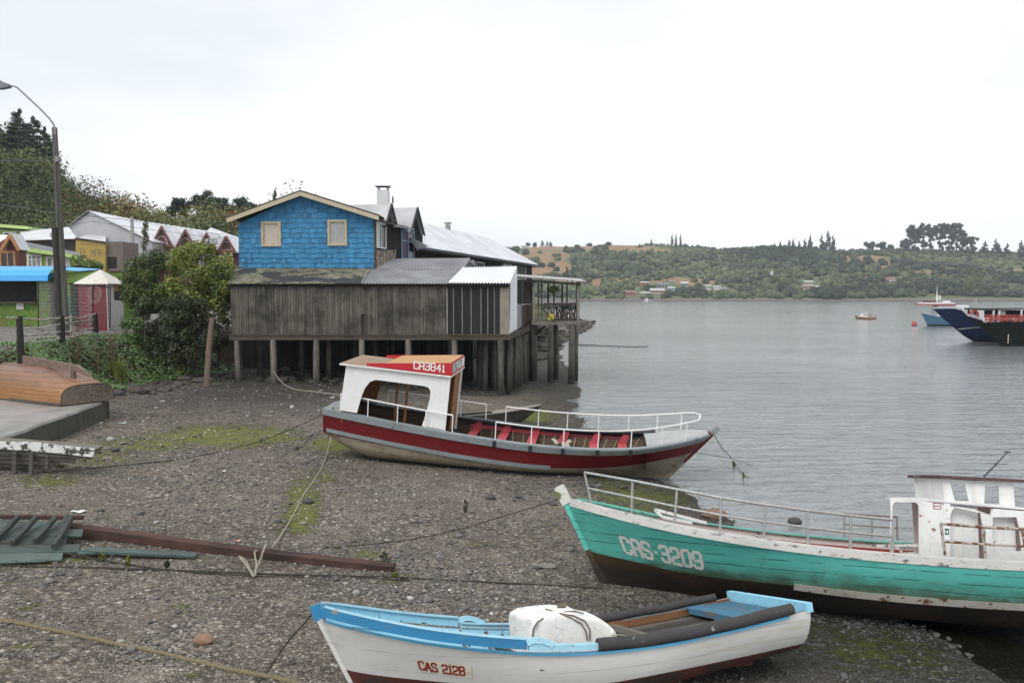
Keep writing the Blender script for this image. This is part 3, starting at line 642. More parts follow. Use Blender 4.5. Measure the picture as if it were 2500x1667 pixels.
# ------------------------------------------------------------------ red excursion boat
def red_boat():
    h = Hull(11.005, 1.374, (1.598,1.3755,1.1937,1.0975,1.1917,1.5984), (.866,1.2155,1.3208,1.162,.7231), bow0=.45,
             rocker=lambda t: .70*max(0, 1-t/.16)**2, chine=lambda t: .34+.10*max(0,.5-t)+.50*max(0, 1-t/.13)**1.6)
    rt = thing('passenger_boat', 'long red open passenger boat with white cabin arch and white rails, aground', 'boat')
    M = pose(rt, -5.3632, 23.3949, .4022-.03, -.1099, -.0576, .0336)
    red = paint('dark_red_hull_paint', (.15,.010,.013), (.10,.03,.027), .01, .22, rough=.4, lines=(2,.145), bump=.12)
    bot = paint('bare_bottom', (.34,.29,.215), (.16,.13,.095), .05, .55, (.06,.055,.03), rough=.7, stretch=(.35,1,1.6), streak=.3)
    grey = paint('grey_trim', (.26,.29,.30), (.12,.12,.11), .03, .25); black = paint('black_trim', (.022,.023,.026), (.08,.08,.08), .02, .1, rough=.45)
    rin = paint('red_inside', (.46,.07,.09), (.24,.12,.09), .04, .2); brown = wood('inside_boards', (.125,.085,.055), (.05,.036,.026), (.4,5,5), 1, .75, .5)
    boot = lambda t: h.top(t)-(.70-.16*t)
    h.shell([boot], [bot, red], 'hull', rt); h.transom([boot], [bot, red], rt)
    h.inner(lambda t: .34+.10*t*t, brown, rt); h.floor(lambda t: .36+.10*t*t, brown, rt, t1=.9)
    for sd in (-1, 1):
        h.strake(0, .992, -.15, .15, .045, grey, rt, sd, 'rubbing_strake'); h.strake(.01, .60, -.64, .10, .06, grey, rt, sd, 'lower_strake')
    h.cap(0, .985, .20, .035, grey, rt, -1, 'gunwale', .004); h.strake(.34, .86, -.17, .17, -.05, black, rt, 1, 'coaming', inward=.08); h.cap(0, .86, .34, .05, black, rt, 1, 'gunwale', .004, .05)
    mb = MB(); a = h.P(1, 0); b = h.P(1, 1); d = (b-a).normalized(); mb.beam(a-d*.02, a+d*.95, .09, .12, up=(1,0,.3)); mb.build('stem', bot, rt); mb = MB(); mb.beam(a+d*.95, b-d*.06, .09, .12, up=(1,0,.3)); mb.build('stem', red, rt); mb = MB(); mb.beam(b-d*.06, b+d*.20, .10, .15, up=(1,0,.3)); mb.build('stem_head', grey, rt)
    mb = MB(); mb.beam((.1,0,-.05), (h.L-h.rake-.1,0,-.05), .10, .14); mb.build('keel', bot, rt)
    # foredeck and aft deck
    def deck(t0, t1, dz, m, nm, side_out=.0):
        mb = MB(); n = 16; vs = []
        for i in range(n+1):
            t = t0+(t1-t0)*i/n; p = h.P(t, 1); vs += [Vector((p.x, p.y-.02, p.z+dz)), Vector((p.x, 0, p.z+dz+.05)), Vector((p.x, -p.y+.02, p.z+dz))]
        mb.add(vs, [q for i in range(n) for q in ((3*i+1, 3*i+4, 3*i+3, 3*i), (3*i+2, 3*i+5, 3*i+4, 3*i+1))]); return mb.build(nm, m, rt)
    deck(.83, .985, .008, paint('pale_grey_deck', (.40,.41,.41), (.2,.2,.19), .02, .3), 'foredeck'); deck(0, .06, .0, grey, 'aft_deck')
    p0 = h.P(.83, 1); mb = MB(); mb.face([Vector((p0.x,-p0.y+.05,p0.z-.0)), Vector((p0.x,p0.y-.05,p0.z)), Vector((p0.x,p0.y-.25,.5)), Vector((p0.x,-p0.y+.25,.5))]); mb.build('bulkhead', brown, rt)
    # benches
    for t in (.375, .455, .535, .615, .70, .775):
        p = h.P(t, 1); z = p.z-.30; y = h.P(t, h.s_at(t, z-.03)).y-.07; mb = MB()
        mb.box((p.x-.13, -y, z), (p.x+.13, y, z+.035)); mb.box((p.x+.10, -y, z-.02), (p.x+.125, y, z-.0), 0)
        for s in (-1, 1): mb.prism([(p.x-.12, s*(y-.02), z+.036), (p.x+.14, s*(y-.02), z+.036), (p.x+.20, s*(y-.02), p.z-.01), (p.x+.02, s*(y-.02), p.z-.01)], (0, -s*.03, 0))
        mb.build('thwart', rin, rt)
    mb = MB()
    mb.sweep([h.P(.36+.44*i/16, .9, 1)+Vector((0,-.07,-.03)) for i in range(17)], [(-.02,-.05),(.02,-.05),(.02,.05),(-.02,.05)])
    mb.build('stringer', rin, rt)
    rw = wood('boat_ribs', (.30,.22,.15), (.16,.12,.08), (4,4,1), 1, .8, .3)
    for i in range(17):
        t = .36+.47*i/16; rb = MB(); rb.sweep([h.P(t, q, 1)+Vector((0,-.05,0)) for q in (.55,.7,.85,.99)], [(-.022,-.02),(.022,-.02),(.022,.02),(-.022,.02)]); rb.build('rib', rw, rt)
    # cabin: a white arch on either side
    yw = -.98; L = lambda px, py: onplane(M, px, py, 'y', yw)
    A, B, C, D = L(829,1001), L(1081,1049), L(1096,923), L(845,893)
    ops = [(871,1008),(882,968),(891,947),(903,932),(917,927),(1034,942),(1046,946),(1051,955),(1050,970),(1041,1005),(1030,1040)]
    O = [L(*q) for q in ops]; wm = paint('white_cabin_paint', (.82,.82,.81), (.45,.43,.4), .005, .06, rough=.4)
    def wall(yv, nm):
        nonlocal wm
        mb = MB(); V = lambda p: Vector((p.x, yv, p.z)); th = .035*(1 if yv > 0 else -1)
        segs = [[A, O[0], O[1], O[2], O[3], O[4], D], [D, O[4], O[5], C], [C, O[5], O[6], O[7], O[8], O[9], O[10], B]]
        for s in segs: mb.prism([V(p) for p in s], (0, -th, 0))
        return mb.build(nm, wm, rt)
    wall(yw, 'cabin_wall'); wm = OLD_PLY; wall(-yw, 'cabin_wall')
    def cross(p, q, m, nm, y0=yw, y1=-yw, th=.03):
        mb = MB(); mb.prism([Vector((p.x,y0,p.z)), Vector((p.x,y1,p.z)), Vector((q.x,y1,q.z)), Vector((q.x,y0,q.z))], (th,0,0)); return mb.build(nm, m, rt)
    cross(A+Vector((.04,0,-.35)), D+Vector((.04,0,0)), OLD_PLY, 'back_panel', yw+.05, -yw-.05)
    cross(B+Vector((-.05,0,-.25)), C+Vector((-.05,0,0)), OLD_PLY, 'front_panel', -yw-.75, -yw-.05)
    for y in (yw+.0, -yw-.04): mb = MB(); mb.beam(B+Vector((.02,y-yw,-.35)), C+Vector((.02,y-yw,.02)), .05, .06); mb.build('front_post', WHITE_PIPE, rt)
    mb = MB(); o0 = O[1]+Vector((.2,0,0))
    for k, dx in enumerate((.35, .75)): mb.beam((o0.x+dx, .55-.4*k, .45), (o0.x+dx+.12, .55-.4*k, C.z-.02), .05, .07)
    mb.build('cabin_frame', OLD_PLY, rt)
    # roof with the wedge-shaped name board
    e = .10; r0 = D+Vector((-.16,0,.03)); r1 = C+Vector((.08,0,.03)); rx = lambda u, z=0: Vector((r0.x+(r1.x-r0.x)*u, 0, r0.z+(r1.z-r0.z)*u+z))
    mb = MB()
    pts = [rx(0)+Vector((0,yw-e,0)), rx(1)+Vector((0,yw-e,0)), rx(1)+Vector((0,-yw+e,0)), rx(0)+Vector((0,-yw+e,0))]; mb.prism(pts, (0,0,.045), [1,0]+[1]*4)
    mb.build('roof', [wood('roof_ply', (.34,.235,.165), (.27,.18,.12), (.6,4,4), 1, .7, .15), WHITE_PIPE], rt)
    rp = paint('name_board_red', (.50,.025,.035), None, 0, .06, rough=.35); u0, u1 = .24, 1.0; zb = .055; zt = .40
    q = lambda u, y, z: rx(u, z)+Vector((0, y, 0))
    mb = MB(); yn, yf = yw-.05, -yw+.05
    mb.face([q(u0,yn,zb), q(u1,yn,zb), q(u1-.006,yn,zt), q(u0,yn,zb+.07)]); mb.face([q(u1,yn,zb), q(u1,yf,zb), q(u1-.006,yf,zt), q(u1-.006,yn,zt)])
    mb.face([q(u1,yf,zb), q(u0,yf,zb), q(u0,yf,zb+.07), q(u1-.006,yf,zt)]); nb = mb.build('name_board', rp, rt)
    mb = MB(); mb.prism([q(u0+.16,yn+.02,zb+.10), q(u1-.012,yn+.02,zt-.02), q(u1-.012,yf-.02,zt-.02), q(u0+.16,yf-.02,zb+.10)], (0,0,.02)); mb.build('sloping_top', wood('orange_ply', (.52,.30,.13), (.42,.22,.09), (.6,4,4), 1, .6, .05), rt)
    d = (q(u1,yn,zb)-q(u0,yn,zb)).normalized(); st = q(.665,yn,zb+.075)
    mb = MB(); lettering(mb, 'CA3841', lambda u, v, k: st+d*u+Vector((0,-.004-.001*k,v)), .20, .115, .045, .034); mb.build('letters', WHITE_PIPE, nb)
    mb = MB(); X = q(u1,0,0).x+.006; zz = lambda y, v: q(u1,y,zb+.06+v)
    mb.prism([zz(yn+.10,0)+Vector((.004,0,0)), zz(yf-.1,0)+Vector((.004,0,0)), zz(yf-.1,.24)+Vector((.004,0,0)), zz(yn+.10,.24)+Vector((.004,0,0))], (.006,0,0)); mb.build('sign_panel', WHITE_PIPE, nb)
    mb = MB(); lettering(mb, 'CALETA', lambda u, v, k: Vector((zz(0,0).x+.013+.001*k, yn+.16+u, zz(0,0).z+.035+v)), .17, .17, .07, .035); mb.build('letters', plain('dark_letters', (.05,.05,.06), .5), nb)
    mb = MB(); p = h.P(.615, 1, -1)+Vector((.05,.35,.06)); mb.grid(lambda u, v: p+Vector(((u-.5)*.5+.05*math.sin(v*9), (v-.5)*.3, .12*math.sin(u*5+v*4)+.05*math.sin(u*17)-.1*abs(v-.5))), 14, 10); rg = mb.build('cloth', plain('dirty_cloth', (.48,.44,.36), .9, 0, .4, 9), None, 180); rg.matrix_world = M; tag(rg, 'crumpled dirty cloth on a red thwart of the passenger boat', 'cloth')
    # rails
    rh = .52
    def rail(ts, side, nm, first=True, last=True, rise=rh, inset=.10, yfix=None):
        mb = MB(); top = []
        for t in ts:
            p = h.P(t, 1, side); p.y -= side*inset; b = p+Vector((0,0,.03)); tp = p+Vector((0,0,rise)); top.append(tp); mb.tube([b, tp], .017, 6)
        fine = []
        for i in range(len(ts)-1):
            for k in range(5):
                t = ts[i]+(ts[i+1]-ts[i])*k/5; p = h.P(t, 1, side); p.y -= side*inset; fine.append(p+Vector((0,0,rise)))
        fine.append(top[-1]); mb.tube(fine, .021, 7); return mb.build(nm, WHITE_PIPE, rt)
    rail([.045,.12,.20,.275,.345], -1, 'stern_rail'); rail([.13,.205,.28,.33,.40], 1, 'stern_rail')
    mb = MB(); tsn = [.455,.545,.625,.71,.79,.865,.925]; pathn = []; pathf = []
    for side, path in ((-1, pathn), (1, pathf)):
        for i in range(40):
            t = tsn[0]+(.955-tsn[0])*i/39; p = h.P(t, 1, side); p.y -= side*.10*min(1, abs(p.y)/.3); path.append(p+Vector((0,0,rh)))
        for t in tsn: p = h.P(t, 1, side); p.y -= side*.10; mb.tube([p+Vector((0,0,.03)), p+Vector((0,0,rh))], .017, 6)
    tip = h.P(.965, 1)+Vector((0,0,rh+.02)); tip.y = 0; mb.tube(pathn+[tip]+pathf[::-1], .021, 7); mb.build('bow_rail', WHITE_PIPE, rt)
    for t in (.455,.545,.625,.71,.79): p = h.P(t, 1, -1); mb = MB(); mb.box((p.x-.045,p.y-.06,p.z-.15), (p.x+.045,p.y-.046,p.z+.02)); mb.build('post_clamp', black, rt)
    return h, M, rt
RB_H, RB_M, RB = red_boat()
# ------------------------------------------------------------------ teal fishing boat
def teal_boat():
    h = Hull(9.4878, .772, (1.1482,1.0115,.9624,.9964,1.1438,1.4348), (1.1283,1.3373,1.3204,1.0844,.6436), full=(.72,1.55), bow0=.42)
    rt = thing('fishing_boat', 'weathered teal wooden fishing boat with white deckhouse and grey pipe rails', 'boat')
    M = pose(rt, 10.2629, 11.9815, -.0859-.03, 2.9797, .0233, .2202)
    n = NT('teal_hull_paint'); o = n.obj(); base = srgb(96,190,178); z = n.sep(o)[2]; x = n.sep(o)[0]
    v = n.mapping(o, (.5,1,2.2)); col = n.mix(n.ramp(n.noise(v, 1.2, 6, .6), .3, .7), mul(base,.72), mul(base,1.08))
    col = n.mix(n.ramp(n.noise(n.mapping(o, (.9,2,6)), 2.5, 8, .7), .55, .75, 0, .5), col, mul(base, .42))
    f = n.math('FRACT', n.math('DIVIDE', n.math('ADD', z, n.math('MULTIPLY', n.noise(o, .5, 2), .05)), .148)); seam = n.math('LESS_THAN', f, .085)
    brk = n.ramp(n.noise(n.mapping(o, (1.2,1,8)), 2, 4), .44, .52); col = n.mix(n.math('MULTIPLY', n.math('MULTIPLY', seam, brk), .8), col, (.012,.05,.045))
    ch = n.ramp(n.noise(n.mapping(o, (1,1,1.6)), 6, 10, .75), .70, .72); col = n.mix(ch, col, (.06,.055,.045))
    rs = n.ramp(n.noise(n.mapping(o, (3.5,1,.25)), 1.6, 4), .64, .78, 0, .4); col = n.mix(rs, col, (.16,.09,.04))
    al = n.ramp(n.math('ADD', z, n.math('MULTIPLY', n.math('SUBTRACT', n.noise(n.mapping(o, (.8,1,1)), 3, 8, .7), .5), .5)), .50, .72, .85, 0); col = n.mix(al, col, n.mix(n.noise(o, 6, 5), (.05,.085,.03), (.10,.075,.04)))
    wh = n.ramp(n.noise(n.mapping(o, (.5,1,3)), 1.9, 7, .7), .60, .74, 0, .45); col = n.mix(wh, col, (.30,.62,.56))
    teal = n.fin(col, n.ramp(n.noise(o, 3, 4), .3, .7, .42, .6), n.bump(n.math('SUBTRACT', n.noise(v, 5, 6), n.math('MULTIPLY', seam, .9)), .3, .02))
    n = NT('weedy_bottom'); o = n.obj(); g = n.noise(n.mapping(o, (.5,1,1)), 1.6, 9, .7); col = n.cramp(g, [(.25, (.012,.011,.009)), (.5, (.030,.022,.015)), (.68, (.075,.03,.018)), (.82, (.10,.07,.045))])
    col = n.mix(n.ramp(n.sep(o)[2], .42, .70, 0, .75), col, n.mix(n.noise(o, 3, 6), (.055,.060,.012), (.12,.045,.025)))
    bq = n.ramp(n.voro(n.mapping(o, (30,30,30)), 1), 0, .22, 1, 0); col = n.mix(n.math('MULTIPLY', n.ramp(bq, .5, .9), n.ramp(n.noise(o, 1.2, 5), .45, .6, 0, .6)), col, (.28,.25,.2))
    bot = n.fin(col, .6, n.bump(n.noise(o, 14, 6, .7), .6, .03))
    band = paint('flaking_white_band', (.62,.60,.57), (.16,.15,.14), .055, .25, (.20,.19,.18), scale=2.6, stretch=(.55,1,1.6), rough=.6, bump=.3)
    rust_patch = (.2,.07,.03)
    boot = lambda t: .44 + .10*max(0, t-.55)/.45 + .015*math.sin(t*23) + .30*max(0, t-.84)/.16*.5
    h.shell([boot], [bot, teal], 'hull', rt, n=60, per=8); h.transom([boot], [bot, teal], rt)
    tin = paint('green_inside', (.10,.27,.19), (.05,.06,.04), .08, .4); rin = paint('dark_red_inside', (.30,.03,.028), (.08,.05,.04), .04, .35); cap_t = paint('pale_teal_cap', srgb(112,190,172), (.2,.2,.17), .05, .25)
    zf = lambda t: h.top(t)-.40
    h.inner(zf, tin, rt, t1=.96, sides=(1,)); h.inner(zf, rin, rt, t1=.96, sides=(-1,))
    h.floor(zf, rin, rt, t1=.93, planks=11, name='deck')
    for sd in (1, -1): h.strake(0, .995, 0.0, .11, .022, band, rt, sd, 'bulwark_band', n=60, inward=.03)
    h.cap(0, .985, .10, .03, band, rt, 1, 'gunwale', .111, .03, 60); h.cap(0, .985, .12, .03, cap_t, rt, -1, 'gunwale', .111, .03, 60)
    mb = MB(); vs = []
    for i in range(13):
        t = .84+.145*i/12; p = h.P(t, 1); vs += [Vector((p.x, p.y-.02, p.z+.06)), Vector((p.x, -p.y+.02, p.z+.06))]
    mb.add(vs, [(2*i, 2*i+1, 2*i+3, 2*i+2) for i in range(12)]); mb.build('foredeck', cap_t, rt)
    a = h.P(1, 0); b = h.P(1, 1); d = (b-a).normalized(); mb = MB(); mb.beam(a-d*.03, a+d*.80, .11, .13, 0, up=(1,0,.3)); mb.build('stem', bot, rt); mb = MB(); mb.beam(a+d*.80, b+d*.02, .11, .13, 0, up=(1,0,.3)); mb.build('stem', teal, rt)
    mb = MB(); mb.beam(b+d*.02, b+d*.36, .15, .19, 0, up=(1,0,.3)); mb.build('stem_head', paint('mossy_white', (.66,.65,.58), (.16,.20,.05), .12, .2), rt)
    mb = MB(); kx = onplane(M, 2285, 1506, 'y', 0).x; mb.prism([(kx,.05,-.09),(kx+.16,.05,.10),(h.L-h.rake-.05,.05,.10),(h.L-h.rake-.30,.05,-.09)], (0,-.10,0)); mb.build('keel', bot, rt)
    h.strake(.0, .62, -.60, .105, .05, paint('rub_rail_white', (.58,.55,.49), (.22,.09,.04), .06, .3, scale=1.2), rt, 1, 'rub_rail')
    # registration on the bow
    def on_hull(u, v, k):
        t = .916-u/h.L*1.0; z0 = h.top(t)-.565+.055*(u/1.4); return h.P(t, h.s_at(t, z0+v), 1, .006+.001*k)
    mb = MB(); lettering(mb, 'CAS.3209', on_hull, .26, .125, .058, .056); mb.build('letters', paint('worn_white_letters', (.76,.77,.74), srgb(66,150,135), .035, .2, scale=3), rt)
    # pipe rails, near side
    def base(px, py): 
        q = onplane(M, px, py, 'y', h.P(.5,1).y); t = q.x/h.L
        for _ in range(4): q = onplane(M, px, py, 'y', h.P(min(t,.985), 1).y-.03); t = q.x/h.L
        return min(t, .985)
    def rail(posts, toph, midh, nm, mat, r=.022, mid=True):
        mb = MB(); B = []; 
        for (bx, by), (tx, ty) in posts:
            t = base(bx, by); p = h.P(t, 1, 1); p.y -= .03; p.z += .10; q = onplane(M, tx, ty, 'y', p.y); B.append((p, q)); mb.tube([p, q], r*.95, 7)
        mb.tube([q for p, q in B], r, 8)
        if mid: mb.tube([p+(q-p)*midh for p, q in B], r*.85, 8)
        return mb.build(nm, mat, rt)
    rail([((1445,1228),(1427,1153)),((1542,1252),(1544,1173)),((1646,1283),(1653,1194)),((1758,1306),(1760,1215)),((1864,1318),(1870,1232)),((1972,1338),(1973,1246)),((2076,1346),(2077,1258)),((2178,1363),(2181,1269))], .6, .53, 'bow_rail', GALV)
    rail([((2309,1376),(2297,1278)),((2408,1378),(2398,1286)),((2512,1392),(2494,1291)),((2625,1400),(2606,1300))], .6, .5, 'stern_rail', RUSTY_PIPE)
    mb = MB(); ps = []
    for t in (.48,.43,.385): p = h.P(t, 1, -1)+Vector((0,.05,.17)); ps.append(p+Vector((0,0,.42))); mb.tube([p, p+Vector((0,0,.42))], .018, 6)
    mb.tube(ps, .02, 7); mb.tube([p-Vector((0,0,.2)) for p in ps], .018, 7); mb.build('far_rail', GALV, rt)
    # deckhouse
    wm = paint('deckhouse_white', (.78,.77,.75), (.32,.14,.07), .02, .16, scale=1.2, rough=.45, streak=.12); yw = .80
    L = lambda px, py, y=yw: onplane(M, px, py, 'y', y)
    def panel(mb, pts, y, th=.04): mb.prism([Vector((p.x, y, p.z)) for p in pts], (0, -th, 0))
    zb = h.top(.4)-.35
    q = lambda px, py: L(px, py); dn = lambda p: Vector((p.x, p.y, zb))
    TL, T1, TR = q(2174,1220), q(2245,1220), q(2700,1262); 
    dl, dr = q(2178,1226), q(2243,1230); dlb, drb = q(2181,1365), q(2244,1365)
    def side_wall(y, nm):
        mb = MB()
        panel(mb, [dn(q(2174,1360)), dn(q(2179,1360)), q(2179,1232), q(2186,1225), q(2236,1226), q(2243,1234), dn(q(2244,1360)), dn(q(2320,1365)), q(2320,1258), q(2326,1243), q(2336,1237), q(2382,1243), q(2394,1252), q(2399,1280), q(2408,1300), q(2405,1384), dn(q(2425,1380)), q(2422,1258), T1, TL][::-1], y)
        panel(mb, [q(2418,1259), q(2418,1262), q(2482,1262), q(2490,1290), q(2496,1345), dn(q(2496,1380)), dn(q(2700,1400)), TR, q(2422,1241)], y-.002 if y > 0 else y+.002)
        panel(mb, [q(2424,1262), q(2424,1340), dn(q(2424,1390)), dn(q(2436,1390)), q(2428,1345), q(2420,1262)], y-.004 if y > 0 else y+.004)
        panel(mb, [q(2428,1345), dn(q(2428,1390)), dn(q(2500,1390)), q(2498,1345)], y-.006 if y > 0 else y+.006)
        return mb.build(nm, wm, rt)
    side_wall(yw, 'house_side')
    mb = MB()
    for x0_, x1_, y0_, y1_ in ((2318,2402,1234,1384),(2420,2494,1258,1384)): a_, b_ = q(x0_, y0_), q(x1_, y1_); mb.prism([Vector((a_.x,yw-.16,zb)), Vector((b_.x,yw-.16,zb)), Vector((b_.x,yw-.16,a_.z)), Vector((a_.x,yw-.16,a_.z))], (0,-.02,0)); mb.build('inner_panel', wm, rt); mb = MB()
    mb = MB(); Y2 = -yw; ab = q(2405,1240)
    panel(mb, [dn(q(2320,1365)), dn(q(2700,1400)), TR, q(2310,1232)], Y2, -.04); mb.build('house_side', wm, rt)
    mb = MB(); mb.prism([Vector((T1.x,yw,T1.z)), Vector((TR.x,yw,TR.z)), Vector((TR.x,-yw,TR.z)), Vector((T1.x,-yw,T1.z))], (0,0,.03)); mb.prism([Vector((TL.x,yw,TL.z)), Vector((T1.x,yw,T1.z)), Vector((T1.x,yw-.28,T1.z)), Vector((TL.x,yw-.28,TL.z))], (0,0,.028)); mb.build('house_roof', wm, rt)
    # wheelhouse on the roof
    y2 = .66; W = lambda px, py: onplane(M, px, py, 'y', y2)
    a0, a1, a2, a3 = W(2306,1224), W(2479,1240), W(2474,1172), W(2301,1168)
    cx = W(2380,1200).x; mb = MB()
    def pw(pts, th=.035, k=0): mb.prism([Vector((p.x, y2-.002*k, p.z)) for p in pts], (0,-th,0))
    w1 = [W(2319,1177), W(2355,1179), W(2366,1223), W(2331,1222)]; w2 = [W(2405,1182), W(2438,1183), W(2441,1231), W(2403,1229)]
    c0, c1 = W(2381,1231), W(2380,1173)
    pw([a0, w1[3], w1[0], a3]); pw([w1[0], w1[1], c1, a3][::-1], k=1); pw([w1[3], a0, c0, w1[2]], k=2); pw([w1[1], w1[2], c0, c1], k=3)
    pw([c0, w2[3], w2[0], c1], k=0); pw([w2[0], w2[1], a2, c1][::-1], k=1); pw([w2[3], w2[2], a1, c0][::-1], k=2); pw([w2[1], w2[2], a1, a2], k=3)
    mb.build('wheelhouse_wall', wm, rt)
    mb = MB(); mb.prism([Vector((a0.x,y2-.04,a0.z)), Vector((a3.x,y2-.04,a3.z)), Vector((a3.x,-y2,a3.z)), Vector((a0.x,-y2,a0.z))], (-.03,0,0)); mb.build('wheelhouse_end', wm, rt)
    rf = paint('dark_roof_paint', (.10,.055,.06), (.3,.28,.27), .04, .2); mb = MB(); r0, r1 = W(2297,1167), W(2497,1176)
    mb.prism([Vector((r0.x+.05,y2+.10,r0.z)), Vector((r1.x,y2+.10,r1.z-.01)), Vector((r1.x,-y2-.1,r1.z-.01)), Vector((r0.x+.05,-y2-.1,r0.z))], (0,0,.045)); mb.build('wheelhouse_roof', rf, rt)
    mb = MB(); p = Vector((W(2433,1170).x, .2, W(2433,1170).z+.04)); q2 = onplane(M, 2460, 1103, 'y', .2); mb.tube([p, p+(q2-p)*.4, q2], [.016,.012,.010], 6); mb.beam(p+(q2-p)*.53-Vector((.16,0,0)), p+(q2-p)*.53+Vector((.16,0,0)), .01, .01); mb.beam(q2-Vector((.05,0,0)), q2+Vector((.05,0,0)), .03, .02); mb.blob(p+(q2-p)*.5, (.02,.02,.03)); mb.build('antenna', plain('dark_metal', (.08,.07,.07), .5, .5), rt)
    # notices on the side
    sg = MB(); s0 = yw+.004
    def card(x0, y0, x1, y1, m, k=0): p, r = L(x0,y0), L(x1,y1); sg.box((min(p.x,r.x), s0+.002*k, min(p.z,r.z)), (max(p.x,r.x), s0+.002*k+.003, max(p.z,r.z)), m)
    card(2278,1226,2297,1243,1); card(2280,1229,2295,1234,0,1); card(2281,1236,2295,1241,0,1)
    card(2304,1228,2320,1266,0); card(2308,1241,2313,1247,3,1); card(2303,1283,2320,1318,0); card(2306,1289,2317,1305,2,1); card(2305,1296,2312,1299,0,2); card(2311,1293,2314,1302,0,2)
    sg.build('safety_notice', [plain('notice_white', (.78,.78,.8), .4), plain('notice_red', (.38,.12,.13), .4), plain('notice_green', (.02,.13,.10), .4), plain('notice_yellow', (.5,.5,.08), .4)], rt)
    # loose wooden frame on deck
    mb = MB(); z = h.top(.75)+.10
    for (ax, ay), (bx, by) in (((1598,1243),(1725,1276)),((1598,1243),(1618,1262)),((1618,1262),(1690,1276))): mb.beam(onplane(M,ax,ay,'y',-.25), onplane(M,bx,by,'y',-.25), .03, .05)
    mb.build('loose_frame', WHITE, rt)
    mb = MB()
    for (ax, ay), (bx, by) in (((2140,1332),(2288,1330)),((2200,1350),(2302,1352)),((2288,1330),(2304,1350)),((2186,1332),(2204,1350))): mb.beam(onplane(M,ax,ay,'y',.72), onplane(M,bx,by,'y',.72), .03, .04)
    mb.build('fallen_rail', paint('chipped_white', (.68,.66,.62), (.20,.08,.04), .10, .2, scale=3), rt)
    return h, M, rt
TB_H, TB_M, TB = teal_boat()
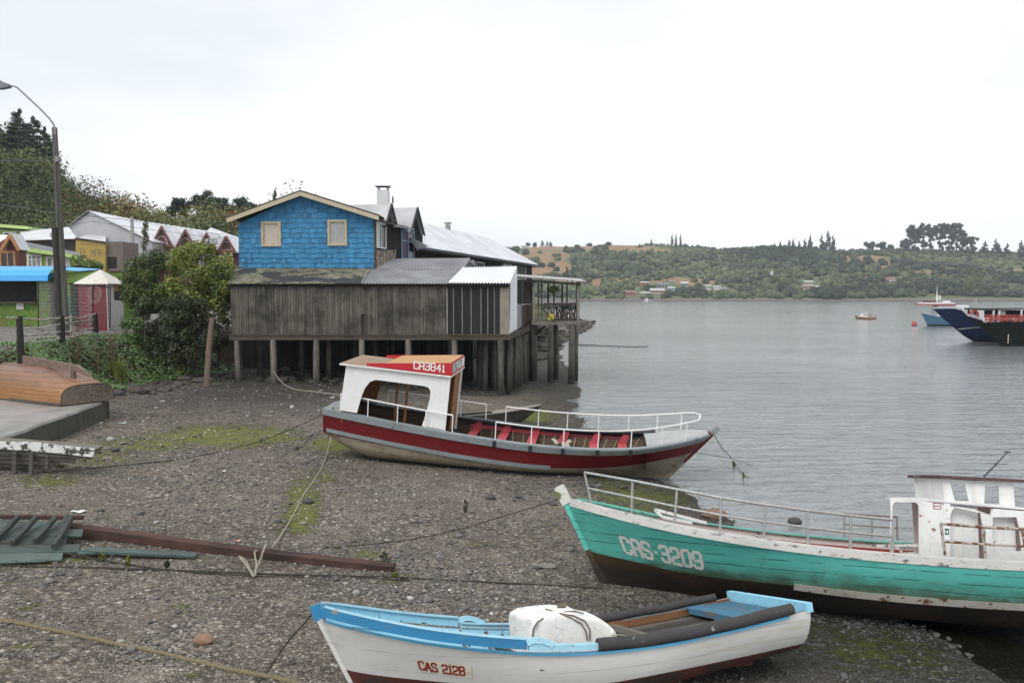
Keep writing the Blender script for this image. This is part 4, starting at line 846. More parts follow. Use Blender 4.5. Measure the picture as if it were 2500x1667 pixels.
# ------------------------------------------------------------------ white rowing boat
def white_boat():
    h = Hull(6.1053, .6181, (.749,.6784,.6617,.7642,1.0101,1.3618), (.8773,.9653,.9771,.8395,.5161), full=(.60,1.25), bow0=.45, rocker=lambda t: .0+.16*max(0, .4-t)/.4)
    rt = thing('rowing_boat', 'white wooden rowing boat with blue bow band and black foam gunwale tubes', 'boat')
    M = pose(rt, 3.6346, 10.6918, .2304-.05, 3.4845, -.0012, .2598)
    n = NT('scuffed_white_hull'); o = n.obj(); z = n.sep(o)[2]; base = (.70,.69,.665)
    v = n.mapping(o, (.45,1,2)); col = n.mix(n.ramp(n.noise(v, 1.3, 6), .3, .72), base, mul(base, .80))
    st = n.ramp(n.noise(n.mapping(o, (.42,1,5)), 1.7, 6, .6), .54, .70, 0, .6); col = n.mix(n.math('MULTIPLY', st, n.ramp(n.sep(o)[0], 4.6, 2.6)), col, (.44,.385,.26))
    dk = n.ramp(n.noise(n.mapping(o, (.8,1,4)), 3, 9, .72), .58, .80, 0, .55); col = n.mix(dk, col, (.30,.29,.255))
    sm = n.math('LESS_THAN', n.math('FRACT', n.math('DIVIDE', n.math('SUBTRACT', z, n.math('MULTIPLY', n.math('POWER', n.math('MULTIPLY', n.sep(o)[0], .16), 3), .5)), .21)), .03)
    col = n.mix(n.math('MULTIPLY', n.math('MULTIPLY', sm, .6), n.ramp(n.noise(n.mapping(o, (1,1,5)), 2, 4), .38, .55)), col, (.2,.19,.17))
    hull = n.fin(col, .5, n.bump(n.math('SUBTRACT', n.noise(v, 6, 6), sm), .22, .015))
    bot = paint('brown_bottom', (.095,.028,.022), (.045,.04,.034), .12, .4, rough=.65, stretch=(.5,1,1.5))
    blue = paint('blue_band', srgb(52,128,172), (.30,.30,.28), .02, .15, stretch=(.5,1,2), bump=.1); mblue = paint('mid_blue', srgb(84,160,198), (.3,.32,.33), .03, .15, scale=2); lblue = paint('light_blue', srgb(150,205,228), (.06,.07,.08), .035, .12, stretch=(1,1,1), scale=1.5); lb2 = paint('rim_blue', srgb(168,214,232), (.5,.52,.53), .05, .1, scale=2)
    boot = lambda t: .30+.46*max(0,(t-.45)/.55)**1.4
    h.shell([boot], [bot, hull], 'hull', rt, n=60, per=8); h.transom([boot], [bot, hull], rt)
    inn = paint('worn_inside', (.17,.21,.235), (.24,.10,.05), .14, .4, rough=.7, stretch=(.5,1,1.5)); h.inner(lambda t: .50+.07*max(0, .4-t)/.4, inn, rt, t1=.55)
    h.inner(lambda t: .26+.25*max(0,t-.8), lblue, rt, t0=.55, t1=.975, name='bow_planking')
    fl = wood('floor_boards', (.165,.145,.12), (.07,.06,.05), (.5,5,5), 1.0, .75, .35); h.floor(lambda t: .53+.07*max(0, .4-t)/.4, fl, rt, t1=.86, planks=9)
    # near and far bulwark planks at the bow
    tn = .475
    for sd in (1, -1):
        e0 = .645 if sd > 0 else .69
        h.strake(e0, .994, .03, .105, .012, blue if sd > 0 else lblue, rt, sd, 'bulwark_plank', inward=.02)
        h.strake(.06, .994, -.03, .05, .035, mblue if sd > 0 else lb2, rt, sd, 'rub_strake')
        h.cap(e0, .99, .075, .022, lb2, rt, sd, 'gunwale', .137, .03)
        f0 = .05 if sd > 0 else .53
        h.strake(f0, e0-.004, 0.02, .05, .02, lb2, rt, sd, 'rim', inward=.04)
        h.cap(f0, e0-.004, .09, .02, lb2, rt, sd, 'gunwale', .072, .02)
    h.strake(.69, .985, -.10, .135, -.04, lblue, rt, -1, 'inner_plank', inward=.06)
    p = h.P(.505, 1, 1); mb = MB(); mb.sweep([h.P(.645-.05*i/8, 1, 1)+Vector((0,.01,.085+.055*math.sin(math.pi*min(1,i/8*.9+.1)))) for i in range(9)], [(-.03,-.03),(.03,-.03),(.03,.03),(-.03,.03)]); mb.build('rowlock_block', lb2, rt)
    p = h.P(.545, 1, -1); mb = MB(); mb.sweep([h.P(.69-.06*i/8, 1, -1)+Vector((0,0,.085+.06*math.sin(math.pi*min(1,i/8*.9+.1)))) for i in range(9)], [(-.03,-.03),(.03,-.03),(.03,.03),(-.03,.03)]); mb.build('rowlock_block', lb2, rt)
    # foam tubes
    fm = paint('dark_foam', (.058,.054,.054), (.35,.34,.32), .012, .15, (.11,.10,.09), rough=.8, scale=2.5, bump=.3)
    for sd, t0, t1, dz in ((1, .505, .05, .075), (-1, .535, .045, .05)):
        mb = MB(); path = [h.P(t0+(t1-t0)*i/30, 1, sd)+Vector((0, sd*.01, dz+.004*math.sin(i*.8))) for i in range(31)]; mb.tube(path, [(.072 if sd > 0 else .056)+.0015*math.sin(i*1.7) for i in range(31)], 14); mb.build('foam_tube', fm, rt, 60)
    # stem, transom trim, thwarts
    a = h.P(1, 0); b = h.P(1, 1); d = (b-a).normalized(); mb = MB(); e = a+d*.55; mb.beam(a, e, .07, .07, 0, up=(1,0,.3)); mb.build('stem', bot, rt); mb = MB(); mb.beam(e, b-d*.02, .07, .07, 0, up=(1,0,.3)); mb.build('stem', hull, rt)
    mb = MB(); dv = (d+Vector((0,0,.9))).normalized(); mb.beam(b-d*.03, b+dv*.14, .08, .12, 0, up=(1,0,.3)); mb.build('stem_head', blue, rt)
    mb = MB(); w = h.b(0); zt = h.top(0); mb.box((-.035,-w-.02,zt-.03), (.06,w+.02,zt+.09)); wl = h.P(.01, h.s_at(.01, zt-.28)).y-.05; mb.prism([(.045,-wl,zt-.28),(.045,wl,zt-.28),(.045,w-.05,zt-.032),(.045,-w+.05,zt-.032)], (.018,0,0)); mb.build('transom_board', lblue, rt)
    sb = paint('stern_seat_blue', srgb(70,116,142), (.16,.17,.17), .08, .3, stretch=(3,.6,1), scale=1.5); mb = MB(); wz = .68
    for k in range(3): x0 = .08+.25*k; w0 = h.P(max(.01,x0/h.L), h.s_at(max(.01,x0/h.L), wz)).y-.06; mb.box((x0,-w0,wz), (x0+.243,w0,wz+.03), 0, .4+.15*k)
    mb.box((.80,-.75,wz-.05), (.825,.75,wz+.028)); mb.build('stern_seat', sb, rt)
    mb = MB(); mb.box((.80,-.06,.55), (.86,.02,wz-.05)); mb.build('seat_support', sb, rt)
    dw = wood('thwart_timber', (.17,.155,.125), (.09,.08,.065), (5,.5,5), 1, .7, .3)
    def thwart(t, w, z, nm, m): y = h.P(t, h.s_at(t, z)).y-.03; x = t*h.L; mb = MB(); mb.box((x-w/2,-y,z-.045), (x+w/2,y,z)); mb.box((x-w/2+.01,-y,z+.001), (x-.01,y,z+.006), 0, .7); return mb.build(nm, m, rt)
    thwart(.34, .24, .625, 'thwart', dw); thwart(.60, .22, .62, 'thwart', plain('dark_board', (.055,.055,.055), .7))
    mb = MB(); mb.sweep([h.P(.56-.44*i/20, h.s_at(.56-.44*i/20, h.top(.56-.44*i/20)-.06), -1)+Vector((0,.06,0)) for i in range(21)], [(-.02,-.045),(.02,-.045),(.02,.045),(-.02,.045)]); mb.build('stringer', wood('orange_stringer', (.30,.14,.065), (.16,.08,.04), (.5,4,4), 1.5, .75, .3), rt)
    for k in range(11):
        t = .09+.06*k; mb = MB(); mb.sweep([h.P(t, q, -1)+Vector((0,.045,0)) for q in (.5,.7,.85,.98)], [(-.02,-.012),(.02,-.012),(.02,.012),(-.02,.012)]); mb.build('rib', inn, rt)
    mb = MB(); mb.beam((.4,0,.02), (h.L-h.rake-.2,0,-.03), .07, .12); mb.build('keel', bot, rt)
    # number plate
    def plate(u, v, k, off=.010): t = .848-u/h.L; z0 = h.top(t)-.345+.02*u; return h.P(t, h.s_at(t, z0+v), 1, off+.0015*k)
    mb = MB(); mb.grid(lambda a, b: plate(a*.61-.02, b*.155-.028, 0, .008), 10, 3); mb.grid(lambda a, b: plate((1-a)*.61-.02, b*.155-.028, 0, .004), 10, 3); mb.build('number_plate', paint('plate_cream', (.74,.69,.58), (.40,.27,.14), .05, .2, scale=4), rt)
    mb = MB(); lettering(mb, 'C^S 2128', plate, .100, .052, .020, .021); mb.build('letters', paint('plate_red', (.26,.02,.02), (.5,.4,.3), .01, .2, scale=5), rt)
    return h, M, rt
WB_H, WB_M, WB = white_boat()
# ================================================================== HOUSES ON STILTS
def part(mb, name, mat, root, smooth=None):
    o = root.location; mb.v = [(p[0]-o.x, p[1]-o.y, p[2]-o.z) for p in mb.v]
    return mb.build(name, mat, root, smooth)
def subpart(mb, name, mat, par, root, smooth=None): return part_into(mb, name, mat, par, root, smooth)
def part_into(mb, name, mat, par, root, smooth=None):
    o = root.location; mb.v = [(p[0]-o.x, p[1]-o.y, p[2]-o.z) for p in mb.v]; return mb.build(name, mat, par, smooth)
def corr(mb, a, b, c, d, pitch=.15, amp=.034, m=0, t=.5, nv=3, sag=.01):
    """corrugated sheet: a-b lower edge, d-c upper edge, waves running from a to b"""
    a, b, c, d = map(Vector, (a, b, c, d)); L = (b-a).length; n = max(4, int(L/pitch*6)); nr = (b-a).cross(d-a).normalized()
    def f(u, v):
        p = a.lerp(b, u).lerp(d.lerp(c, u), v); w = (u*L/pitch)*2*math.pi
        return p + nr*(amp*math.sin(w) + sag*math.sin(u*L*1.9+v*2)*math.sin(v*3.1))
    return mb.grid(f, n, nv, m, t)
def boards(mb, a, b, z0f, z1f, w=.17, th=.025, out=(0,-1,0), tj=.16, gap=.014, skip=None, tbase=.5, jb=.03):
    """vertical boards from plan point a to b"""
    a, b = Vector((*a, 0)), Vector((*b, 0)); L = (b-a).length; d = (b-a)/L; o = Vector(out); x = 0.0
    while x < L-.02:
        ww = min(w*random.uniform(.75, 1.25), L-x); k = random.uniform(0, .028); t = min(max(random.gauss(tbase, tj), 0), 1)
        u0, u1 = x/L, (x+ww)/L; p = a+d*(x+gap*.5); q = a+d*(x+ww-gap*.5); zz0 = z0f(u0)+random.uniform(-jb, jb*.3); zz1 = z1f((u0+u1)/2)
        if skip: zz0 = skip(x, zz0)
        f = o*(th+k); P = lambda s, z: Vector((s.x, s.y, z))
        mb.prism([P(p, zz0)+o*.002, P(q, zz0)+o*.002, P(q, zz1)+o*.002, P(p, zz1)+o*.002], f, 0, t)
        x += ww
    return mb
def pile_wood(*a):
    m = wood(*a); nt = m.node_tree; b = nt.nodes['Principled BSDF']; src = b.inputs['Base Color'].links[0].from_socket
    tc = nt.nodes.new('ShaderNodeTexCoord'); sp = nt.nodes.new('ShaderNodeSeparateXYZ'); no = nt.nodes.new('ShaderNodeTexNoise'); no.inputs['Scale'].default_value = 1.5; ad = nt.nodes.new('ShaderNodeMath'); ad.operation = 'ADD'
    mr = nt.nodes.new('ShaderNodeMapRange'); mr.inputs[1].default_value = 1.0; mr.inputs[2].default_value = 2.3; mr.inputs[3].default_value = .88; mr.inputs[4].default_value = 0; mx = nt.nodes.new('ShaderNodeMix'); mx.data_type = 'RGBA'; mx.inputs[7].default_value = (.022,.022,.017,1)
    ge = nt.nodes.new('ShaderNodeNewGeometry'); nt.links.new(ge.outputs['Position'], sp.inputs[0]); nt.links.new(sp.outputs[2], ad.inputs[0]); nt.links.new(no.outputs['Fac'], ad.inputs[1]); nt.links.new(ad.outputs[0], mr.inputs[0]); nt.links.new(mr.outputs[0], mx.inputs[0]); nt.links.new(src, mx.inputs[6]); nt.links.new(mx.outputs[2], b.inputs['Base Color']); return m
GREYBOARD = wood('grey_boards', (.19,.172,.14), (.055,.05,.041), (9,9,.55), 1.0, .85, .95, (.020,.018,.014), .12)
DARKWOOD = wood('wet_dark_timber', (.085,.072,.058), (.032,.028,.024), (6,6,.6), 1.0, .8, .6)
BEAMWOOD = wood('mossy_beam', (.12,.10,.076), (.045,.039,.031), (.6,6,6), 1.0, .85, .5, moss=.3)
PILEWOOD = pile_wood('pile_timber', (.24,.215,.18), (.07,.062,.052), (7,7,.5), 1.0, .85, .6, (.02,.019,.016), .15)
BLACKBOARD = wood('black_boards', (.030,.028,.026), (.012,.012,.012), (9,9,.5), 1.0, .7, .3)
BLACKWALL = wood('black_shingle_wall', (.022,.021,.022), (.009,.009,.010), (3,3,9), 1.0, .85, .3)
def metal(name, c, rough=.45, rust=.1, dark=.3):
    n = NT(name); o = n.obj(); g = n.noise(o, .6, 6, .6); col = n.mix(n.ramp(g, .3, .7), mul(c, 1.05), mul(c, 1-dark))
    col = n.mix(n.ramp(n.noise(n.mapping(o, (5,1.2,1.2)), 1.5, 6, .65), .55, .8, 0, rust), col, (.17,.10,.06))
    return n.fin(col, n.ramp(g, .3, .7, rough-.05, rough+.12), n.bump(n.noise(o, 3, 4), .12, .02), .25)
ZINC = metal('zinc_sheet', (.34,.34,.355), .5, .25, .4); WHITEZINC = metal('new_zinc_sheet', (.80,.80,.82), .4, .03, .08); ROOFZINC = metal('bright_roof_sheet', (.70,.70,.72), .4, .10, .25)
GLASS = NT('window_glass'); GLASS.b.inputs['IOR'].default_value = 1.5; GLASS = GLASS.fin((.03,.035,.04), .05, spec=.5)
PILEDARK = pile_wood('shaded_pile_timber', (.15,.135,.115), (.05,.045,.038), (7,7,.5), 1.0, .85, .6)  # darker copy of the pile timber, shade under the floor painted in
YF = 39.0
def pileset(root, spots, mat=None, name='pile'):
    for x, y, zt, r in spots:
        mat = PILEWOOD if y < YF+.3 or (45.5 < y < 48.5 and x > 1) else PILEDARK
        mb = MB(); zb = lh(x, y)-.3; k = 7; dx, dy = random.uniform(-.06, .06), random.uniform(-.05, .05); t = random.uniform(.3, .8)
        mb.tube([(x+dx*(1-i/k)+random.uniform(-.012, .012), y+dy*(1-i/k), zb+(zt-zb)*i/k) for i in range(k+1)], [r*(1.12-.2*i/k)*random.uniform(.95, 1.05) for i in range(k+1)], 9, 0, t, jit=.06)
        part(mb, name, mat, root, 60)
YF = 39.0
def X39(px): return atY(px, 718, YF).x
def Z39(py): return atY(1250, py, YF).z
def stilt_barn():
    rt = thing('stilt_barn', 'low grey board-walled shed on piles with lean-to metal roof below the blue house', 'shed', (X39(900), YF, lh(X39(900), YF)))
    xl, xm, xp, xr = X39(563), X39(1090), X39(1221), X39(1244); zt, zb = Z39(699), Z39(815)
    mb = MB(); hx = X39(888)
    boards(mb, (xl, YF), (xm, YF), lambda u: zb, lambda u: zt+random.uniform(0,.03), .13, skip=lambda x, z: (Z39(767) if abs(xl+x+.06-hx) < .10 else z))
    part(mb, 'board_wall', GREYBOARD, rt)
    mb = MB(); boards(mb, (xm+.03, YF), (xp, YF), lambda u: zb-.05, lambda u: zt, .40, .03, gap=.045, tj=.15, jb=.0); part(mb, 'black_board_wall', BLACKBOARD, rt)
    mb = MB(); mb.box((xm-.02,YF+.003,zb-.04), (xp+.02,YF+.012,zt)); part(mb, 'pale_backing', plain('pale_backing', (.50,.49,.46), .7), rt)
    mb = MB(); mb.box((xp+.005,YF-.03,zb-.05), (xr,YF+.03,zt+.02)); part(mb, 'corner_board', wood('pale_corner_board', (.36,.31,.25), (.24,.20,.155), (8,8,.5), 1, .8, .25), rt)
    mb = MB(); mb.box((xl,YF+.02,zb+.01), (xm-.03,YF+.06,zt)); mb.box((xl,YF+.06,zb), (xl+.06,YF+3,zt)); part(mb, 'backing_wall', DARKWOOD, rt)
    for z0, z1, o in ((815.5,819.5,.05),(820,830,.02)):
        mb = MB(); mb.box((xl-.1,YF-o-.02,Z39(z1)), (xr+.05,YF+.16,Z39(z0))); part(mb, 'floor_beam', BEAMWOOD, rt)
    mb = MB(); mb.box((xl-.2,YF-.12,Z39(700)), (xm-.01,YF-.03,Z39(694.5))); part(mb, 'eaves_board', BLACKBOARD, rt)
    mb = MB(); mb.box((xm,YF-.12,Z39(702)), (xr-.05,YF-.03,Z39(695))); part(mb, 'eaves_board', BLACKBOARD, rt)
    # floor deck
    mb = MB(); zf = Z39(819); mb.prism([(xl,YF+.17,zf-.12),(xr-.02,YF+.17,zf-.12),(xr+1.1,47.4,zf-.12),(xl,47.4,zf-.12)], (0,0,.12)); part(mb, 'deck', DARKWOOD, rt)
    # lean-to roofs
    yl, yu = YF-.32, 42.0; lo = lambda px, py=692.5: atY(px, py, yl); up = lambda px, py=655: atY(px, py, yu)
    n = NT('tarred_mossy_roof'); o = n.obj(); mo = n.noise(o, .55, 8, .65, dist=.6); fine = n.noise(o, 9, 7, .75)
    tar = n.mix(n.ramp(fine, .3, .7), (.030,.031,.032), (.052,.052,.052)); moss = n.mix(n.ramp(fine, .38, .66), (.075,.07,.055), n.mix(n.ramp(n.noise(o, 3, 5), .4, .6), (.40,.375,.28), (.21,.205,.11)))
    sh = n.math('ADD', mo, n.math('MULTIPLY', n.math('SUBTRACT', fine, .5), .22)); col = n.mix(n.ramp(sh, .48, .51), tar, moss)
    mossy = n.fin(col, .8, n.bump(fine, .7, .04))
    mb = MB(); mb.grid(lambda u, v: lo(556+u*(885-556)).lerp(up(572+u*(905-572)), v)+Vector((0,0,.03*math.sin(u*9)*math.sin(v*3)+.006*math.sin(u*340))), 120, 8); part(mb, 'mossy_roof', mossy, rt, 60)
    mb = MB(); corr(mb, lo(880), lo(1096), up(1122, 658), up(900, 656)); part(mb, 'corrugated_roof', ZINC, rt, 60)
    mb = MB(); y3 = 44.3; corr(mb, atY(900, 657.5, 41.9), atY(1131, 658, 41.9), atY(1150, 630, y3), atY(948, 632, y3), t=.6); part(mb, 'corrugated_roof', ZINC, rt, 60)
    mb = MB(); corr(mb, atY(1093, 690.5, yl-.03), atY(1246, 691, yl-.03), atY(1263, 650, yu), atY(1130, 653, yu)); part(mb, 'corrugated_roof', WHITEZINC, rt, 60)
    # right-hand flank, metal clad, then pickets
    s = lambda px, py, Y: atY(px, py, Y)
    mb = MB(); corr(mb, s(1244,814,39.0), s(1262,803,42.6), s(1262,651,42.6), s(1246,692,39.0), .13, .012); part(mb, 'flank_sheet', WHITEZINC, rt, 60)
    mb = MB(); corr(mb, s(1261,806,42.6), s(1274,796,45.0), s(1274,744,45.0), s(1261,741,42.6), .13, .014); part(mb, 'flank_sheet', ZINC, rt, 60)
    mb = MB(); a, b = s(1274,790,45.0), s(1300,790,48.5); boards(mb, (a.x,a.y), (b.x,b.y), lambda u: 3.45, lambda u: s(1274,748,45).z+random.uniform(-.03,.05), .16, out=(.9,-.4,0)); part(mb, 'picket_fence', wood('brown_pickets', (.17,.12,.08), (.075,.055,.04), (8,8,.5), 1, .8, .3), rt)
    mb = MB(); mb.beam(s(1274,745,44.9)+Vector((0,0,.03)), s(1300,742,48.5), .08, .07); part(mb, 'picket_rail', plain('pale_rail', (.42,.40,.35), .7), rt)
    mb = MB(); mb.beam(s(1243,823,38.95), s(1300,798,47.5), .12, .24); part(mb, 'floor_beam', BEAMWOOD, rt)
    mb = MB(); a, b, c = atY(1131,657,43.4), atY(1160,650,44.6), atY(1158,634,44.6); mb.prism([a, b, c, atY(1146,636,43.4)], (0,.05,0)); part(mb, 'roof_end', ZINC, rt)
    # piles
    random.seed(5); zt = Z39(829)
    P = [(X39(p), YF+.05, zt, .15) for p in (664, 770, 882, 995, 1108, 1221)]
    P += [(X39(563)+.2, YF+.1, zt, .13)]
    for k, yy in enumerate((41.4, 43.8, 46.0)):
        for x in np.arange(xl+.5+.4*k, xr+.1, 2.0): P.append((float(x)+random.uniform(-.3,.3), yy+random.uniform(-.3,.3), zt, random.uniform(.10,.14)))
    for i in range(13):
        f = i/12; P.append((xr-.08+1.25*f+random.uniform(-.08,.08), 39.6+7.9*f, zt-.05, random.uniform(.09,.14)))
    for i in range(22): f = random.random(); P.append((xr-.45-random.uniform(0,1.6)+1.0*f, 40+6.5*f, zt-.05, random.uniform(.09,.13)))
    pileset(rt, P)
stilt_barn()
# ------------------------------------------------------------------ blue shingled house
LA = Vector((-7.22, 42.0, 0)); LD = Vector((.26, .966, 0)).normalized(); LN = Vector((-LD.y, LD.x, 0))     # flank line of the rear houses, and the way into them
def onflank(px, py, off=0.0):
    r = ray(px, py); o = LA - LN*off; n = Vector((-LN.x, -LN.y, 0)); t = (o-Vector((0,0,H))).dot(n)/r.dot(n); return Vector((0,0,H))+r*t
FRAME_TAN = paint('tan_window_frame', (.50,.425,.30), (.3,.24,.17), .02, .12, scale=2); CURTAIN = plain('curtain_cloth', (.50,.43,.37), .9, 0, .12, 3)
def blue_house():
    Y = 42.0; q = lambda px, py, y=Y: atY(px, py, y); rt = thing('blue_house', 'bright blue shingled gable house with two tan windows above the grey shed', 'house', tuple(q(748, 654)))
    bl = paint('blue_shingle_paint', srgb(60,126,168), (.04,.10,.16), .02, .2, (.02,.06,.10), rough=.55, scale=1.2, bump=.12, stretch=(3,3,.8))
    x0, x1 = q(583,600).x, q(914,600).x; zb = q(748,654).z; zl, zr, za = q(583,545).z, q(914,530).z, q(735,474).z; xa = q(735,480).x
    lim = lambda x: (zl+(za-zl)*(x-x0)/(xa-x0)) if x < xa else (za+(zr-za)*(x-xa)/(x1-xa))
    wins = [(638,541,687,602),(800,537,848,600)]; W = [(q(a,b).x, q(c,d).z, q(c,d).x, q(a,b).z) for a, b, c, d in wins]
    mb = MB(); mb.prism([(x0,Y,zb),(x1,Y,zb),(x1,Y,zr-.02),(xa,Y,za-.02),(x0,Y,zl-.02)], (0,.12,0)); wall = part(mb, 'wall', bl, rt)
    mb = MB(); rh = .262; rows = int((za-zb)/rh)+1; random.seed(3)
    for r in range(rows):
        z0 = zb+r*rh-.01; ph = random.random()*6; x = x0-random.uniform(0,.1); per = random.uniform(.75,1.0)
        while x < x1:
            w = random.choice((.13,.16,.16,.19)); a, b = max(x, x0), min(x+w-.004, x1); x += w
            if b-a < .02: continue
            e0 = z0+.028*math.sin(ph+(a*6.28/per))+random.uniform(-.008,.008); e1 = e0+.028*(math.sin(ph+b*6.28/per)-math.sin(ph+a*6.28/per)); mid = (a+b)/2
            top = min(z0+rh+.03, lim(a)-.03, lim(b)-.03)
            if top < e0+.03: continue
            if any(wa-.01 < mid < wc+.01 and e0 < wd and top > wb for wa, wb, wc, wd in W):
                hit_w = [v for v in W if v[0]-.01 < mid < v[2]+.01][0]
                if e0 >= hit_w[1]-.01 and top <= hit_w[3]+.03: continue
            yo = -.036-random.uniform(0,.012); t = min(max(random.gauss(.5,.17),0),1)
            mb.add([(a,Y-.012,e0),(b,Y-.012,e1),(b,Y+yo,e1),(a,Y+yo,e0),(b,Y-.006,top),(a,Y-.006,top)], [(0,3,2,1),(3,5,4,2),(0,5,3),(1,2,4)], 0, t)
    part(mb, 'shingles', bl, rt)
    for k, (wa, wb, wc, wd) in enumerate(W):
        f = .10; mb = MB(); y0 = Y-.09
        mb.box((wa,y0,wb), (wa+f,Y-.005,wd)); mb.box((wc-f,y0,wb), (wc,Y-.005,wd)); mb.box((wa+f,y0,wd-f), (wc-f,Y-.005,wd)); mb.box((wa+f,y0-.012,wb), (wc-f,Y-.005,wb+f))
        g = f+.045; mb.box((wa+f,y0+.03,wb+f), (wa+g,Y-.006,wd-f),0,.42); mb.box((wc-g,y0+.03,wb+f), (wc-f,Y-.006,wd-f),0,.42); mb.box((wa+g,y0+.03,wd-g), (wc-g,Y-.006,wd-f),0,.42); mb.box((wa+g,y0+.03,wb+f), (wc-g,Y-.006,wb+g),0,.42)
        win = part(mb, 'window', FRAME_TAN, rt); g -= .005
        mb = MB(); mb.grid(lambda u, v: (wa+g+(wc-wa-2*g)*u, Y-.018+.006*math.sin(u*22+v*3), wb+g+(wd-wb-2*g)*v), 40, 2); part_into(mb, 'curtain', [CURTAIN, plain('grey_curtain', (.36,.36,.36), .9, 0, .12, 3)][k], win, rt, 180)
        mb = MB(); mb.box((wa+g+.03,Y-.028,wb+g), (wa+g+.05,Y-.024,wd-g-.02),0,.7); part_into(mb, 'curtain_edge', CURTAIN, win, rt)
    # roof: two slopes running back, with tan barge boards
    e0, ea, e1 = q(553,533,41.45), q(733,467,41.45), q(925,527,41.45); rf = wood('dark_roof', (.10,.085,.075), (.045,.04,.038), (.5,4,4), 1, .85, .4)
    mb = MB(); D = Vector((0,8.4,0)); mb.prism([e0, ea, ea+D, e0+D], (0,0,.07)); part(mb, 'roof', rf, rt); mb = MB(); mb.prism([ea, e1, e1+D, ea+D], (0,0,.07)); part(mb, 'roof', rf, rt)
    for a, b in ((e0, ea), (ea, e1)):
        mb = MB(); dn = Vector((0,0,-.235)); up = Vector((0,0,-.012)); mb.prism([a+dn+Vector((0,-.02,0)), b+dn+Vector((0,-.02,0)), b+up+Vector((0,-.02,0)), a+up+Vector((0,-.02,0))], (0,.03,0)); part(mb, 'barge_board', FRAME_TAN, rt)
    mb = MB(); mb.box((x1-.01,Y-.05,zb), (x1+.09,Y+.1,zr-.1)); part(mb, 'corner_board', DARKWOOD, rt)
    mb = MB(); mb.box((x0-.05,Y-.06,zb-.06), (x1+.03,Y+.02,zb-.012)); part(mb, 'sill_flashing', BEAMWOOD, rt)
    mb = MB(); mb.box((x0,Y+.12,zb), (x0+.1,50,zl)); mb.box((x0,49.9,zb-3), (x1+1.0,50,zr)); part(mb, 'rear_wall', BLACKWALL, rt)
blue_house()
# ------------------------------------------------------------------ black house with two dormers
def flank_window(rt, px0, py0, px1, py1, frame, nv=1, nh=0, off=.02, cur=None, name='window'):
    a, b, c, d = [onflank(px, py, off) for px, py in ((px0,py1),(px1,py1),(px1,py0),(px0,py0))]; zb, zt = min(a.z,b.z), max(c.z,d.z); o = -LN
    def V(s, z, k=0.0): p = a.lerp(b, s); return Vector((p.x, p.y, z))+o*k
    mb = MB(); L = (b-a).length; f = .07/L; fz = .07
    bars = [((0,zb),(f,zt)), ((1-f,zb),(1,zt)), ((f,zb),(1-f,zb+fz)), ((f,zt-fz),(1-f,zt))]+[((i/(nv+1)-f*.4,zb+fz),(i/(nv+1)+f*.4,zt-fz)) for i in range(1, nv+1)]
    for i in range(1, nh+1): z = zb+(zt-zb)*i/(nh+1)+.2; bars.append(((f,z-.025),(1-f,z+.025)))
    for j, ((s0,z0),(s1,z1)) in enumerate(bars): mb.prism([V(s0,z0), V(s1,z0), V(s1,z1), V(s0,z1)], o*(.07+.002*j))
    w = part(mb, name, frame, rt); mb = MB(); mb.face([V(.02,zb,.02), V(.98,zb,.02), V(.98,zt,.02), V(.02,zt,.02)]); part_into(mb, 'pane', GLASS, w, rt)
    if cur:
        mb = MB(); mb.face([V(.06,zb+.05,.03), V(.4,zb+.05,.03), V(.4,zt-.06,.03), V(.06,zt-.06,.03)]); part_into(mb, 'curtain', cur, w, rt)
    return w
WIN_WHITE = paint('white_window_frame', (.62,.62,.63), (.3,.28,.25), .03, .15, scale=3); PALE_CURTAIN = plain('pale_curtain', (.55,.54,.52), .9)
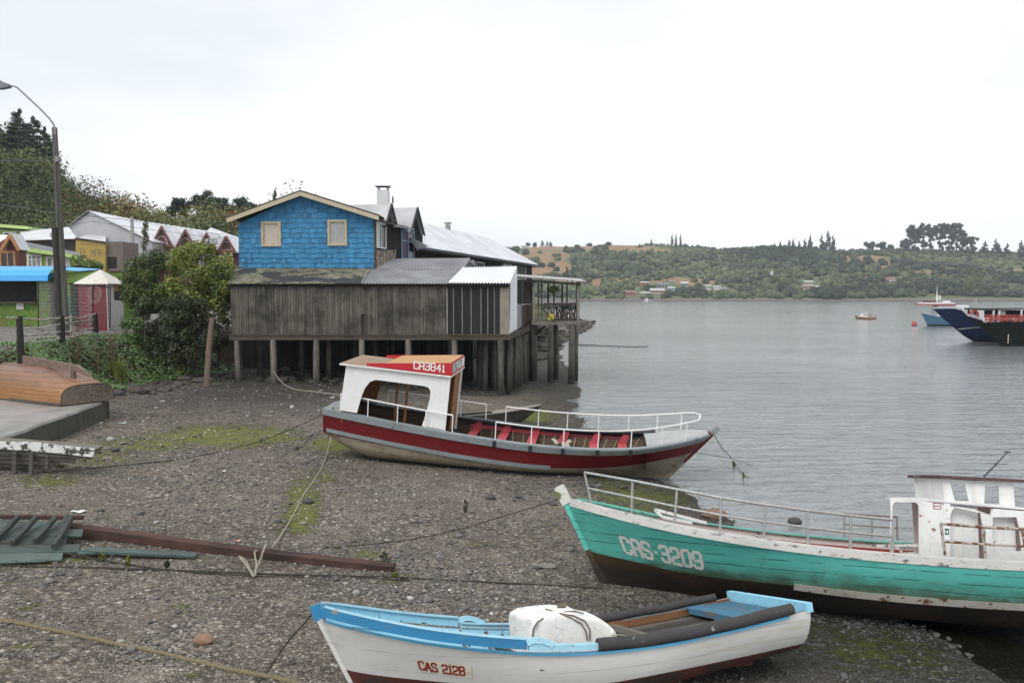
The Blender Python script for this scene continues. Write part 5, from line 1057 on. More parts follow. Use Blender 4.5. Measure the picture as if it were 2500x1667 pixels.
def black_house():
    rt = thing('black_house', 'black walled house with two steep dormers and a white chimney beside the blue house', 'house', (-7.2, 42.2, 6.4))
    P = lambda s, z, k=0.0: Vector((LA.x+LD.x*s-LN.x*k, LA.y+LD.y*s-LN.y*k, z))
    def S(px): v = onflank(px, 600); return (v-LA).dot(LD)
    mb = MB(); zt = 9.1; mb.prism([P(.05,5.4), P(6.9,5.4), P(6.9,zt), P(.05,zt)], LN*.15); part(mb, 'wall', BLACKWALL, rt)
    flank_window(rt, 917, 546, 941, 605, WIN_WHITE, 1, 0, .02, PALE_CURTAIN); flank_window(rt, 979, 566, 1010, 632, plain('blue_grey_frame', (.22,.30,.40), .5), 1, 1, .02, plain('purple_curtain', (.12,.09,.15), .9))
    eb = metal('dormer_sheet', (.50,.50,.51), .45, .12, .25); trim = plain('dark_green_trim', (.035,.045,.045), .6)
    for pa, pl, pr, ya, yl, yr in ((947, 936, 961, 498, 524, 551), (1011, 993, 1024, 507, 553, 568)):
        sa, sl, sr = S(pa), S(pl), S(pr); za, zl_, zr_ = onflank(pa, ya).z, onflank(pl, yl).z, onflank(pr, yr).z; hw = max((sr-sl)/2, .7); sl, sr = sa-hw, sa+hw; ze = min(zl_, zr_, za-.9)
        a, l, r = P(sa,za,.25), P(sl-.1,ze-.12,.25), P(sr+.1,ze-.12,.25); back = LN*5.2
        mb = MB(); corr(mb, l, l+back, a+back, a, .12, .010); part(mb, 'dormer_roof', eb, rt, 60); mb = MB(); corr(mb, r+back, r, a, a+back, .12, .010); part(mb, 'dormer_roof', eb, rt, 60)
        mb = MB(); mb.prism([P(sl,ze-.2,.01), P(sr,ze-.2,.01), P(sa,za-.06,.01)], LN*.12); part(mb, 'dormer_gable', BLACKWALL, rt)
        mb = MB(); mb.beam(l+Vector((0,0,-.05)), a+Vector((0,0,-.02)), .05, .16); mb.beam(r+Vector((0,0,-.05)), a+Vector((0,0,-.022)), .05, .16); part(mb, 'barge_board', trim, rt)
    mb = MB(); c = [P(s, z, k) for s, z, k in ((1.9,8.95,.42),(4.2,8.95,.42))]; corr(mb, c[0], c[1], c[1]+LN*4+Vector((0,0,1.1)), c[0]+LN*4+Vector((0,0,1.1)), .12, .01); part(mb, 'roof', eb, rt, 60)
    mb = MB(); mb.beam(P(1.8,8.9,.45), P(4.3,8.9,.45), .12, .11); part(mb, 'gutter', ZINC, rt)
    mb = MB(); mb.beam(P(-.3,8.98,.45), P(1.2,8.98,.45), .12, .11); part(mb, 'gutter', DARKWOOD, rt)
    mb = MB(); mb.prism([(X39(563),47.45,3.1),(-5.9,47.45,3.1),(-1.2,64,3.1),(-13.2,64,3.1)], (0,0,.15)); part(mb, 'floor_deck', DARKWOOD, rt)
    mb = MB(); boards(mb, (X39(563)-1.5,45.0), (-2.2,45.0), lambda u: .3, lambda u: 3.1, .2, tbase=.3); part(mb, 'added_shade_boards', BLACKBOARD, rt)  # black boards added under the floor to keep the space behind dark
    # chimney
    Y = 44.9; a, b = atY(920,498,Y), atY(947,464,Y); mb = MB(); w = b.x-a.x; mb.box((a.x,Y,a.z-1.2), (b.x,Y+w,b.z)); ch = part(mb, 'chimney', plain('white_chimney', (.62,.62,.62), .6, 0, .1, 3), rt)
    mb = MB(); t = atY(933,453,Y).z
    for ix in (.04, w-.08):
        for iy in (.04, w-.08): mb.box((a.x+ix,Y+iy,b.z), (a.x+ix+.05,Y+iy+.05,b.z+.24))
    c = Vector((a.x+w/2,Y+w/2,t)); e = .12; base = [Vector((a.x-e,Y-e,b.z+.22)), Vector((b.x+e,Y-e,b.z+.22)), Vector((b.x+e,Y+w+e,b.z+.22)), Vector((a.x-e,Y+w+e,b.z+.22))]
    mb.add(base+[c], [(0,1,4),(1,2,4),(2,3,4),(3,0,4),(3,2,1,0)]); part_into(mb, 'chimney_cap', plain('dark_cap', (.06,.06,.06), .6, .3), ch, rt)
    p = P(S(956), atY(956,496,45).z, .1); mb = MB(); mb.tube([p-Vector((0,0,.1)), p+Vector((0,0,.18)), p+Vector((0,0,.22)), p+Vector((0,0,.38))], [.05,.05,.03,.004], 6); part(mb, 'finial', trim, rt)
    # ragged pale shingles under the first window
    mb = MB(); random.seed(8)
    for i in range(26):
        for j in range(5):
            px = 917+i*1.9; py = 610+j*8+random.uniform(-2,2)
            if py > 650-abs(i-4)*1.0 and i > 6 or random.random() < .12*i/8: continue
            p = onflank(px, py, .03+.004*j); mb.prism([p, p+LD*.13, p+LD*.13+Vector((0,0,-.26)), p+Vector((0,0,-.26))], -LN*.015, 0, random.random())
    part(mb, 'old_shingles', wood('pale_shingles', (.34,.28,.23), (.17,.14,.115), (5,5,1), 1, .85, .2), rt)
black_house()
# ------------------------------------------------------------------ long black building with the bright roof
def long_building():
    rt = thing('long_stilt_building', 'long black building on piles with bright metal roof running out over the water', 'building', (-4.5, 52, 6.4))
    s0, s1 = 5.2, 35.5; P = lambda s, z, k=0.0: Vector((LA.x+LD.x*s-LN.x*k, LA.y+LD.y*s-LN.y*k, z)); ze, zr, wd = 8.02, 10.55, 4.3
    mb = MB(); mb.prism([P(s0,3.3), P(s1-.4,3.3), P(s1-.4,ze+.1), P(s0,ze+.1)], LN*.15); part(mb, 'wall', BLACKWALL, rt)
    mb = MB()
    for s in (s0, s1-.5): mb.prism([P(s,3.3,-.16), P(s,3.3,-2*wd), P(s,ze,-2*wd), P(s,zr-.05,-wd), P(s,ze,-.16)], LD*.12)
    part(mb, 'gable_wall', BLACKWALL, rt)
    for k in range(7):
        a, b = s0-.3+(s1-s0+.3)*k/7, s0-.3+(s1-s0+.3)*(k+1)/7; mb = MB(); dz = .012*(k % 2)
        corr(mb, P(a,ze-.05+dz,.55), P(b+.1,ze-.05+dz,.55), P(b+.1,zr+dz,-wd), P(a,zr+dz,-wd), .16, .012, 0, random.uniform(.35,.65)); part(mb, 'roof_sheet', ROOFZINC, rt, 60)
    mb = MB(); corr(mb, P(s1,ze-.05,-2*wd-.5), P(s0-.3,ze-.05,-2*wd-.5), P(s0-.3,zr,-wd), P(s1,zr,-wd), .3, .012); part(mb, 'roof_sheet', ROOFZINC, rt, 60)
    mb = MB(); mb.beam(P(s0-.3,ze-.14,.56), P(s1,ze-.14,.56), .10, .16); part(mb, 'gutter', plain('dark_blue_gutter', (.045,.055,.07), .5), rt)
    mb = MB(); mb.beam(P(s0,ze-.28,.25), P(s1-.2,ze-.28,.25), .5, .04); part(mb, 'soffit', DARKWOOD, rt)
    for k in range(3): mb = MB(); mb.beam(P(s0+1.5+k*4.2,zr-.4-.35*k,-wd+.6+.55*k), P(s0+4.6+k*4.2,zr-.42-.35*k,-wd+.6+.55*k), .06, .03); part(mb, 'roof_cable', plain('roof_cable', (.05,.05,.05), .6), rt)
    mb = MB(); mb.prism([P(s0-.35,ze-.3,.45), P(s0-.35,ze+.55,-.1), P(s0-.35,ze-.02,1.1)], LD*.1); part(mb, 'roof_scrap', ZINC, rt)
    c = P(23.5, zr-.1, -wd); mb = MB(); mb.tube([c, c+Vector((0,0,.42))], .22, 8); mb.tube([c+Vector((0,0,.5)), c+Vector((0,0,.62))], .30, 8); mb.tube([c+Vector((0,0,.4)), c+Vector((0,0,.52))], .06, 6); part(mb, 'chimney', plain('sooty_pipe', (.30,.29,.28), .6, .2), rt, 40)
    flank_window(rt, 1160, 641, 1181, 655, WIN_WHITE, 0, 0, .02); flank_window(rt, 1225, 649, 1283, 679, WIN_WHITE, 1, 0, .02, PALE_CURTAIN)
    mb = MB(); p = onflank(1134, 620, .05); mb.blob(p, (.12,.12,.12)); part(mb, 'wall_lamp', plain('lamp_white', (.6,.6,.58), .4), rt, 60)
    mb = MB(); mb.prism([P(s0-1,3.1), P(s1,3.1), P(s1,3.1,-9), P(s0-1,3.1,-9)], (0,0,.18)); part(mb, 'floor_deck', DARKWOOD, rt)
    random.seed(9); sp = []
    for s in np.arange(5.2, 35, 1.0):
        for k in (0, 2.6): p = P(float(s), 0, -k-.1+random.uniform(-.15,.15)); sp.append((p.x, p.y, 3.12, random.uniform(.10,.15)))
    pileset(rt, sp)
long_building()
# ------------------------------------------------------------------ terrace on tall piles
def terrace():
    Y = 46.0; q = lambda px, py, y=Y: atY(px, py, y); rt = thing('stilt_terrace', 'open roofed wooden terrace on tall piles at the end of the grey shed', 'terrace', tuple(q(1355, 790)))
    a, b = q(1300,784), q(1413,783); zt = (a.z+b.z)/2; Yb = 51.0
    mb = MB(); mb.box((a.x-.05,Y-.08,zt-.22), (b.x,Y+.05,zt)); part(mb, 'edge_beam', wood('grey_edge_beam', (.25,.225,.19), (.12,.105,.09), (.5,6,6), 1, .8, .3), rt)
    mb = MB(); mb.box((a.x-1.1,Y+.05,zt-.16), (b.x-.05,Yb,zt-.03)); part(mb, 'deck', DARKWOOD, rt)
    mb = MB(); zf = q(1300,683); mb.prism([q(1264,676,Y-.4), q(1430,689,Y-.4), q(1430,689,Y-.4)+Vector((.2,6,.25)), q(1264,676,Y-.4)+Vector((-.3,6,.25))], (0,0,.07)); part(mb, 'roof', paint('grey_roof_edge', (.44,.43,.41), (.2,.19,.17), .04, .3), rt)
    mb = MB(); mb.beam(q(1270,684,Y-.2), q(1418,694,Y-.2), .08, .13); part(mb, 'roof_beam', DARKWOOD, rt)
    greyp = wood('grey_posts', (.27,.25,.215), (.15,.135,.115), (7,7,.5), 1, .8, .25)
    for px, y, w in ((1303,Y,.13),(1411,Y,.16),(1408,Yb,.12),(1352,Yb,.09),(1338,Yb,.10),(1372,Yb,.10),(1384,Yb,.09)):
        p = q(px, 784, y); zr_ = q(px, 688, Y).z; mb = MB(); mb.box((p.x-w/2,y-w/2,zt-.02), (p.x+w/2,y+w/2,zr_)); part(mb, 'post', greyp if y == Y else DARKWOOD, rt)
    for px in (1316, 1324): p = q(px, 784); mb = MB(); mb.box((p.x-.05,Y+1.2,zt-.02), (p.x+.05,Y+1.3,q(px,690).z)); part(mb, 'post', greyp, rt)
    mb = MB(); x0, x1 = q(1303,760).x, q(1353,760).x
    for k in range(8): z = zt+.04+k*.11; mb.box((x0,Y-.03,z), (x1,Y+.0,z+.065), 0, random.uniform(.3,.8))
    part(mb, 'slat_railing', wood('slat_timber', (.16,.145,.125), (.07,.063,.055), (.5,6,6), 1, .8, .3), rt)
    mb = MB(); x2 = q(1411,760).x
    for k in range(20):
        x = x1+(x2-x1)*k/20; lean = random.uniform(-.3,.45); mb.beam((x,Y+.06+.03*(k%3),zt+.02), (x+lean,Y+.10+.03*(k%3),zt+random.uniform(.65,.98)), .08, .03, 0, random.random()*.6, up=(0,1,0))
    part(mb, 'plank_railing', wood('dark_planks', (.10,.08,.065), (.03,.027,.025), (6,6,.6), 1, .8, .4), rt)
    mb = MB(); mb.box((x0,Y-.02,zt+.92), (x2,Y+.10,zt+.99)); part(mb, 'hand_rail', DARKWOOD, rt)
    pileset(rt, [(q(1346,790).x,Y+.05,zt-.18,.17),(q(1397,790).x,Y+.05,zt-.18,.19),(q(1358,790,Y+2).x,Y+2,zt-.18,.15),(q(1407,790,Y+2).x,Y+2,zt-.18,.15),(q(1306,790,47).x,47.2,zt-.18,.17),(q(1300,790,46.5).x,46.4,zt-.18,.15)])
    mb = MB(); mb.beam(q(1308,815,46.6), q(1330,797,46.2), .10, .10); part(mb, 'brace', DARKWOOD, rt)
    mb = MB(); c0, c1 = q(1274,745,45.2), q(1300,690,47.4); boards(mb, (c0.x,45.6), (c1.x,48.2), lambda u: 3.5, lambda u: q(1290,690,46.5).z, .22, out=(.8,-.6,0), tbase=.35); part(mb, 'back_wall', GREYBOARD, rt)
    t = thing('yellow_board', 'small yellow board propped against the terrace slats', 'board', tuple(q(1345,782))); mb = MB(); p0, p1 = q(1338,781,Y-.05), q(1352,766,Y-.05); mb.box((p0.x,Y-.09,p0.z), (p1.x,Y-.06,p1.z)); part(mb, 'panel', plain('faded_yellow', (.50,.43,.07), .6), t)
    mb = MB(); mb.beam(q(1325,754,Y-.1), q(1354,786,Y-.1), .06, .04, up=(0,1,0)); part_n = mb.build('loose_plank', DARKWOOD); tag(part_n, 'thin dark plank leaning across the terrace slat railing', 'plank')
    hp = thing('hanging_plant', 'bushy pot plant hanging under the terrace roof', 'plant', tuple(q(1352,700))); C = np.array([q(1352,707,Y+.5)]); V, F, tt = crown_cloud(C, np.array([[.34,.3,.24]]), 260, .12, [.5], up=.3)
    o = bulk('foliage', [LEAF_GREEN], V-np.array(hp.location), F, tt, hp); mb = MB(); p = q(1352,713,Y+.5); mb.tube([p, p+Vector((0,0,.18))], [.07,.11], 8); mb.tube([p+Vector((0,0,.15)), p+Vector((0,0,.62))], .008, 4); part(mb, 'pot', plain('pot_dark', (.05,.04,.03), .7), hp)
    wp = thing('rail_plants', 'row of dark straggly plants along the terrace hand rail', 'plant', tuple(q(1375,752))); C = np.array([q(1328+5.2*i, 750, Y+.15)+Vector((0,0,.02*(i%3))) for i in range(16)]); V, F, tt = crown_cloud(C, np.full((16,3), .17), 70, .08, RNG.uniform(0,.3,16)); bulk('foliage', [LEAF_DARK], V-np.array(wp.location), F, tt, wp); mb = MB(); mb.box((C[0][0],Y+.11,zt+.99), (C[-1][0],Y+.2,zt+1.05)); part(mb, 'trough', DARKWOOD, wp)
LEAF_GREEN = leafmat('bright_leaf', [(0, (.04,.07,.022)), (.35, (.105,.15,.036)), (.65, (.22,.245,.05)), (.9, (.36,.33,.07)), (1, (.45,.37,.11))])
LEAF_DARK = leafmat('dark_leaf', [(0, (.018,.025,.013)), (.4, (.050,.065,.025)), (.75, (.10,.122,.038)), (1, (.18,.18,.06))])
IVY_LEAF = leafmat('ivy_leaf', [(0, (.036,.07,.022)), (.4, (.085,.155,.042)), (.75, (.155,.245,.07)), (.95, (.26,.34,.14)), (1, (.60,.64,.52))], .4, .5)
terrace()
# ================================================================== LEFT SHORE: slip, upturned boat, wrecks, bank, stalls, town
CONCRETE = NT('wet_concrete'); 
def _conc():
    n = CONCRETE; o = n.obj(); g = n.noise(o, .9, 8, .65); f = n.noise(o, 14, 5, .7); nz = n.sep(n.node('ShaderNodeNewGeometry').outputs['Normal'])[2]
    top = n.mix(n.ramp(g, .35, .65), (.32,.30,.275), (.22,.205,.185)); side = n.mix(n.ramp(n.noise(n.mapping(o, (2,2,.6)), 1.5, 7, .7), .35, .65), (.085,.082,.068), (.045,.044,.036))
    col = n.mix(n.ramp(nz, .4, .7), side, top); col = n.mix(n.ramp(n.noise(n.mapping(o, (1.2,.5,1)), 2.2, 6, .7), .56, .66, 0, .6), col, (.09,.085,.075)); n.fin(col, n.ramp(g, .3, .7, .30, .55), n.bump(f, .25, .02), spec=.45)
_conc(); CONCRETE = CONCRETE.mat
SLAB_Z = 1.58
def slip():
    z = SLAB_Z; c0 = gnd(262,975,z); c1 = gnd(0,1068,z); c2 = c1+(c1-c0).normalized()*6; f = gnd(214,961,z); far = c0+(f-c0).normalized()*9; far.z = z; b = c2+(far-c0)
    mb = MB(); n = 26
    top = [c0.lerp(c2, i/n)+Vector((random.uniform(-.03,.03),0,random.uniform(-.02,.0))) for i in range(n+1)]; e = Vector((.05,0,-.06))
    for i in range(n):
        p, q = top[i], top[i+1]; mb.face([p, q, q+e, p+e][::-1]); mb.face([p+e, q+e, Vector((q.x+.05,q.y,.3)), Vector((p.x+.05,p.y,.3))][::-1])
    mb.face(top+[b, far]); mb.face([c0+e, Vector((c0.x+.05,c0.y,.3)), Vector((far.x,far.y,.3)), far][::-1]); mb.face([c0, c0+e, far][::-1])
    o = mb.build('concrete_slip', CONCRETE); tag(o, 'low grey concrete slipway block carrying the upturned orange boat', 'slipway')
slip()
def upturned_boat():
    z = SLAB_Z+.03; n0, f0 = gnd(150,990,z), gnd(220,968,z); n1 = gnd(0,970,z)
    ax = (n1-n0); ax.z = 0; ax.normalize(); cr = Vector((0,0,1)).cross(ax); cr = cr if cr.y > 0 else -cr; W0 = abs((f0-n0).dot(cr))
    rt = thing('upturned_boat', 'upturned orange wooden boat with grey keel on the concrete slip', 'boat', tuple(n0))
    n = NT('orange_planking'); o = n.obj(); ang = math.atan2(ax.y, ax.x); v = n.mapping(n.mapping(o, rot=(0,0,-ang)), (.35,3,3)); g = n.noise(v, 2.2, 8, .65); hz = n.sep(o)[2]
    col = n.mix(n.ramp(g, .3, .7), (.40,.205,.085), (.25,.11,.045)); col = n.mix(n.ramp(hz, .35, .95), col, n.mix(g, (.27,.15,.105), (.20,.115,.085)))
    se = n.math('LESS_THAN', n.math('FRACT', n.math('DIVIDE', hz, .135)), .07); col = n.mix(n.math('MULTIPLY', se, n.ramp(n.noise(v, 3, 4), .38, .5, .2, .9)), col, (.035,.022,.015))
    col = n.mix(n.ramp(n.noise(v, 1.3, 8, .75), .54, .68, 0, .8), col, (.12,.095,.075)); pl = n.fin(col, .5, n.bump(n.math('SUBTRACT', g, se), .4, .02))
    L = 5.4
    def S(u, a):    # u metres from the transom, a 0..1 from near gunwale over the keel to the far gunwale
        w = W0/2*(1+.16*math.sin(min(u/3.2,1)*math.pi/2)-.9*max(0,(u-3.4)/2)**2); hh = .60+.50*math.sin(min(u/3.6,1)*math.pi/2); th = math.pi*a; c = -math.cos(th); y = w*math.copysign(abs(c)**.55, c); zz = hh*math.sin(th)**.62
        return n0+cr*(W0/2)+ax*u+cr*y+Vector((0,0,zz))
    mb = MB(); mb.grid(lambda u, a: S(u*L, a), 30, 28); part(mb, 'hull', pl, rt, 50)
    mb = MB(); mb.face([S(.0, i/28)-ax*.004 for i in range(29)]); part(mb, 'transom', wood('grey_transom', (.25,.20,.155), (.085,.07,.056), (7,.7,7), 1, .85, .5), rt)
    mb = MB(); mb.sweep([S(u, 0)+Vector((0,0,.03)) for u in (0,1,2,3)], [(-.03,-.04),(.03,-.04),(.03,.04),(-.03,.04)]); part(mb, 'rubbing_strake', wood('grey_strake', (.16,.13,.11), (.07,.06,.05), (.6,4,4), 1, .85, .3), rt)
    mb = MB(); q = [S(0, i/28)+ax*.01 for i in range(0,29)]; mb.tube([p+Vector((0,0,.01)) for p in q], .022, 5); part(mb, 'transom_edge', wood('dark_edge', (.10,.08,.06), (.05,.04,.03), (4,4,4), 1, .85, .3), rt)
    kd = wood('grey_keel_timber', (.26,.185,.15), (.12,.08,.062), (.6,5,5), 1, .8, .3); k0 = atY(151,898,n0.y+W0/2); top = lambda u: S(u,.5)
    mb = MB(); A = [top(.55)+Vector((0,0,.50)), top(0.1)+Vector((0,0,.42)), top(-.25)+Vector((0,0,.30)), top(.7)+Vector((0,0,.26)), top(4)+Vector((0,0,-.02)), top(4)+Vector((0,0,.30))]; mb.prism([p-cr*.05 for p in A], cr*.10); part(mb, 'keel', kd, rt)
    mb = MB(); mb.prism([p-cr*.045 for p in (top(.75)+Vector((0,0,-.02)), top(.95)+Vector((0,0,-.02)), top(.95)+Vector((0,0,.3)), top(.75)+Vector((0,0,.3)))], cr*.09); part(mb, 'keel_post', kd, rt)
upturned_boat()
def white_wreck():
    z = .95; p0, p1 = gnd(0,1150,z), gnd(235,1150,z); Y = p1.y; q = lambda px, py, y=Y: atY(px, py, y); rt = thing('broken_hull_side', 'broken boat side with peeling white top plank and dark rotten boards', 'boat wreck', tuple(q(150,1165)))
    dk = wood('rotten_boards', (.17,.155,.135), (.04,.036,.032), (.6,5,5), 1, .9, .6, (.015,.014,.013)); wp = paint('peeling_white', (.78,.77,.75), (.11,.095,.08), .13, .15, scale=1.3); wp2 = wood('grey_plank_top', (.21,.19,.165), (.12,.108,.092), (.6,5,5), 1, .85, .3)
    mb = MB(); up = [(-60,1076),(0,1078),(85,1080),(150,1088),(232,1096)]; lo = [(-60,1094),(0,1096),(85,1101),(150,1107),(225,1116)]
    mb.prism([q(*p) for p in lo]+[q(*p) for p in up[::-1]], (0,.05,0)); part(mb, 'white_plank', wp, rt)
    mb = MB(); mb.prism([q(*p)+Vector((0,.051,.012)) for p in [(-60,1094),(225,1114),(232,1098),(-60,1076)]], (0,.35,.03)); part(mb, 'plank_top', wp2, rt)
    mb = MB(); random.seed(4)
    for k, (x1, y0, y1) in enumerate(((222,1114,1122),(180,1120,1133),(140,1128,1142),(118,1138,1152),(70,1150,1164),(66,1160,1176))):
        d = .05+.03*k; mb.prism([q(-60,y0-14+k),q(x1*.5,y0-7+random.uniform(-1,1)),q(x1,y0+2),q(x1-random.uniform(2,9),y1),q(x1*.5,y1-6),q(-60,y1-12)][::-1], (0,.03,0), 0, random.random())
        mb.v[-12:] = [(a, b+d, c) for a, b, c in mb.v[-12:]]
    part(mb, 'rotten_planks', dk, rt)
    for px, y0, y1, w in ((38,1100,1182,.10),(79,1104,1172,.09),(118,1112,1140,.07),(208,1116,1128,.06)):
        mb = MB(); mb.beam(q(px,y0)+Vector((0,-.03,0)), q(px-2,y1)+Vector((0,-.03,0)), w, .06, up=(0,1,0)); part(mb, 'frame_timber', dk, rt)
    mb = MB(); mb.tube([q(-60,1074,Y+.5), q(120,1087,Y+.5), q(200,1098,Y+.5), q(248,1106,Y+.5)], [.03,.04,.04,.015], 6); part(mb, 'black_pole', BLACKBOARD, rt)
white_wreck()
def keel_wreck():
    P = lambda px, py, z: gnd(px, py, z); z0 = .78; rt = thing('wrecked_keel', 'wrecked boat bottom with ribs and long brown keel beam on the gravel', 'boat wreck', tuple(hit(400,1340)))
    bm = wood('red_brown_beam', (.115,.058,.043), (.042,.03,.025), (.7,6,6), 1, .8, .7, (.02,.016,.014)); tl = paint('worn_teal_planks', (.085,.115,.105), (.07,.065,.06), .05, .5, stretch=(.4,2,2), scale=1.5, rough=.8); rb = wood('teal_grey_ribs', (.075,.088,.078), (.035,.04,.036), (4,4,4), 1, .85, .4)
    def line(pxs, up=.0):
        out = []
        for px, py in pxs: g = hit(px, py); out.append(g+Vector((0,0,up)))
        return out
    pts = line([(160,1312),(330,1331),(520,1352),(700,1374),(960,1400)]); mb = MB(); hts = [.20,.17,.14,.12,.10]
    vs = []
    for p, hh in zip(pts, hts): vs += [p+Vector((0,-.0,-.05)), p+Vector((0,0,hh)), p+Vector((.02,.13,hh+.03)), p+Vector((.02,.13,-.05))]
    mb.add(vs, [(4*i+j, 4*i+(j+1)%4, 4*i+4+(j+1)%4, 4*i+4+j) for i in range(4) for j in range(4)]+[(0,1,2,3),(19,18,17,16)]); part(mb, 'keel_beam', bm, rt)
    top = [hit(-40,1296)+Vector((0,0,.22)), hit(175,1308)+Vector((0,0,.25))]; low = [hit(-40,1388)+Vector((0,0,.07)), hit(150,1378)+Vector((0,0,.06))]
    mb = MB()
    for k in range(5):
        a, b = k/5, (k+1)/5-.012; A = top[0].lerp(low[0], a), top[1].lerp(low[1], a)+Vector((.25*(k%2),0,0)), top[1].lerp(low[1], b)+Vector((.25*(k%2),0,0)), top[0].lerp(low[0], b); mb.prism(list(A), (0,0,-.025), 0, random.random())
    part(mb, 'bottom_planks', tl, rt)
    for px0, py0, px1, py1 in ((46,1288,-10,1336),(90,1290,30,1345),(136,1290,86,1340),(164,1288,142,1330),(176,1288,132,1352)):
        a, b = hit(px0,py0+22)+Vector((0,0,.36)), hit(px1,py1+10)+Vector((0,0,.20)); m_ = a.lerp(b,.5)+Vector((0,0,-.02)); mb = MB(); mb.sweep([a, m_, b], [(-.035,-.04),(.035,-.04),(.035,.04),(-.035,.04)]); part(mb, 'rib', rb, rt)
    mb = MB(); a, b = hit(-40,1300)+Vector((0,.05,.33)), hit(200,1306)+Vector((0,.05,.36)); mb.beam(a-Vector((0,0,.06)), b-Vector((0,0,.06)), .08, .07); part(mb, 'side_beam', bm, rt)
    mb = MB(); a, b = hit(205,1356)+Vector((0,0,.10)), hit(480,1362)+Vector((0,0,.05)); mb.beam(a, b, .22, .04); part(mb, 'loose_plank', tl, rt)
    a, b = hit(196,1360)+Vector((0,-.05,.09)), hit(236,1358)+Vector((0,0,.09)); o = MB(); o.beam(a, b, .24, .03); part(o, 'loose_plank', tl, rt)
keel_wreck()
def old_skiff():
    """grey flat boat half hidden behind the red one"""
    Y = 30.5; q = lambda px, py, y=Y: atY(px, py, y); rt = thing('grey_skiff', 'old dark grey skiff lying behind the red passenger boat', 'boat', tuple(hit(1200,1015)))
    h = Hull(7.6, 1.5, (.85,.80,.80,.86,.98,1.22), (.9,1.1,1.12,1.0,.62), full=(.62,1.3)); tip = q(1323,985,31.0)
    M = pose(rt, tip.x-7.55, 30.0, tip.z-1.20, .06, -.0, -.10); gw = wood('silver_grey_planks', (.135,.125,.105), (.055,.05,.043), (.4,5,5), 1, .85, .4, moss=.35); dk = wood('grey_deck', (.30,.28,.235), (.20,.185,.155), (.5,5,5), 1, .8, .2)
    h.shell([lambda t: .2], [gw, gw], 'hull', rt); h.transom([lambda t: .2], [gw, gw], rt); h.inner(lambda t: .3, DARKWOOD, rt, t1=.72); h.floor(lambda t: .3, DARKWOOD, rt, t1=.72)
    for sd in (1,-1): h.cap(0, .99, .16, .03, dk, rt, sd, 'gunwale', .0, .03)
    mb = MB(); vs = []
    for i in range(9): t = .74+.25*i/8; p = h.P(t,1); vs += [Vector((p.x,p.y,p.z+.02)), Vector((p.x,-p.y,p.z+.02))]
    mb.add(vs, [(2*i,2*i+1,2*i+3,2*i+2) for i in range(8)]); mb.build('foredeck', dk, rt)
    mb = MB(); mb.beam((2.0,-1.0,.72), (2.0,1.0,.72), .25, .04); mb.build('thwart', dk, rt)
old_skiff()
# ------------------------------------------------------------------ ropes
def rope(name, label, pts, r, m, up=None, n=10, sag=.0, strands=0):
    """through (pixel x, pixel y[, height over ground]) or ready points"""
    P = []
    for p in pts:
        if isinstance(p, Vector): P.append(p)
        else: g = hit(p[0], p[1]); k = p[2] if len(p) > 2 else r*.8; P.append(g if k <= r*1.01 else atray(p[0], p[1], g, k)); P[-1] = P[-1]+Vector((0,0,r*.6 if k <= r*1.01 else 0))
    fine = []
    for i in range(len(P)-1):
        a, b, c, d = P[max(i-1,0)], P[i], P[i+1], P[min(i+2,len(P)-1)]
        for k in range(n):
            f = k/n; w = .5*((2*b)+(-a+c)*f+(2*a-5*b+4*c-d)*f*f+(-a+3*b-3*c+d)*f**3); w = Vector(w); w.z = max(w.z, lh(w.x, w.y)+r*.3) if w.y < 160 else w.z; w.x += random.uniform(-r,r)*.35; w.y += random.uniform(-r,r)*.35; fine.append(w)
    fine.append(P[-1]); mb = MB()
    if strands:
        L = 0; acc = [0]
        for a, b in zip(fine, fine[1:]): L += (b-a).length; acc.append(L)
        m_ = int(L/(r*.9)); 
        for s in range(strands):
            path = []
            for i in range(m_+1):
                x = L*i/m_; j = min(np.searchsorted(acc, x, side='right')-1, len(fine)-2); f = (x-acc[j])/max(acc[j+1]-acc[j],1e-6); p = fine[j].lerp(fine[j+1], f); d = (fine[j+1]-fine[j]).normalized(); u = d.orthogonal().normalized(); w = d.cross(u); a = x/(r*5.5)*2*math.pi+s*2*math.pi/strands
                path.append(p+(u*math.cos(a)+w*math.sin(a))*r*.52)
            mb.tube(path, r*.56, 6)
    else: mb.tube(fine, r, 6)
    o = mb.build(name, m, None, 60); return tag(o, label, 'rope')
def atray(px, py, g, k):
    """point on the sight line that is k above the ground near g"""
    z = g.z+k; return gnd(px, py, z)
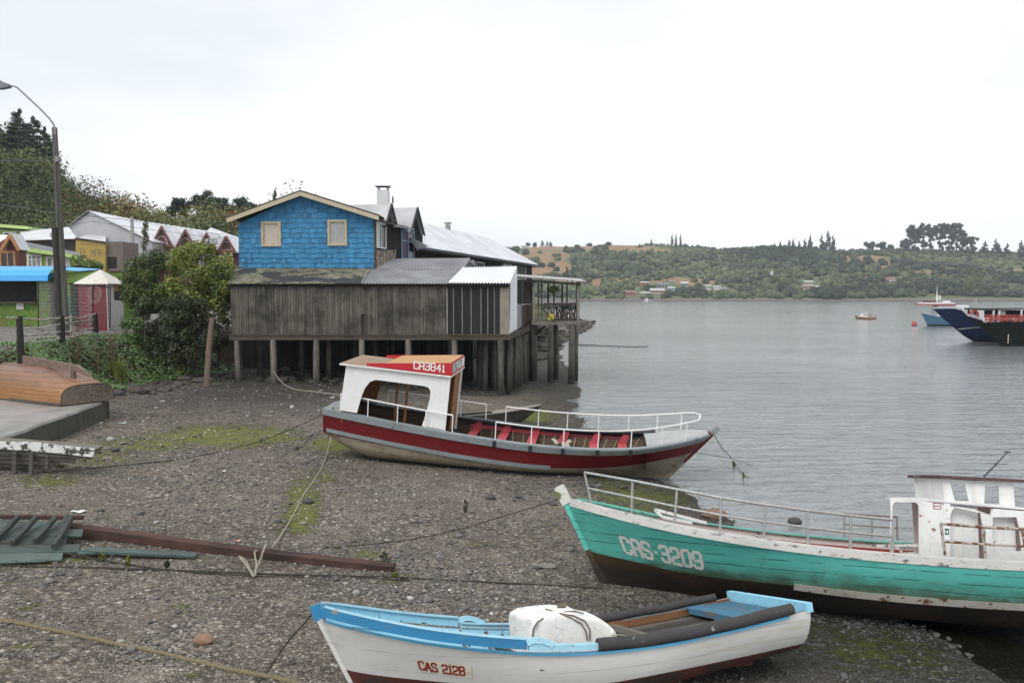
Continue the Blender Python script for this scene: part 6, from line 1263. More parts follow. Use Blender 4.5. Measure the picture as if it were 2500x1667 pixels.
def ropes():
    random.seed(21); brown = plain('tan_rope', (.21,.175,.11), .9, 0, .35, 60, bump=.5); weed = plain('weedy_rope', (.13,.125,.045), .9, 0, .5, 30, bump=.6)
    rope('mooring_rope', 'thick twisted tan rope crossing the near gravel', [(-60,1505),(0,1517),(44,1525),(190,1554),(272,1576),(391,1600),(558,1636),(697,1667),(800,1692)], .030, brown, n=12, strands=3)
    st = WB_M @ WB_H.P(1, 1) + Vector((-.05,0,.05)); rope('bow_line', 'thin dark line from the stem of the white rowing boat', [st, (700,1570,.35), (643,1656), (610,1705)], .011, ROPE_DARK)
    foot = TB_M @ TB_H.P(.97, .1)
    rope('ground_rope', 'long dark rope lying across the gravel to the teal boat', [(-60,1381),(100,1385),(210,1387),(400,1393),(620,1402),(800,1407),(960,1411),(1100,1420),(1300,1430),(1470,1437)], .017, ROPE_DARK)
    rope('ground_rope', 'dark rope slanting from the wrecked keel to the longer rope', [(-40,1318,.12),(60,1334,.10),(150,1348,.08),(300,1378),(430,1395),(620,1407),(960,1418),(1000,1420)], .015, ROPE_DARK)
    stn = RB_M @ (RB_H.P(.03, 1, -1)+Vector((0,0,.12)))
    rope('stern_rope', 'pale rope from the red boat stern hanging down to the gravel and beam', [stn, (812,1050,.42), (788,1137), (764,1177), (742,1209), (712,1266), (668,1331,.10), (650,1330,.34), (632,1375,.10), (617,1404)], .016, ROPE_PALE)
    rope('rope_loop', 'pale frayed rope loop knotted beside the brown beam', [(617,1404,.05),(606,1385,.07),(588,1362,.10),(585,1358,.08),(600,1368,.05),(612,1392,.06),(620,1406,.05),(626,1380,.10),(622,1348,.2),(628,1344,.2)], .015, ROPE_PALE, n=6)
    rope('ground_rope', 'weedy thin rope from the broken white plank to the red boat', [(85,1154),(150,1151),(300,1137),(450,1120),(600,1088),(700,1052,.3),(770,1020,.75), stn], .014, ROPE_DARK)
    tb = TB_M @ TB_H.P(1, 1); rope('bow_line', 'thin dark line from the teal boat stem to the gravel', [tb+Vector((0,0,.15)), gnd(1250,1253,1.05), gnd(1100,1297,.70), (960,1322,.12), (787,1341)], .010, ROPE_DARK)
    t2 = RB_M @ (RB_H.P(.02, 1, 1)+Vector((0,0,.1))); Y = 39; pile = atY(667,905,Y-.18)
    rope('stern_rope', 'pale rope from a pile under the grey shed to the red boat stern', [pile+Vector((0,0,.15)), pile, atY(690,935,36.8), atY(720,950,34.5), atY(757,955,31), atY(800,960,28), t2], .02, ROPE_PALE)
    rb = RB_M @ RB_H.P(1, 1); k = gnd(1788,1129,.0)
    rope('bow_rope', 'thin rope from the red boat bow into the water', [rb, gnd(1762,1092,.65), k+Vector((0,0,.12)), gnd(1815,1157,.03), gnd(1852,1170,-.02)], .014, plain('grey_rope', (.25,.24,.2), .9)); rope('bow_rope', 'lower thin rope from the red boat stem into the water', [RB_M @ RB_H.P(.97,.62), gnd(1765,1115,.25), k+Vector((0,0,.13)), gnd(1842,1138,-.01)], .012, plain('grey_line', (.2,.19,.16), .9))
    for px, py, l in ((1790,1131,.28),(1814,1158,.22)):
        p = gnd(px, py, .1); mb = MB(); mb.tube([p+Vector((0,0,.06)), p+Vector((.02,0,-.03)), p+Vector((0,0,-l))], [.03,.045,.02], 6, jit=.4); o = mb.build('seaweed_tuft', plain('weed_green', (.07,.085,.02), .8), None, 60); tag(o, 'green weed hanging on the bow rope, near the hull' if px == 1790 else 'dark weed knot on the bow rope, farther into the water', 'seaweed')
    rope('floating_rope', 'thin dark rope floating out from the terrace piles', [gnd(1404,841,.12), gnd(1450,843,.03), gnd(1520,846,.02), gnd(1582,846,.02)], .05, ROPE_DARK, n=6)
    w = WB_M @ (WB_H.P(.44, 1, 1)+Vector((0,.02,.13))); rope('thin_cord', 'thin white cord hanging off the foam tube of the rowing boat', [w+Vector((-.2,-.0,.02)), w, gnd(1590,1608,.75), gnd(1668,1672,.35), gnd(1720,1720,.2)], .006, ROPE_PALE)
    random.seed(3)
    for x, y, l, lab in ((251,1372,.30,'green weed hanging from the slanting rope, larger clump'),(313,1382,.24,'green weed hanging from the slanting rope, smaller clump'),(408,1393,.13,'dark weed knot where the two ground ropes meet'),(940,1375,.25,'dark green weed bunch draped over the beam end'),(1137,1300,.30,'dark weed tuft hanging from the teal boat line'),(150,1150,.10,'green weed wrapped round the thin rope by the broken plank'),(965,1420,.10,'bright green weed clump on the long ground rope')):
        g = hit(x, y); up = {1137:.62}.get(x, .14); C = np.array([[g.x,g.y,g.z+up-l*.25]]); V, F, t = crown_cloud(C, np.array([[.05+.06*(x==940)+.15*(x==150),.04,l*.5]]), 80, .05, [.5], up=-.2)
        o = bulk('seaweed_tuft', [plain('weed_%d' % x, (.035,.04,.014) if x in (408,940,1137) else (.13,.155,.03), .85)], V, F, t); tag(o, lab, 'seaweed')
ropes()
# ------------------------------------------------------------------ foam block in the rowing boat
def foam_block():
    m = NT('foam_white'); o = m.obj(); g = m.noise(o, 5, 8, .7); v = m.voro(m.mapping(o, (9,9,9)), 1, 'Distance', 'DISTANCE_TO_EDGE'); col = m.mix(m.ramp(g, .4, .8, 0, .4), (.84,.82,.78), (.55,.52,.44)); crk = m.math('MULTIPLY', m.math('LESS_THAN', v, .035), m.ramp(m.noise(o, 3, 4), .5, .6)); col = m.mix(m.math('MULTIPLY', crk, .7), col, (.16,.13,.09))
    mat = m.fin(col, .85, m.bump(m.math('SUBTRACT', g, crk), .6, .03)); rt = thing('foam_block', 'worn white foam block tied with cords inside the rowing boat', 'foam block')
    yl = .0; a = onplane(WB_M, 1264, 1560, 'y', yl); b = onplane(WB_M, 1482, 1560, 'y', yl); c = onplane(WB_M, 1370, 1480, 'y', yl); L = abs(b.x-a.x); cx = (a.x+b.x)/2; z0 = .44; hh = c.z-z0; mb = MB(); random.seed(6)
    def S(u, v):
        th = 2*math.pi*u; ph = math.pi*(v-.5); e = lambda w, k: math.copysign(abs(w)**k, w); rx = L/2*(1+.0); x = rx*e(math.cos(ph),.20)*e(math.cos(th),.22); y = .44*e(math.cos(ph),.20)*e(math.sin(th),.24); z = hh/2*e(math.sin(ph),.22)
        if x > L*.02: z += hh*.02
        if x < -.05: z -= (hh*.62)*max(0, (-x-.05)/(L/2))**1.6*(z+hh/2)/hh
        nz = .012*math.sin(x*14+y*9)+.010*math.sin(y*21+z*17)+.006*math.sin(x*47+z*39); return WB_M @ Vector((cx+x+nz, yl+y+nz, z0+hh/2+z+nz*.6))
    mb.grid(S, 72, 36); mb.build('block', mat, rt, 60)
    cm = plain('cord_brown', (.16,.13,.09), .9); top = WB_M @ Vector((cx, yl+.05, z0+hh+.02))
    for k, (px0, pts) in enumerate((('a', [(1300,1563),(1302,1535),(1312,1518),(1330,1506),(1352,1499),(1366,1497)]), ('b', [(1366,1497),(1395,1508),(1420,1522),(1430,1540),(1434,1562)]), ('c', [(1366,1497),(1400,1502),(1428,1515),(1440,1535),(1440,1562)]), ('d', [(1366,1497),(1385,1492),(1405,1491),(1425,1497)]), ('e', [(1366,1497),(1350,1491),(1332,1486)]))):
        P = []
        dense = [(a[0]+(b[0]-a[0])*i/5, a[1]+(b[1]-a[1])*i/5) for a, b in zip(pts, pts[1:]) for i in range(5)]+[pts[-1]]
        for px, py in dense:
            d = ray(px, py); o = Vector((0,0,H)); Mi = WB_M.inverted(); best = None
            for t in np.linspace(7.5, 12, 260):
                w = Mi @ (o+d*float(t)); x, y, z = (w.x-cx)/(L/2), (w.y-yl)/.44, (w.z-z0-hh/2)/(hh/2)
                top_z = 1.02 - (1.24*max(0, (-x*L/2-.05)/(L/2))**1.6 if x < 0 else 0)
                if abs(x)**8+abs(y)**8+max(0, z if z < 0 else z/max(top_z,.2))**8 <= 1.15: best = o+d*float(t); break
            if best is not None: P.append(best-d*.012)
        if len(P) > 1: mb = MB(); mb.tube(P, .009, 5); mb.build('cord', cm, rt)
    mb = MB(); mb.blob(top+Vector((.0,-.02,.0)), (.07,.05,.03), n=10, jit=.3); mb.build('knot', cm, rt, 60)
foam_block()
# ------------------------------------------------------------------ stones on the beach
def stones():
    m = wood('brown_stone', (.30,.185,.125), (.20,.12,.08), (3,3,3), 1, .75, .15); g = plain('grey_stone', (.075,.073,.07), .7, 0, .3, 8, bump=.4); random.seed(12)
    for px, py, r, mt, lab in ((497,1572,.11,m,'flat-topped brown stone on the near gravel'),(1197,1218,.10,g,'dark grey stone alone between the red and teal boats'),(1262,880,.3,g,'dark boulder among piles at the shed corner'),(1745,1264,.22,m,'brown weedy rock at the water edge behind the teal boat'),(1940,1277,.13,g,'dark rock breaking the water behind the teal boat rails'),(290,965,.2,g,'dark boulder beside the concrete slip corner'),(325,950,.22,g,'larger dark boulder at the foot of the ivy bank'),(680,1275,.06,g,'small dark stone next to the pale rope'),(752,1228,.10,g,'dark stone beside the pale rope, upper of two'),(1310,1388,.05,g,'flat dark chip near the teal boat stem')):
        p = hit(px, py) if px < 1700 else gnd(px, py, 0); mb = MB(); mb.blob(p+Vector((0,0,r*.35)), (r*1.3, r, r*.7), n=12, jit=.10); o = mb.build('stone', mt, None, 50); tag(o, lab, 'stone')
    random.seed(31); rm = plain('rubble_stone', (.085,.075,.062), .85, 0, .4, 5, bump=.5); mb = MB()
    for i in range(260):
        x = random.uniform(-17.5,-8); y = random.uniform(33,41) if x < -13 else random.uniform(39.5,48); d = float(sdist(np.array([x]), np.array([y]), BANK)[0])
        if not -2.2 < d < .3 and x < -13: continue
        r = random.uniform(.06,.24); mb.blob((x,y,lh(x,y)+r*.3), (r*1.3,r,r*.7), 0, random.random(), 8, .22)
    for i in range(170):
        y = random.uniform(58, 150); x = float(np.interp(y, _sy, _sx))-abs(random.gauss(0, 4))-.2; r = random.uniform(.10,.42); mb.blob((x,y,lh(x,y)+r*.25), (r*1.5,r*1.2,r*.6), 0, random.random(), 8, .22)
    tag(mb.build('rubble', rm, None, 40), kind='stuff')
    for px, py, c, l, lab in ((300,1034,(.62,.72,.66),.13,'crumpled pale green plastic scrap on the gravel near the slip'),(968,1119,(.55,.06,.06),.09,'small red plastic scrap beside the red boat'),(192,1252,(.75,.74,.72),.13,'bent white plastic strip on the gravel above the wrecked keel'),(580,1323,(.62,.30,.26),.06,'pink shell-like scrap behind the brown beam'),(397,981,(.72,.71,.68),.09,'white scrap on the dark gravel right of the slip'),(1330,1385,(.20,.18,.15),.2,'flat grey driftwood chip left of the teal boat')):
        p = hit(px, py); mb = MB(); mb.grid(lambda u, v: p+Vector((l*(u-.5)*2, l*(v-.5), .025+.012*math.sin(u*7+v*3)+.010*math.sin(v*9))), 8, 5); tag(mb.build('litter_scrap', plain('scrap_%d' % px, c, .5), None, 60), lab, 'litter')
stones()
# ================================================================== BANK PLANTS, FENCE, LAMP, STALLS, TOWN
def ivy():
    N = 70000; x = RNG.uniform(-34, -14.6, N); y = RNG.uniform(26.3, 43, N); d = sdist(x, y, BANK); k = (d > -.35) & (d < 3.1+.8*fbm(x, y, .5, 3)); x, y, d = x[k], y[k], d[k]
    px, py = proj(np.stack([x, y, land_h(x, y)], -1)); k = (px > 35) | (RNG.random(len(x)) < .35); x, y, d = x[k], y[k], d[k]
    n = len(x); hb = fbm(x, y, .8, 14, 3); lift = np.clip((hb-.3)*1.7, .05, 1)*np.clip(1.3-np.abs(d-1.3)/1.6, .2, 1)
    z = land_h(x, y) + lift*RNG.random(n)**.6*.85; e = .15; gx = (land_h(x+e, y)-land_h(x-e, y))/(2*e); gy = (land_h(x, y+e)-land_h(x, y-e))/(2*e)
    Nn = np.stack([-gx, -gy, np.ones(n)], -1); Nn /= np.linalg.norm(Nn, axis=1, keepdims=True); Nn += RNG.normal(size=(n,3))*.38; Nn[:,1] -= .25
    t = np.clip(.05+.85*fbm(x, y, .9, 17, 3)+RNG.normal(0,.12,n), 0, 1); t[RNG.random(n) < .012] = 1
    V, F = leafquads(np.stack([x, y, z], -1), Nn, RNG.uniform(.08, .17, n), .8); tag(bulk('ivy', [IVY_LEAF], V, F, t), kind='stuff')
def shrub(name, label, base, clumps, mat, nl, size, tint, stems=(), sm=None):
    """clumps = (px, py, Y, rx, rz) in the photo's pixels and metres"""
    rt = thing(name, label, 'shrub', tuple(base)); C = []; Rr = []
    for px, py, Y, rx, rz in clumps: c = atY(px, py, Y); C.append(c); Rr.append((rx, rx*.85, rz))
    V, F, t = crown_cloud(np.array(C), np.array(Rr), nl, size, np.clip(RNG.normal(tint, .13, len(C)), 0, 1), up=.45, jn=.6); bulk('foliage', [mat], V-np.array(base), F, t, rt)
    for path, r in stems:
        P = [Vector(base)+Vector((random.uniform(-.1,.1),0,-.2))]+[atY(*q) for q in path]; mb = MB(); mb.tube(P, [r*(1-.6*i/(len(P)-1)) for i in range(len(P))], 6, jit=.1); part(mb, 'stem', sm or wood('shrub_stem', (.17,.14,.10), (.09,.075,.055), (5,5,1), 1, .85, .3), rt)
    return rt
def scatter(x0, x1, y0, y1, n, Y, rr, fn=None):
    out = []
    while len(out) < n:
        px, py = random.uniform(x0, x1), random.uniform(y0, y1)
        if fn and not fn(px, py): continue
        r = random.uniform(*rr); out.append((px, py, Y+random.uniform(-1.1, 1.1), r, r*random.uniform(.7, 1.2)))
    return out
def bushes():
    random.seed(41); g = lambda px, py: hit(px, py)
    el = lambda cx, cy, rx, ry: (lambda x, y: ((x-cx)/rx)**2+((y-cy)/ry)**2 < 1)
    sm = wood('shrub_stems', (.19,.16,.115), (.10,.085,.06), (5,5,1), 1, .85, .3)
    b = g(470, 900); shrub('tall_shrub', 'tall yellow-green leafy shrub against the left end of the grey shed', b, scatter(390,575,600,730,62,40,(.30,.55),el(480,668,92,68))+scatter(420,545,720,790,22,40,(.3,.5)), LEAF_GREEN, 190, .14, .66, [([(470,840,40.3),(462,740,40),(450,640,40)],.07),([(490,830,40.3),(500,730,40),(520,640,40)],.06),([(480,820,40.4),(478,700,40.2),(475,600,40)],.05)], sm)
    b = g(350, 905); shrub('tall_shrub', 'tall grey-green loose shrub right of the red and white kiosk', b, scatter(298,400,590,760,50,41.6,(.26,.48),el(352,672,52,90)), LEAF_GREEN, 170, .14, .34, [([(350,820,41.8),(345,700,41.6),(352,560,41.6)],.06),([(345,800,41.8),(325,700,41.6),(310,630,41.6)],.045)], sm)
    b = g(355, 900); shrub('sapling', 'thin sapling tip standing clear above the loose shrub', b, [(356,545,41.5,.14,.3),(353,562,41.5,.18,.3),(357,580,41.5,.16,.3),(352,598,41.5,.2,.3)], LEAF_DARK, 90, .13, .8, [([(356,700,41.5),(355,540,41.5)],.03)], sm)
    b = g(455, 905); shrub('dark_shrub', 'dense dark evergreen shrub at the foot of the bank', b, scatter(375,525,735,880,70,38.8,(.28,.5),el(450,810,80,78))+scatter(325,400,735,830,16,40.5,(.26,.42)), LEAF_DARK, 210, .13, .42, [([(450,850,39),(440,760,39)],.05)], sm)
    b = g(535, 905); shrub('dark_shrub', 'shadowed shrub pressed against the shed corner beside the leaning stake', b, scatter(495,560,690,860,30,40.2,(.25,.42)), LEAF_DARK, 180, .13, .5, [([(535,840,40.4),(530,720,40.4)],.05)], sm)
    b = g(440, 740); shrub('golden_shrub', 'bright yellow-green upright shrub behind the tall shrub by the motel', b, scatter(425,490,595,660,16,44,(.25,.45))+scatter(540,575,640,690,6,41,(.25,.4)), LEAF_GREEN, 160, .14, .95, [([(450,700,44),(448,610,44)],.05)], sm)
    b = g(205, 655); shrub('garden_shrub', 'low shrub with pinkish tips under the yellow painted wall', Vector((atY(215,660,56).x,56,3.4)), scatter(185,248,636,658,16,56,(.3,.45)), LEAF_GREEN, 120, .18, .5, [([(215,650,56),(215,630,56)],.05)], sm)
    b = g(300, 830); shrub('white_flower_shrub', 'glossy green shrub with pale flecks in front of the white kiosk side', b, scatter(298,350,775,855,20,39.6,(.25,.42)), IVY_LEAF, 190, .13, .6, [([(300,830,39.8),(300,770,39.6)],.04)], sm)
    rusty = leafmat('rusty_weed', [(0, (.06,.035,.02)), (.5, (.15,.085,.045)), (1, (.25,.16,.08))], .7)
    for px, py, h_, lab in ((192,895,2.0,'tall rust-brown dead weed in the ivy above the upturned boat'),(236,925,1.3,'rust-red dock plant at the slip corner'),(275,900,1.6,'orange-brown weed in the ivy right of the slip')):
        p = hit(px, py); rt = thing('dead_weed', lab, 'weed', tuple(p)); C = np.array([[p.x+random.uniform(-.2,.2), p.y+random.uniform(-.2,.2), p.z+h_*(.2+.8*i/9)] for i in range(10)]); V, F, t = crown_cloud(C, np.full((10,3), .22), 34, .085, [.5]*10, up=.1); bulk('leaves', [rusty], V-np.array(p), F, t, rt)
        mb = MB(); mb.tube([p, p+Vector((.05,0,h_*.6)), p+Vector((0,0,h_))], [.02,.015,.006], 5); part(mb, 'stalk', rusty, rt)
    p = hit(285, 925); rt = thing('grass_clump', 'tuft of tall green grass at the foot of the ivy bank', 'grass', tuple(p)); n = 260; th = RNG.random(n)*6.28; P = np.array(p)[None]+np.stack([RNG.normal(0,.18,n), RNG.normal(0,.18,n), RNG.uniform(.2,.5,n)], -1); Nn = np.stack([np.cos(th), np.sin(th), RNG.normal(0,.2,n)], -1); a = np.stack([RNG.normal(0,.15,n), RNG.normal(0,.15,n), np.ones(n)], -1)
    b_ = np.cross(Nn, a); b_ /= np.linalg.norm(b_, axis=1, keepdims=True); L = RNG.uniform(.5, 1.1, n)[:, None]; V = np.stack([P-a*L*.5-b_*.015, P-a*L*.5+b_*.015, P+a*L*.5+Nn*.1+b_*.003, P+a*L*.5+Nn*.1-b_*.003], 1).reshape(-1,3); bulk('blades', [LEAF_GREEN], V-np.array(p), np.arange(4*n).reshape(n,4), RNG.random(n), rt)
    mb = MB(); a, m_, b2 = atY(505,930,36.6), atY(509,860,36.7), atY(518,776,36.8); mb.tube([a-Vector((0,0,.3)), a, m_, b2], [.15,.14,.125,.11], 9, jit=.08); o = mb.build('stake', wood('leaning_stake', (.24,.17,.13), (.12,.09,.07), (7,7,.5), 1, .85, .4), None, 60); tag(o, 'weathered leaning stake standing in front of the dark shrubs by the shed', 'stake')
    mb = MB(); a, b2 = hit(290,808), atY(330,790,40); mb.tube([a+Vector((0,0,.3)), a.lerp(b2,.5), b2], [.05,.05,.03], 6); tag(mb.build('fallen_pole', DARKWOOD, None, 60), 'thin dark pole lying in the ivy beside the white kiosk side', 'pole')
ivy(); bushes()
ROADZ = lambda x, y: lh(x, y)
def rail_fence():
    dk = wood('black_fence_posts', (.045,.04,.035), (.018,.017,.016), (6,6,.6), 1, .85, .3); pl = paint('pale_stick', (.44,.41,.37), (.2,.18,.15), .08, .3, scale=4); posts = [(47,28.6),(150,34.2),(233,41.2)]; tops = [772, 770, 766]
    rt = thing('stick_fence', 'rough fence of dark posts and pale crooked stick rails on the bank', 'fence', tuple(atY(150,800,34.2))); A = []
    for (px, Y), ty in zip(posts, tops):
        t = atY(px, ty, Y); z0 = lh(t.x, t.y); mb = MB(); mb.tube([(t.x,t.y,z0-.4),(t.x+.01,t.y,(z0+t.z)/2),(t.x,t.y,t.z)], [.12,.115,.11], 8, jit=.08); part(mb, 'post', dk, rt, 60); A.append(t)
    rows = [((22,775,28.2),(47,776,28.6),(100,780,31.3),(150,777,34.2),(195,776,37.5),(236,766,41.2)),((45,801,28.6),(100,799,31.3),(150,793,34.2),(190,787,37.5),(233,781,41.2)),((50,818,28.6),(95,817,31.3),(150,811,34.2),(195,805,37.5),(232,801,41.2)),((40,836,28.6),(105,833,31.3),(150,827,34.2),(205,817,38)),((150,790,34.2),(192,785,37.2),(230,780,41))]
    for r in rows:
        mb = MB(); P = [atY(*p)+Vector((0,-.10,0)) for p in r]; fine = []
        for a, b in zip(P, P[1:]): fine += [a.lerp(b, k/5)+Vector((0,random.uniform(-.02,.02),random.uniform(-.03,.03))) for k in range(5)]
        mb.tube(fine+[P[-1]], .033, 6, jit=.15); part(mb, 'rail', pl, rt, 60)
    mb = MB(); a, b = atY(173,768,36.5), atY(173,806,36.5); mb.tube([a, b], .03, 6); part(mb, 'stick', pl, rt)
def mesh_fence():
    rt = thing('wire_fence', 'dark framed wire mesh fence panels in front of the painted stalls', 'fence', tuple(atY(180,812,42.5))); fr = plain('fence_frame', (.035,.03,.028), .6, .3); wr = plain('fence_wire', (.33,.33,.33), .5, .4)
    for (x0, Y0, t0, b0), (x1, Y1, t1, b1) in (((94,44,688,815),(143,43.2,690,815)),((143,43.2,692,815),(227,42.2,697,818)),((227,42.2,697,800),(269,43.2,703,800))):
        a, b, c, d = atY(x0,b0,Y0), atY(x1,b1,Y1), atY(x1,t1,Y1), atY(x0,t0,Y0); mb = MB()
        for p, q in ((a,d),(b,c),(d,c)): mb.tube([p, q], .028, 6)
        part(mb, 'frame', fr, rt); mb = MB(); nx, nz = int((b-a).length/.09), int((d-a).length/.19)
        for i in range(1, nx): mb.beam(a.lerp(b,i/nx), d.lerp(c,i/nx), .009, .009)
        for i in range(1, nz): mb.beam(a.lerp(d,i/nz), b.lerp(c,i/nz), .010, .010, up=(0,1,0))
        part(mb, 'wire_mesh', wr, rt)
def street_lamp():
    Y = 38.5; q = lambda px, py: atY(px, py, Y); b = q(158,800); z0 = lh(b.x, b.y); rt = thing('street_lamp', 'tall weathered utility pole with a long curved lamp arm', 'street lamp', (b.x, Y, z0))
    pm = wood('pole_timber', (.17,.155,.135), (.075,.07,.064), (8,8,.35), 1, .85, .35); tp = q(133,312); mb = MB()
    a = q(160,800); a.z = z0-.3; r0 = .26
    for i in range(1): mb.tube([a.lerp(tp, k/8) for k in range(9)], [.20-.010*k for k in range(9)], 10)
    part(mb, 'pole', pm, rt, 60); mb = MB(); s0, s1 = q(152,800), q(139,556); s0.z = z0-.3; s0.y -= .22; s1.y -= .22; mb.tube([s0.lerp(s1,k/5) for k in range(6)], [.14,.14,.13,.13,.12,.12], 8); part(mb, 'stub_post', wood('dark_stub', (.07,.062,.052), (.03,.027,.024), (8,8,.35), 1, .85, .3), rt, 60)
    mb = MB(); P = [(140,400),(138,330),(137,312),(133,303),(124,291),(100,266),(60,229),(46,216),(36,212),(25,212)]; mb.tube([q(*p)+Vector((0,-.12,0)) for p in P], .045, 7); part(mb, 'arm', plain('arm_steel', (.27,.27,.26), .45, .5), rt, 60)
    mb = MB(); a, c = q(26,213), q(-14,213); V = [(-.05,.08),(-.05,-.05),(.35,-.13),(.75,-.13),(.8,.08),(.45,.18),(.25,.19)]; mb.prism([Vector((a.x-u,Y-.28,a.z+w)) for u, w in V], (0,.30,0)); mb.prism([Vector((a.x-u,Y-.2,a.z+w)) for u, w in ((.32,.18),(.5,.18),(.46,.26),(.36,.26))], (0,.14,0)); part(mb, 'lamp_head', plain('lamp_housing', (.20,.22,.24), .5, .2), rt)
    mb = MB(); mb.tube([q(*p)+Vector((.0,-.26,0)) for p in ((141,330),(144,400),(147,470),(150,560))], .022, 5); part(mb, 'cable', plain('black_cable', (.03,.04,.04), .6), rt)
    for py in (391,): mb = MB(); c = q(150,py); mb.box((c.x-.1,Y-.35,c.z-.12), (c.x+.05,Y-.1,c.z+.12)); mb.tube([q(128,py), q(152,py)+Vector((0,-.3,0))], .03, 6); part(mb, 'bracket', plain('bracket_grey', (.25,.25,.25), .5, .4), rt)
    blk = plain('power_cable', (.10,.10,.10), .6)
    for k, (P, lab) in enumerate(((((-60,487,42),(60,507,40),(137,518,38.4),(300,535,60),(460,560,80),(585,577,95)),'power cable running from the pole past the grey metal gable'),(((-60,390,39),(40,391,38.8),(138,391,38.4)),'thin overhead cable ending high on the lamp pole'),(((68,549,60),(150,553,38.3),(222,540,70),(420,567,84),(575,585,90)),'low cable strung across the motel roof'))):
        mb = MB(); pts = [atY(*p) for p in P]; fine = []
        for a, b in zip(pts, pts[1:]): fine += [a.lerp(b,i/6)-Vector((0,0,.04*math.sin(math.pi*i/6))) for i in range(6)]
        mb.tube(fine+[pts[-1]], .022, 4); tag(mb.build('power_cable', blk), lab, 'cable')
rail_fence(); mesh_fence(); street_lamp()
def wallbox(mb, px0, py0, px1, py1, Y, depth, m=0): a, b = atY(px0,py1,Y), atY(px1,py0,Y); mb.box((a.x,Y,a.z), (b.x,Y+depth,b.z), m); return a, b
def window(rt, px0, py0, px1, py1, Y, frame, nv=1, nh=0, fw=.09, pane=None, name='window'):
    a, b = atY(px0,py1,Y), atY(px1,py0,Y); mb = MB(); y0, y1 = Y-.07, Y-.004; f = fw
    mb.box((a.x,y0,a.z), (a.x+f,y1,b.z)); mb.box((b.x-f,y0,a.z), (b.x,y1,b.z)); mb.box((a.x+f,y0,b.z-f), (b.x-f,y1,b.z)); mb.box((a.x+f,y0,a.z), (b.x-f,y1,a.z+f))
    for i in range(1, nv+1): x = a.x+(b.x-a.x)*i/(nv+1); mb.box((x-f*.35,y0+.01,a.z+f), (x+f*.35,y1,b.z-f))
    for i in range(1, nh+1): z = a.z+(b.z-a.z)*(.68 if nh == 1 else i/(nh+1)); mb.box((a.x+f,y0+.02,z-f*.3), (b.x-f,y1-.002,z+f*.3))
    w = part(mb, name, frame, rt); mb = MB(); mb.face([(a.x+f*.5,Y-.018,a.z+f*.5),(b.x-f*.5,Y-.018,a.z+f*.5),(b.x-f*.5,Y-.018,b.z-f*.5),(a.x+f*.5,Y-.018,b.z-f*.5)]); part_into(mb, 'pane', pane or GLASS, w, rt); return w
def gz(px, Y): return lh(atY(px,718,Y).x, Y)
WHITEF = plain('white_frame', (.72,.72,.70), .5, 0, .08); NETGLASS = plain('curtained_glass', (.30,.30,.31), .15, 0, .3, 3, .5)
def mural(name, cols, scale):
    n = NT(name); o = n.obj(); v = n.node('ShaderNodeTexNoise', {'Vector': o, 'Scale': scale, 'Detail': 3.0, 'Distortion': 2.2}).outputs['Fac']; col = n.cramp(n.ramp(v, .28, .72), [(i/(len(cols)-1), c) for i, c in enumerate(cols)])
    return n.fin(n.mix(n.ramp(n.noise(o, 5, 6), .4, .8, 0, .35), col, (.04,.06,.03)), .7)
